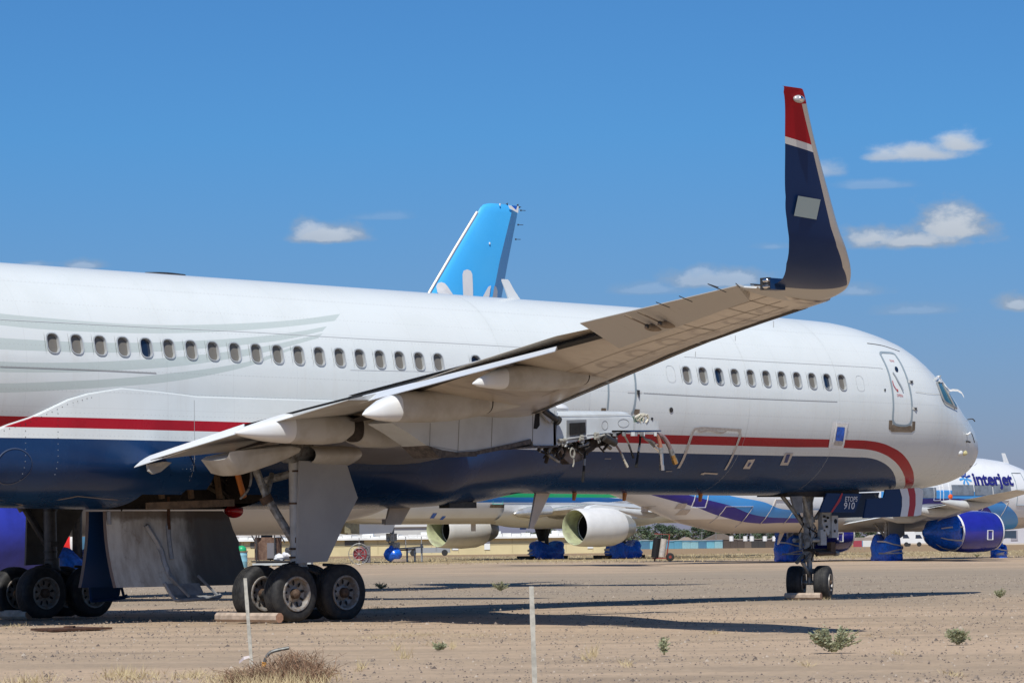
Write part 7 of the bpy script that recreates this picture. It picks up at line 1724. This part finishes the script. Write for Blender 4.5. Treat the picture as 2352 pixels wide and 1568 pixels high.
    for a, c, col, lab in ((1960, 1980, (.30, .04, .06), 'small dark red sign on the grass field'), (1982, 2006, (.62, .62, .60), 'small white sign beside the dark red sign')):
        X, p, k = place('sign', lab, 'sign', (a + c) / 2, 330); w = (c - a) / 2 / k; b = MB(); bx(b, -w, w, 0, .1, .3, .95); b.build('panel', mat('sign_panel', col, .6), X, sharp=None); b = MB(); bx(b, -w * .7, -w * .6, .02, .08, 0, .3); bx(b, w * .6, w * .7, .02, .08, 0, .3); b.build('post', M['steel'], X, sharp=None)
    X, p, k = place('digger', 'orange digger with a raised bucket above the hoppers', 'digger', 1908, 520); b = MB(); bx(b, -2.6, 1.6, 0, 2, .9, 2.6); b.build('body', mat('digger_orange', (.55, .22, .04), .5), X, sharp=None); b = MB(); b.beam((0, .5, 2.4), (1.2, .5, 3.6), .3); b.box((1.2, .5, 3.7), (.9, .8, .7)); b.build('boom', bpy.data.materials['digger_orange'], X, sharp=None); b = MB(); bx(b, -2.6, 1.8, -.1, 2.1, 0, .9); b.build('track', M['darksteel'], X, sharp=None)
    # drum cart standing on the verge between the aircraft
    X, p, k = place('hand_cart', 'red hand cart carrying a black and white cylinder on the grass verge', 'cart', 1517, 186); 
    b = MB(); b.cyl((-.35, 0, .2), (-.18, 0, 1.35), .22, n=16); b.build('cylinder', M['black'], X); b = MB(); b.cyl((.05, .02, .25), (.22, .02, 1.3), .19, n=16); b.build('cylinder', mat('stained_white_cylinder', (.55, .50, .45), .5, var=.2, vs=6), X)
    rd = mat('cart_red', (.30, .05, .035), .6, var=.3, vs=8)
    b = MB(); b.tube([(.35, -.2, .2), (.55, -.2, 1.55), (-.35, -.2, 1.6)], .03, 6, 0, k=1); b.tube([(.35, .25, .2), (.55, .25, 1.55), (-.35, .25, 1.6)], .03, 6, 0, k=1); b.box((.0, 0, .16), (1.0, .6, .06)); b.box((-.35, 0, .08), (.08, .5, .16)); b.build('frame', rd, X)
    for s in (-.3, .3): b = MB(); b.rev([(-.06, .08), (-.06, .20), (0, .24), (.06, .20), (.06, .08)], (.55, s, .24), (0, 1, 0), 20); w = b.build('wheel', M['tyre'], X); b = MB(); b.cyl((.55, s - .07, .24), (.55, s + .07, .24), .09, n=12); b.build('rim', rd, w)
    # things by the yellow building: barrel, tank under a frame, pallet of bags, hose reel, trestle
    X, p, k = place('barrel', 'pale blue barrel with a green domed top', 'barrel', 555, 178); r = .32; b = MB(); b.rev([(0, r * .96), (.02, r), (.32, r), (.35, r * 1.04), (.38, r), (.66, r), (.69, r * 1.04), (.72, r), (.90, r * .98)], (0, 0, 0), (0, 0, 1), 24, cap=(True, True)); b.build('barrel_body', mat('pale_blue_barrel', (.22, .46, .55), .5), X); b = MB(); b.blob((0, 0, .98), (.28, .28, .26), amp=0); b.build('dome', mat('dome_green', (.02, .36, .14), .4), X); b = MB(); b.rev([(.86, r * 1.1), (.92, r * 1.1)], (0, 0, 0), (0, 0, 1), 24, cap=(True, True)); b.build('rim_ring', mat('barrel_ring_brown', (.2, .13, .08), .6), X)
    b = MB(); b.box((-.12, -r - .005, .50), (.06, .02, .14)); b.box((-.05, -r - .002, .53), (.10, .02, .05)); b.build('mark', M['tape'], X, sharp=None)
    X, p, k = place('tank', 'rusty brown tank standing inside an open steel frame', 'tank', 616, 186); rs = mat('tank_rust', (.11, .06, .04), .8, var=.5, vs=4, col2=(.20, .12, .08)); b = MB(); b.cyl((0, 0, .35), (0, 0, 1.68), .80, n=28); b.build('tank_body', rs, X); b = MB(); b.cyl((.1, 0, 1.68), (.1, 0, 2.0), .16, n=14); b.cyl((.1, 0, 1.95), (.1, 0, 2.02), .22, n=14); b.box((-.1, 0, 1.75), (.6, .5, .16)); b.build('hatch', M['darksteel'], X); b = MB(); b.box((.25, -.75, .9), (.5, .3, .9)); b.build('side_panel', mat('tank_panel_grey', (.16, .15, .16), .6), X, sharp=None)
    X2, p, k = place('frame', 'dark open steel frame with a flat roof round the rusty tank', 'frame', 620, 186); b = MB(); bx(b, -1.35, 1.9, -1.0, 1.0, 2.5, 2.58); b.build('roof', M['darksteel'], X2, sharp=None)
    for u, v in ((-.72, -.95), (.35, -.95), (1.75, -.95), (-.72, .9), (1.75, .9), (-.05, .9)): b = MB(); b.beam((u, v, .0), (u, v, 2.5), .07); b.build('post', M['darksteel'], X2, sharp=None)
    for p_, q_ in (((-1.35, -.95, 2.5), (-.72, -.95, 1.3)), ((.95, -.95, 1.35), (.35, -.95, 2.4)), ((-.7, -.95, 2.1), (0.1, -.95, 2.1)), ((-.3, -.95, 2.15), (-.05, -.95, 2.5))): b = MB(); b.beam(p_, q_, .07); b.build('brace', M['darksteel'], X2, sharp=None)
    b = MB(); b.box((-.62, -.97, 2.0), (.25, .05, .25)); b.build('box', M['rust'], X2, sharp=None)
    X, p, k = place('pallet', 'long low grey platform under the rusty tank and the bags', 'platform', 630, 185); b = MB(); bx(b, -1.2, 2.2, -1.1, 1.1, .05, .18, 0); bx(b, -1.25, 2.25, -1.15, 1.15, .24, .32, 1); b.build('deck', [mat('platform_grey', (.45, .48, .48), .6), M['darksteel']], X, sharp=None); b = MB(); bx(b, -1.0, 2.0, -1.0, 1.0, .18, .24); bx(b, -1.0, 2.0, -.9, .9, 0, .05); b.build('runner', M['darksteel'], X, sharp=None)
    for i, (dx, z, col, lab) in enumerate(((.35, .42, (.70, .70, .70), 'white bag at the left foot of the heap on the platform'), (.75, .5, (.66, .66, .68), 'white bag in the middle of the heap'), (1.15, .46, (.50, .36, .12), 'ochre bag low in the heap by the strut'), (1.0, .82, (.05, .05, .055), 'black bag on top of the heap'), (1.35, .78, (.40, .03, .05), 'dark red bag at the right of the heap'))):
        o = thing('bag', lab, 'bag', (p[0] + HR[0] * dx, p[1] + HR[1] * dx, p[2] + .3), FACE, 'bags heaped on the platform'); b = MB(); b.blob((0, -.6, z - .22), (.34, .3, .22), amp=.35, seed=i + 2, n=8); b.build('sack', mat('bag_cloth', col, .7), o)
    X, p, k = place('hose_reel', 'red and grey hose reel on a wheeled stand by the yellow building', 'reel', 825, 190); b = MB()
    for rr_ in (.62, .36): b.tube([(rr_ * math.cos(t), -.3, .62 + rr_ * math.sin(t)) for t in np.linspace(0, 2 * math.pi, 25)], .025, 6, 0, k=1)
    for t in np.linspace(0, 2 * math.pi, 9)[:-1]: b.beam((0, -.3, .62), (.62 * math.cos(t), -.3, .62 + .62 * math.sin(t)), .025)
    b.build('spoked_wheel', M['steel'], X); b = MB(); b.cyl((.05, -.25, .62), (.12, .3, .62), .42, n=20); b.build('drum', mat('reel_red', (.24, .025, .03), .5), X); b = MB(); b.box((.42, 0, .6), (.5, .5, 1.0)); b.beam((0, 0, .9), (0, 0, 1.6), .04); b.build('stand', mat('reel_grey', (.13, .12, .13), .6), X, sharp=None)
    X, p, k = place('work_trestle', 'grey and rust coloured steel trestle beside the blue wrapped nose wheel', 'trestle', 942, 205); b = MB()
    for u in (-.75, -.2, .3, .75): b.beam((u, -.4, 0), (u, -.35, .9), .10); b.beam((u, .4, 0), (u, .35, .9), .10)
    b.beam((-.8, -.4, .85), (.85, -.4, .95), .10); b.beam((-.8, .4, .85), (.85, .4, .95), .10); b.box((-.75, -.3, 1.05), (.15, .2, .2)); b.box((.75, -.3, 1.05), (.15, .2, .2)); b.build('frame', M['steel'], X, sharp=None); b = MB(); b.beam((-.7, -.42, .75), (.3, -.42, .8), .09); b.box((-.95, -.3, .45), (.45, .4, .8)); b.build('rail', M['rust'], X, sharp=None)
    X, p, k = place('golf_cart', 'open cart with a flat white roof by the yellow building', 'cart', 985, 300); b = MB(); bx(b, -2.4, 2.4, 0, 1.6, 1.85, 2.0); b.build('roof', M['tape'], X, sharp=None); b = MB(); bx(b, -2.0, 2.0, .1, 1.5, .3, .8); b.build('body', mat('cart_body_grey', (.3, .31, .32), .5), X, sharp=None)
    for u in (-2.2, -.7, .7, 2.2): b = MB(); b.beam((u, .1, .5), (u, .1, 1.85), .08); b.build('post', M['steel'], X, sharp=None)
    for u in (-1.5, 1.5): b = MB(); b.cyl((u, .0, .3), (u, .2, .3), .3, n=12); b.build('wheel', M['tyre'], X)
yard()

# ================================================================== on the ground in front
def foreground():
    def stake(px0, py0, px1, py1, base, lab):
        p = onZ(px1, py1, 0.0) if base is None else np.array(base); D = float(np.dot(p - CAM, FWD)); t = atD(px0, py0, D)
        X = thing('stake', lab, 'stake', tuple(p), FACE, 'wooden survey stakes'); d = t - p; L = np.array([np.dot(d, HR), np.dot(d, HF), d[2]])
        b = MB(); R = []
        for k in range(9):
            s = k / 8; c = L * s - np.array([0, 0, .15 * (1 - s)]); w = .019 + .002 * math.sin(k * 2.3); R.append([c + np.array([a, q, 0]) for a, q in ((-w, -.010), (w, -.010), (w, .010), (-w, .010))])
        b.loft(R); b.build('post', M['stake'], X, sharp=None)
    g = onZ(580, 1527); stake(563, 1327, 580, 1527, g, 'thin grey wooden stake in front of the main wheels, its foot in the dry bush')
    g = onZ(1231, 1622); stake(1220.5, 1346, 1231, 1622, g, 'tall thin grey wooden stake standing alone near the middle bottom')
    # bent pipe with orange tape
    p = onZ(606, 1556); D = float(np.dot(p - CAM, FWD)); X = thing('bent_pipe', 'bent dark metal pipe with orange tape rising from the dry bush', 'pipe', tuple(p), FACE)
    L = lambda px, py: (lambda d: np.array([np.dot(d, HR), np.dot(d, HF), d[2]]))(atD(px, py, D) - p)
    b = MB(); b.tube([L(606, 1570), L(607, 1535), L(609, 1515), L(617, 1501), L(630, 1494), L(648, 1490), L(664, 1487)], .017, 8, 0); b.build('pipe', mat('pipe_grey', (.20, .20, .19), .5, .5, var=.4, vs=20), X)
    b = MB(); b.tube([L(605.5, 1533), L(607, 1520)], .024, 8, 0, k=1); b.build('orange_tape', mat('orange_tape', (.85, .36, .02), .5), X)
    # timber chocks: eight sided baulks lying against the wheels
    def baulk(a, L, lab, r, ax):
        X = thing('timber_chock', lab, 'chock', (a[0], a[1], gz(a[0], a[1])), 0, 'timber wheel chocks')
        ax = np.array(ax, float); ax /= np.linalg.norm(ax); b = MB(); b.loft([ring(ax * s * L + np.array([0, 0, r * .9]), ax, r * (1 + .03 * math.sin(s * 9)), 8, math.pi / 8) for s in np.linspace(0, 1, 7)], 0, cap=(False, False)); b.build('timber', M['wood'], X, sharp=25)
        [(lambda b: (b.add(ring(ax * (s * L) + np.array([0, 0, r * .9]), ax, r, 8, math.pi / 8), [tuple(range(8))], 0), b.build('end_grain', M['wood_end'], X, sharp=None)))(MB()) for s in (0, 1)]
    baulk(gp(641, 54.7), 1.67, 'pale octagonal timber chock behind the near main wheels, left of the leg', .09, (0, 1, 0))
    baulk(gp(66, 60.2), 1.9, 'grey timber chock behind the far main wheels at the left edge', .09, (0, 1, 0))
    baulk(gp(1884, 70.7), .85, 'weathered timber block wedged under the nose wheels', .08, (-.35, .94, 0))
    # rusty plate lying flat
    p = onZ(160, 1446); X = thing('steel_plate', 'flat rusty steel plate lying on the dirt at left', 'plate', (p[0], p[1], gz(p[0], p[1]) + .0), FACE); k = FOC / float(np.dot(p - CAM, FWD)); b = MB(); b.prism([(-90 / k, 0, .0), (-20 / k, -.9, .0), (96 / k, .1, .0), (10 / k, .8, .0)], (0, 0, .035)); b.box((0, 0, .05), (.15, .3, .03)); b.build('plate', M['rust'], X, sharp=None)
    # plants
    gm = [mat('weed_green', (.25, .27, .15), .8, var=.3, vs=8), mat('weed_pale', (.38, .37, .24), .8, var=.2, vs=8), mat('weed_stem', (.22, .20, .10), .8)]
    def weed(px, py, w, h, n, lab, seed, two=False, dry=False, leaves=26):
        p = onZ(px, py); k = FOC / float(np.dot(p - CAM, FWD)); W, H = w / k, h / k; rnd = random.Random(seed); X = thing('weed', lab, 'plant', (p[0], p[1], gz(p[0], p[1])), FACE, 'weeds on the bare ground'); S, Lf = MB(), MB()
        for i in range(n):
            a = rnd.uniform(-1, 1); 
            if two: a = (-1 if rnd.random() < .55 else 1) * rnd.uniform(.25, 1)
            hh = H * rnd.uniform(.45, 1.0) * (1 - .25 * abs(a)); tip = np.array([a * W * .5 * rnd.uniform(.7, 1.05), rnd.uniform(-.5, .5) * W * .6, hh]); mid = tip * np.array([.45, .45, .45]) + np.array([0, 0, hh * .08]); S.tube([(rnd.uniform(-.05, .05) * W, rnd.uniform(-.05, .05) * W, 0), mid, tip], .006, 4, 0, k=3)
            for j in range(leaves):
                t = rnd.uniform(.2, 1.0); c = mid * (2 * t * (1 - t)) + tip * t * t + np.array([rnd.gauss(0, .012), rnd.gauss(0, .012), rnd.gauss(0, .012)]); u = np.array([rnd.gauss(0, 1), rnd.gauss(0, 1), rnd.uniform(.1, 1.2)]); u /= np.linalg.norm(u); s = rnd.uniform(.025, .06); v = np.cross(u, [rnd.gauss(0, 1), rnd.gauss(0, 1), 0.1]); v /= np.linalg.norm(v) + 1e-6; Lf.add([c, c + u * s * .5 + v * s * .17, c + u * s, c + u * s * .5 - v * s * .17], [(0, 1, 2, 3)], 0 if rnd.random() < .65 else 1)
        S.build('stem', gm[2], X, sharp=None, fix=False); Lf.build('foliage', [gm[0], gm[1]], X, sharp=None, fix=False)
    weed(1915, 1496, 125, 62, 46, 'largest grey green weed, spreading in two clumps, at lower right', 11, True, leaves=40); weed(2200, 1479, 66, 38, 30, 'bushy yellow green weed at lower right near the edge', 12, leaves=36); weed(1526, 1503, 22, 46, 9, 'single upright stalk of weed left of the largest weed', 13, leaves=22)
    weed(1150, 1356, 56, 24, 26, 'low green weed beside the shadow left of the tall stake', 14); weed(874, 1353, 36, 16, 20, 'low green weed close to the main wheels', 15); weed(2297, 1372, 34, 22, 18, 'small round weed beyond the nose shadow tip at right', 16); weed(1010, 1491, 30, 12, 12, 'tiny flat weed on the bare dirt in the middle', 17); weed(2244, 1291, 34, 10, 16, 'far small weed below the covered engine', 18); weed(1697, 1276, 0.1 + 14, 8, 8, 'far tiny weed on the grass verge', 19)
    # the dry bush
    p = onZ(640, 1560); X = thing('dry_bush', 'tangled dry brown bush round the foot of the left stake', 'bush', tuple(p), FACE); k = FOC / float(np.dot(p - CAM, FWD)); rnd = random.Random(8); b = MB(); c = MB()
    for i in range(900):
        u = rnd.uniform(-112, 112) / k; v = rnd.uniform(-.6, .45); env = (1 - (u * k / 118) ** 2) ** .5; hh = rnd.uniform(.05, .26) * env * (1 + .35 * math.sin(u * 5)); q = np.array([u, v, -.02]); t = q + np.array([rnd.gauss(0, .10), rnd.gauss(0, .08), hh]); md = (q + t) / 2 + np.array([rnd.gauss(0, .04), rnd.gauss(0, .03), rnd.gauss(.02, .02)])
        w = np.array([.0045, 0, 0]) if rnd.random() < .5 else np.array([.002, 0, .004]); b.add([q - w, q + w, md + w * .8, md - w * .8, t + w * .4, t - w * .4], [(0, 1, 2, 3), (3, 2, 4, 5)], rnd.choice((0, 0, 1)))
        for j in range(2):
            s = rnd.uniform(.3, 1); a = md + (t - md) * s; e = a + np.array([rnd.gauss(0, .05), rnd.gauss(0, .04), rnd.uniform(-.01, .07)]); b.add([a - w * .6, a + w * .6, e + w * .3, e - w * .3], [(0, 1, 2, 3)], rnd.choice((0, 1, 2)))
    b.build('twigs', [mat('twig_brown', (.24, .14, .085), .9), mat('twig_dark', (.15, .095, .06), .9), mat('twig_pale', (.38, .27, .17), .9)], X, sharp=None, fix=False)
    # litter caught in it
    pp = onZ(565, 1550); o = thing('litter', 'pale scrap of plastic film caught in the dry bush', 'litter', tuple(pp), FACE); bb = MB(); bb.add([np.array(a) + np.array([0, -.1, .16]) for a in ((-.06, 0, -.04), (-.01, -.02, .0), (.05, 0, .02), (.04, .01, .04), (-.015, .0, .03), (-.06, .01, -.015))], [(0, 1, 4, 5), (1, 2, 3, 4)]); bb.build('film', mat('plastic_scrap', (.42, .36, .36), .4), o, sharp=None)
    # dry grass: uncountable
    b = MB(); rnd = random.Random(21); gr = [mat('dry_grass_straw', (.47, .38, .215), .9), mat('dry_grass_tan', (.39, .30, .175), .9)]
    def tuft(px, py, n, spread, h):
        p0 = onZ(px, py); kk = FOC / float(np.dot(p0 - CAM, FWD))
        for i in range(n):
            q = p0 + HR * (rnd.gauss(0, spread) / kk) + HF * rnd.gauss(0, .35 + spread * .006); q[2] = gz(q[0], q[1]) - .01; t = q + np.array([rnd.gauss(0, .06), rnd.gauss(0, .06), abs(rnd.gauss(h, h * .4))]); w = HR * .0035; b.add([q - w, q + w, t], [(0, 1, 2)], rnd.choice((0, 1)))
    for px, py, n, s, h in ((540, 1562, 300, 40, .08), (620, 1566, 420, 40, .09), (700, 1562, 320, 35, .09), (300, 1552, 160, 30, .06), (340, 1556, 150, 45, .05), (440, 1552, 120, 20, .06), (270, 1549, 90, 14, .09), (60, 1568, 160, 30, .08), (870, 1462, 160, 60, .03), (970, 1456, 160, 50, .03), (1100, 1459, 80, 30, .025), (1360, 1504, 40, 7, .12), (1345, 1512, 40, 8, .06), (930, 1508, 40, 6, .10), (910, 1490, 30, 4, .08), (1040, 1486, 30, 4, .08), (1410, 1382, 160, 60, .03), (1560, 1383, 120, 40, .03), (730, 1402, 60, 20, .05), (870, 1398, 120, 25, .06), (1000, 1480, 40, 10, .06), (1480, 1435, 90, 40, .02), (1640, 1453, 40, 10, .04), (1990, 1458, 40, 14, .03), (2060, 1500, 30, 5, .05), (1820, 1380, 60, 20, .06), (1900, 1376, 40, 8, .06), (1700, 1378, 60, 30, .04), (240, 1443, 30, 5, .07), (30, 1437, 60, 20, .05), (830, 1535, 40, 5, .08), (1850, 1525, 40, 8, .05), (2190, 1548, 40, 8, .05), (1440, 1525, 40, 8, .06)): tuft(px, py, n, s, h)
    for i in range(3800):                          # straw verge where the field begins
        D = rnd.uniform(178, 262); q = gp(rnd.uniform(-20, 2370), D); w = HR * .02; t = q + np.array([rnd.gauss(0, .12), rnd.gauss(0, .12), rnd.uniform(.05, .17)]); b.add([q - w, q + w, t], [(0, 1, 2)], rnd.choice((0, 1)))
    tag(b.build('dry_grass', gr, None, sharp=None, fix=False), 'sparse dry straw coloured grass over the dirt', 'grass', kind='stuff')
    # stones
    b = MB(); rnd = random.Random(31); sm = [mat('stone_grey', (.25, .20, .16), .9, var=.3, vs=30), mat('stone_dark', (.12, .095, .08), .9), mat('stone_pale', (.42, .35, .28), .9)]
    for i in range(26000):
        D = 27 + 85 * rnd.random() ** 1.3; px = rnd.uniform(-30, 2380); p = gp(px, D); band = mnoise.noise(Vector((p[0] * .25, p[1] * .25, 1)))
        if rnd.random() > .55 + band * 1.1: continue
        r = rnd.uniform(.004, .012) * (1 + D / 100); r = r * (2.0 if rnd.random() < .04 else 1); c = p + np.array([0, 0, r * .35]); a = rnd.uniform(0, 3); V = [c + np.array([r * math.cos(a + t) * rnd.uniform(.8, 1.3), r * math.sin(a + t) * rnd.uniform(.8, 1.3), -r * .4]) for t in (0, 1.57, 3.14, 4.71)] + [c + np.array([rnd.uniform(-.3, .3) * r, rnd.uniform(-.3, .3) * r, r * rnd.uniform(.5, .9)])]; b.add(V, [(0, 1, 4), (1, 2, 4), (2, 3, 4), (3, 0, 4)], rnd.choice((0, 0, 0, 0, 1, 1, 1, 2)))
    tag(b.build('gravel', sm, None, sharp=None, fix=False), 'loose gravel scattered over the desert dirt', 'gravel', kind='stuff')
foreground()
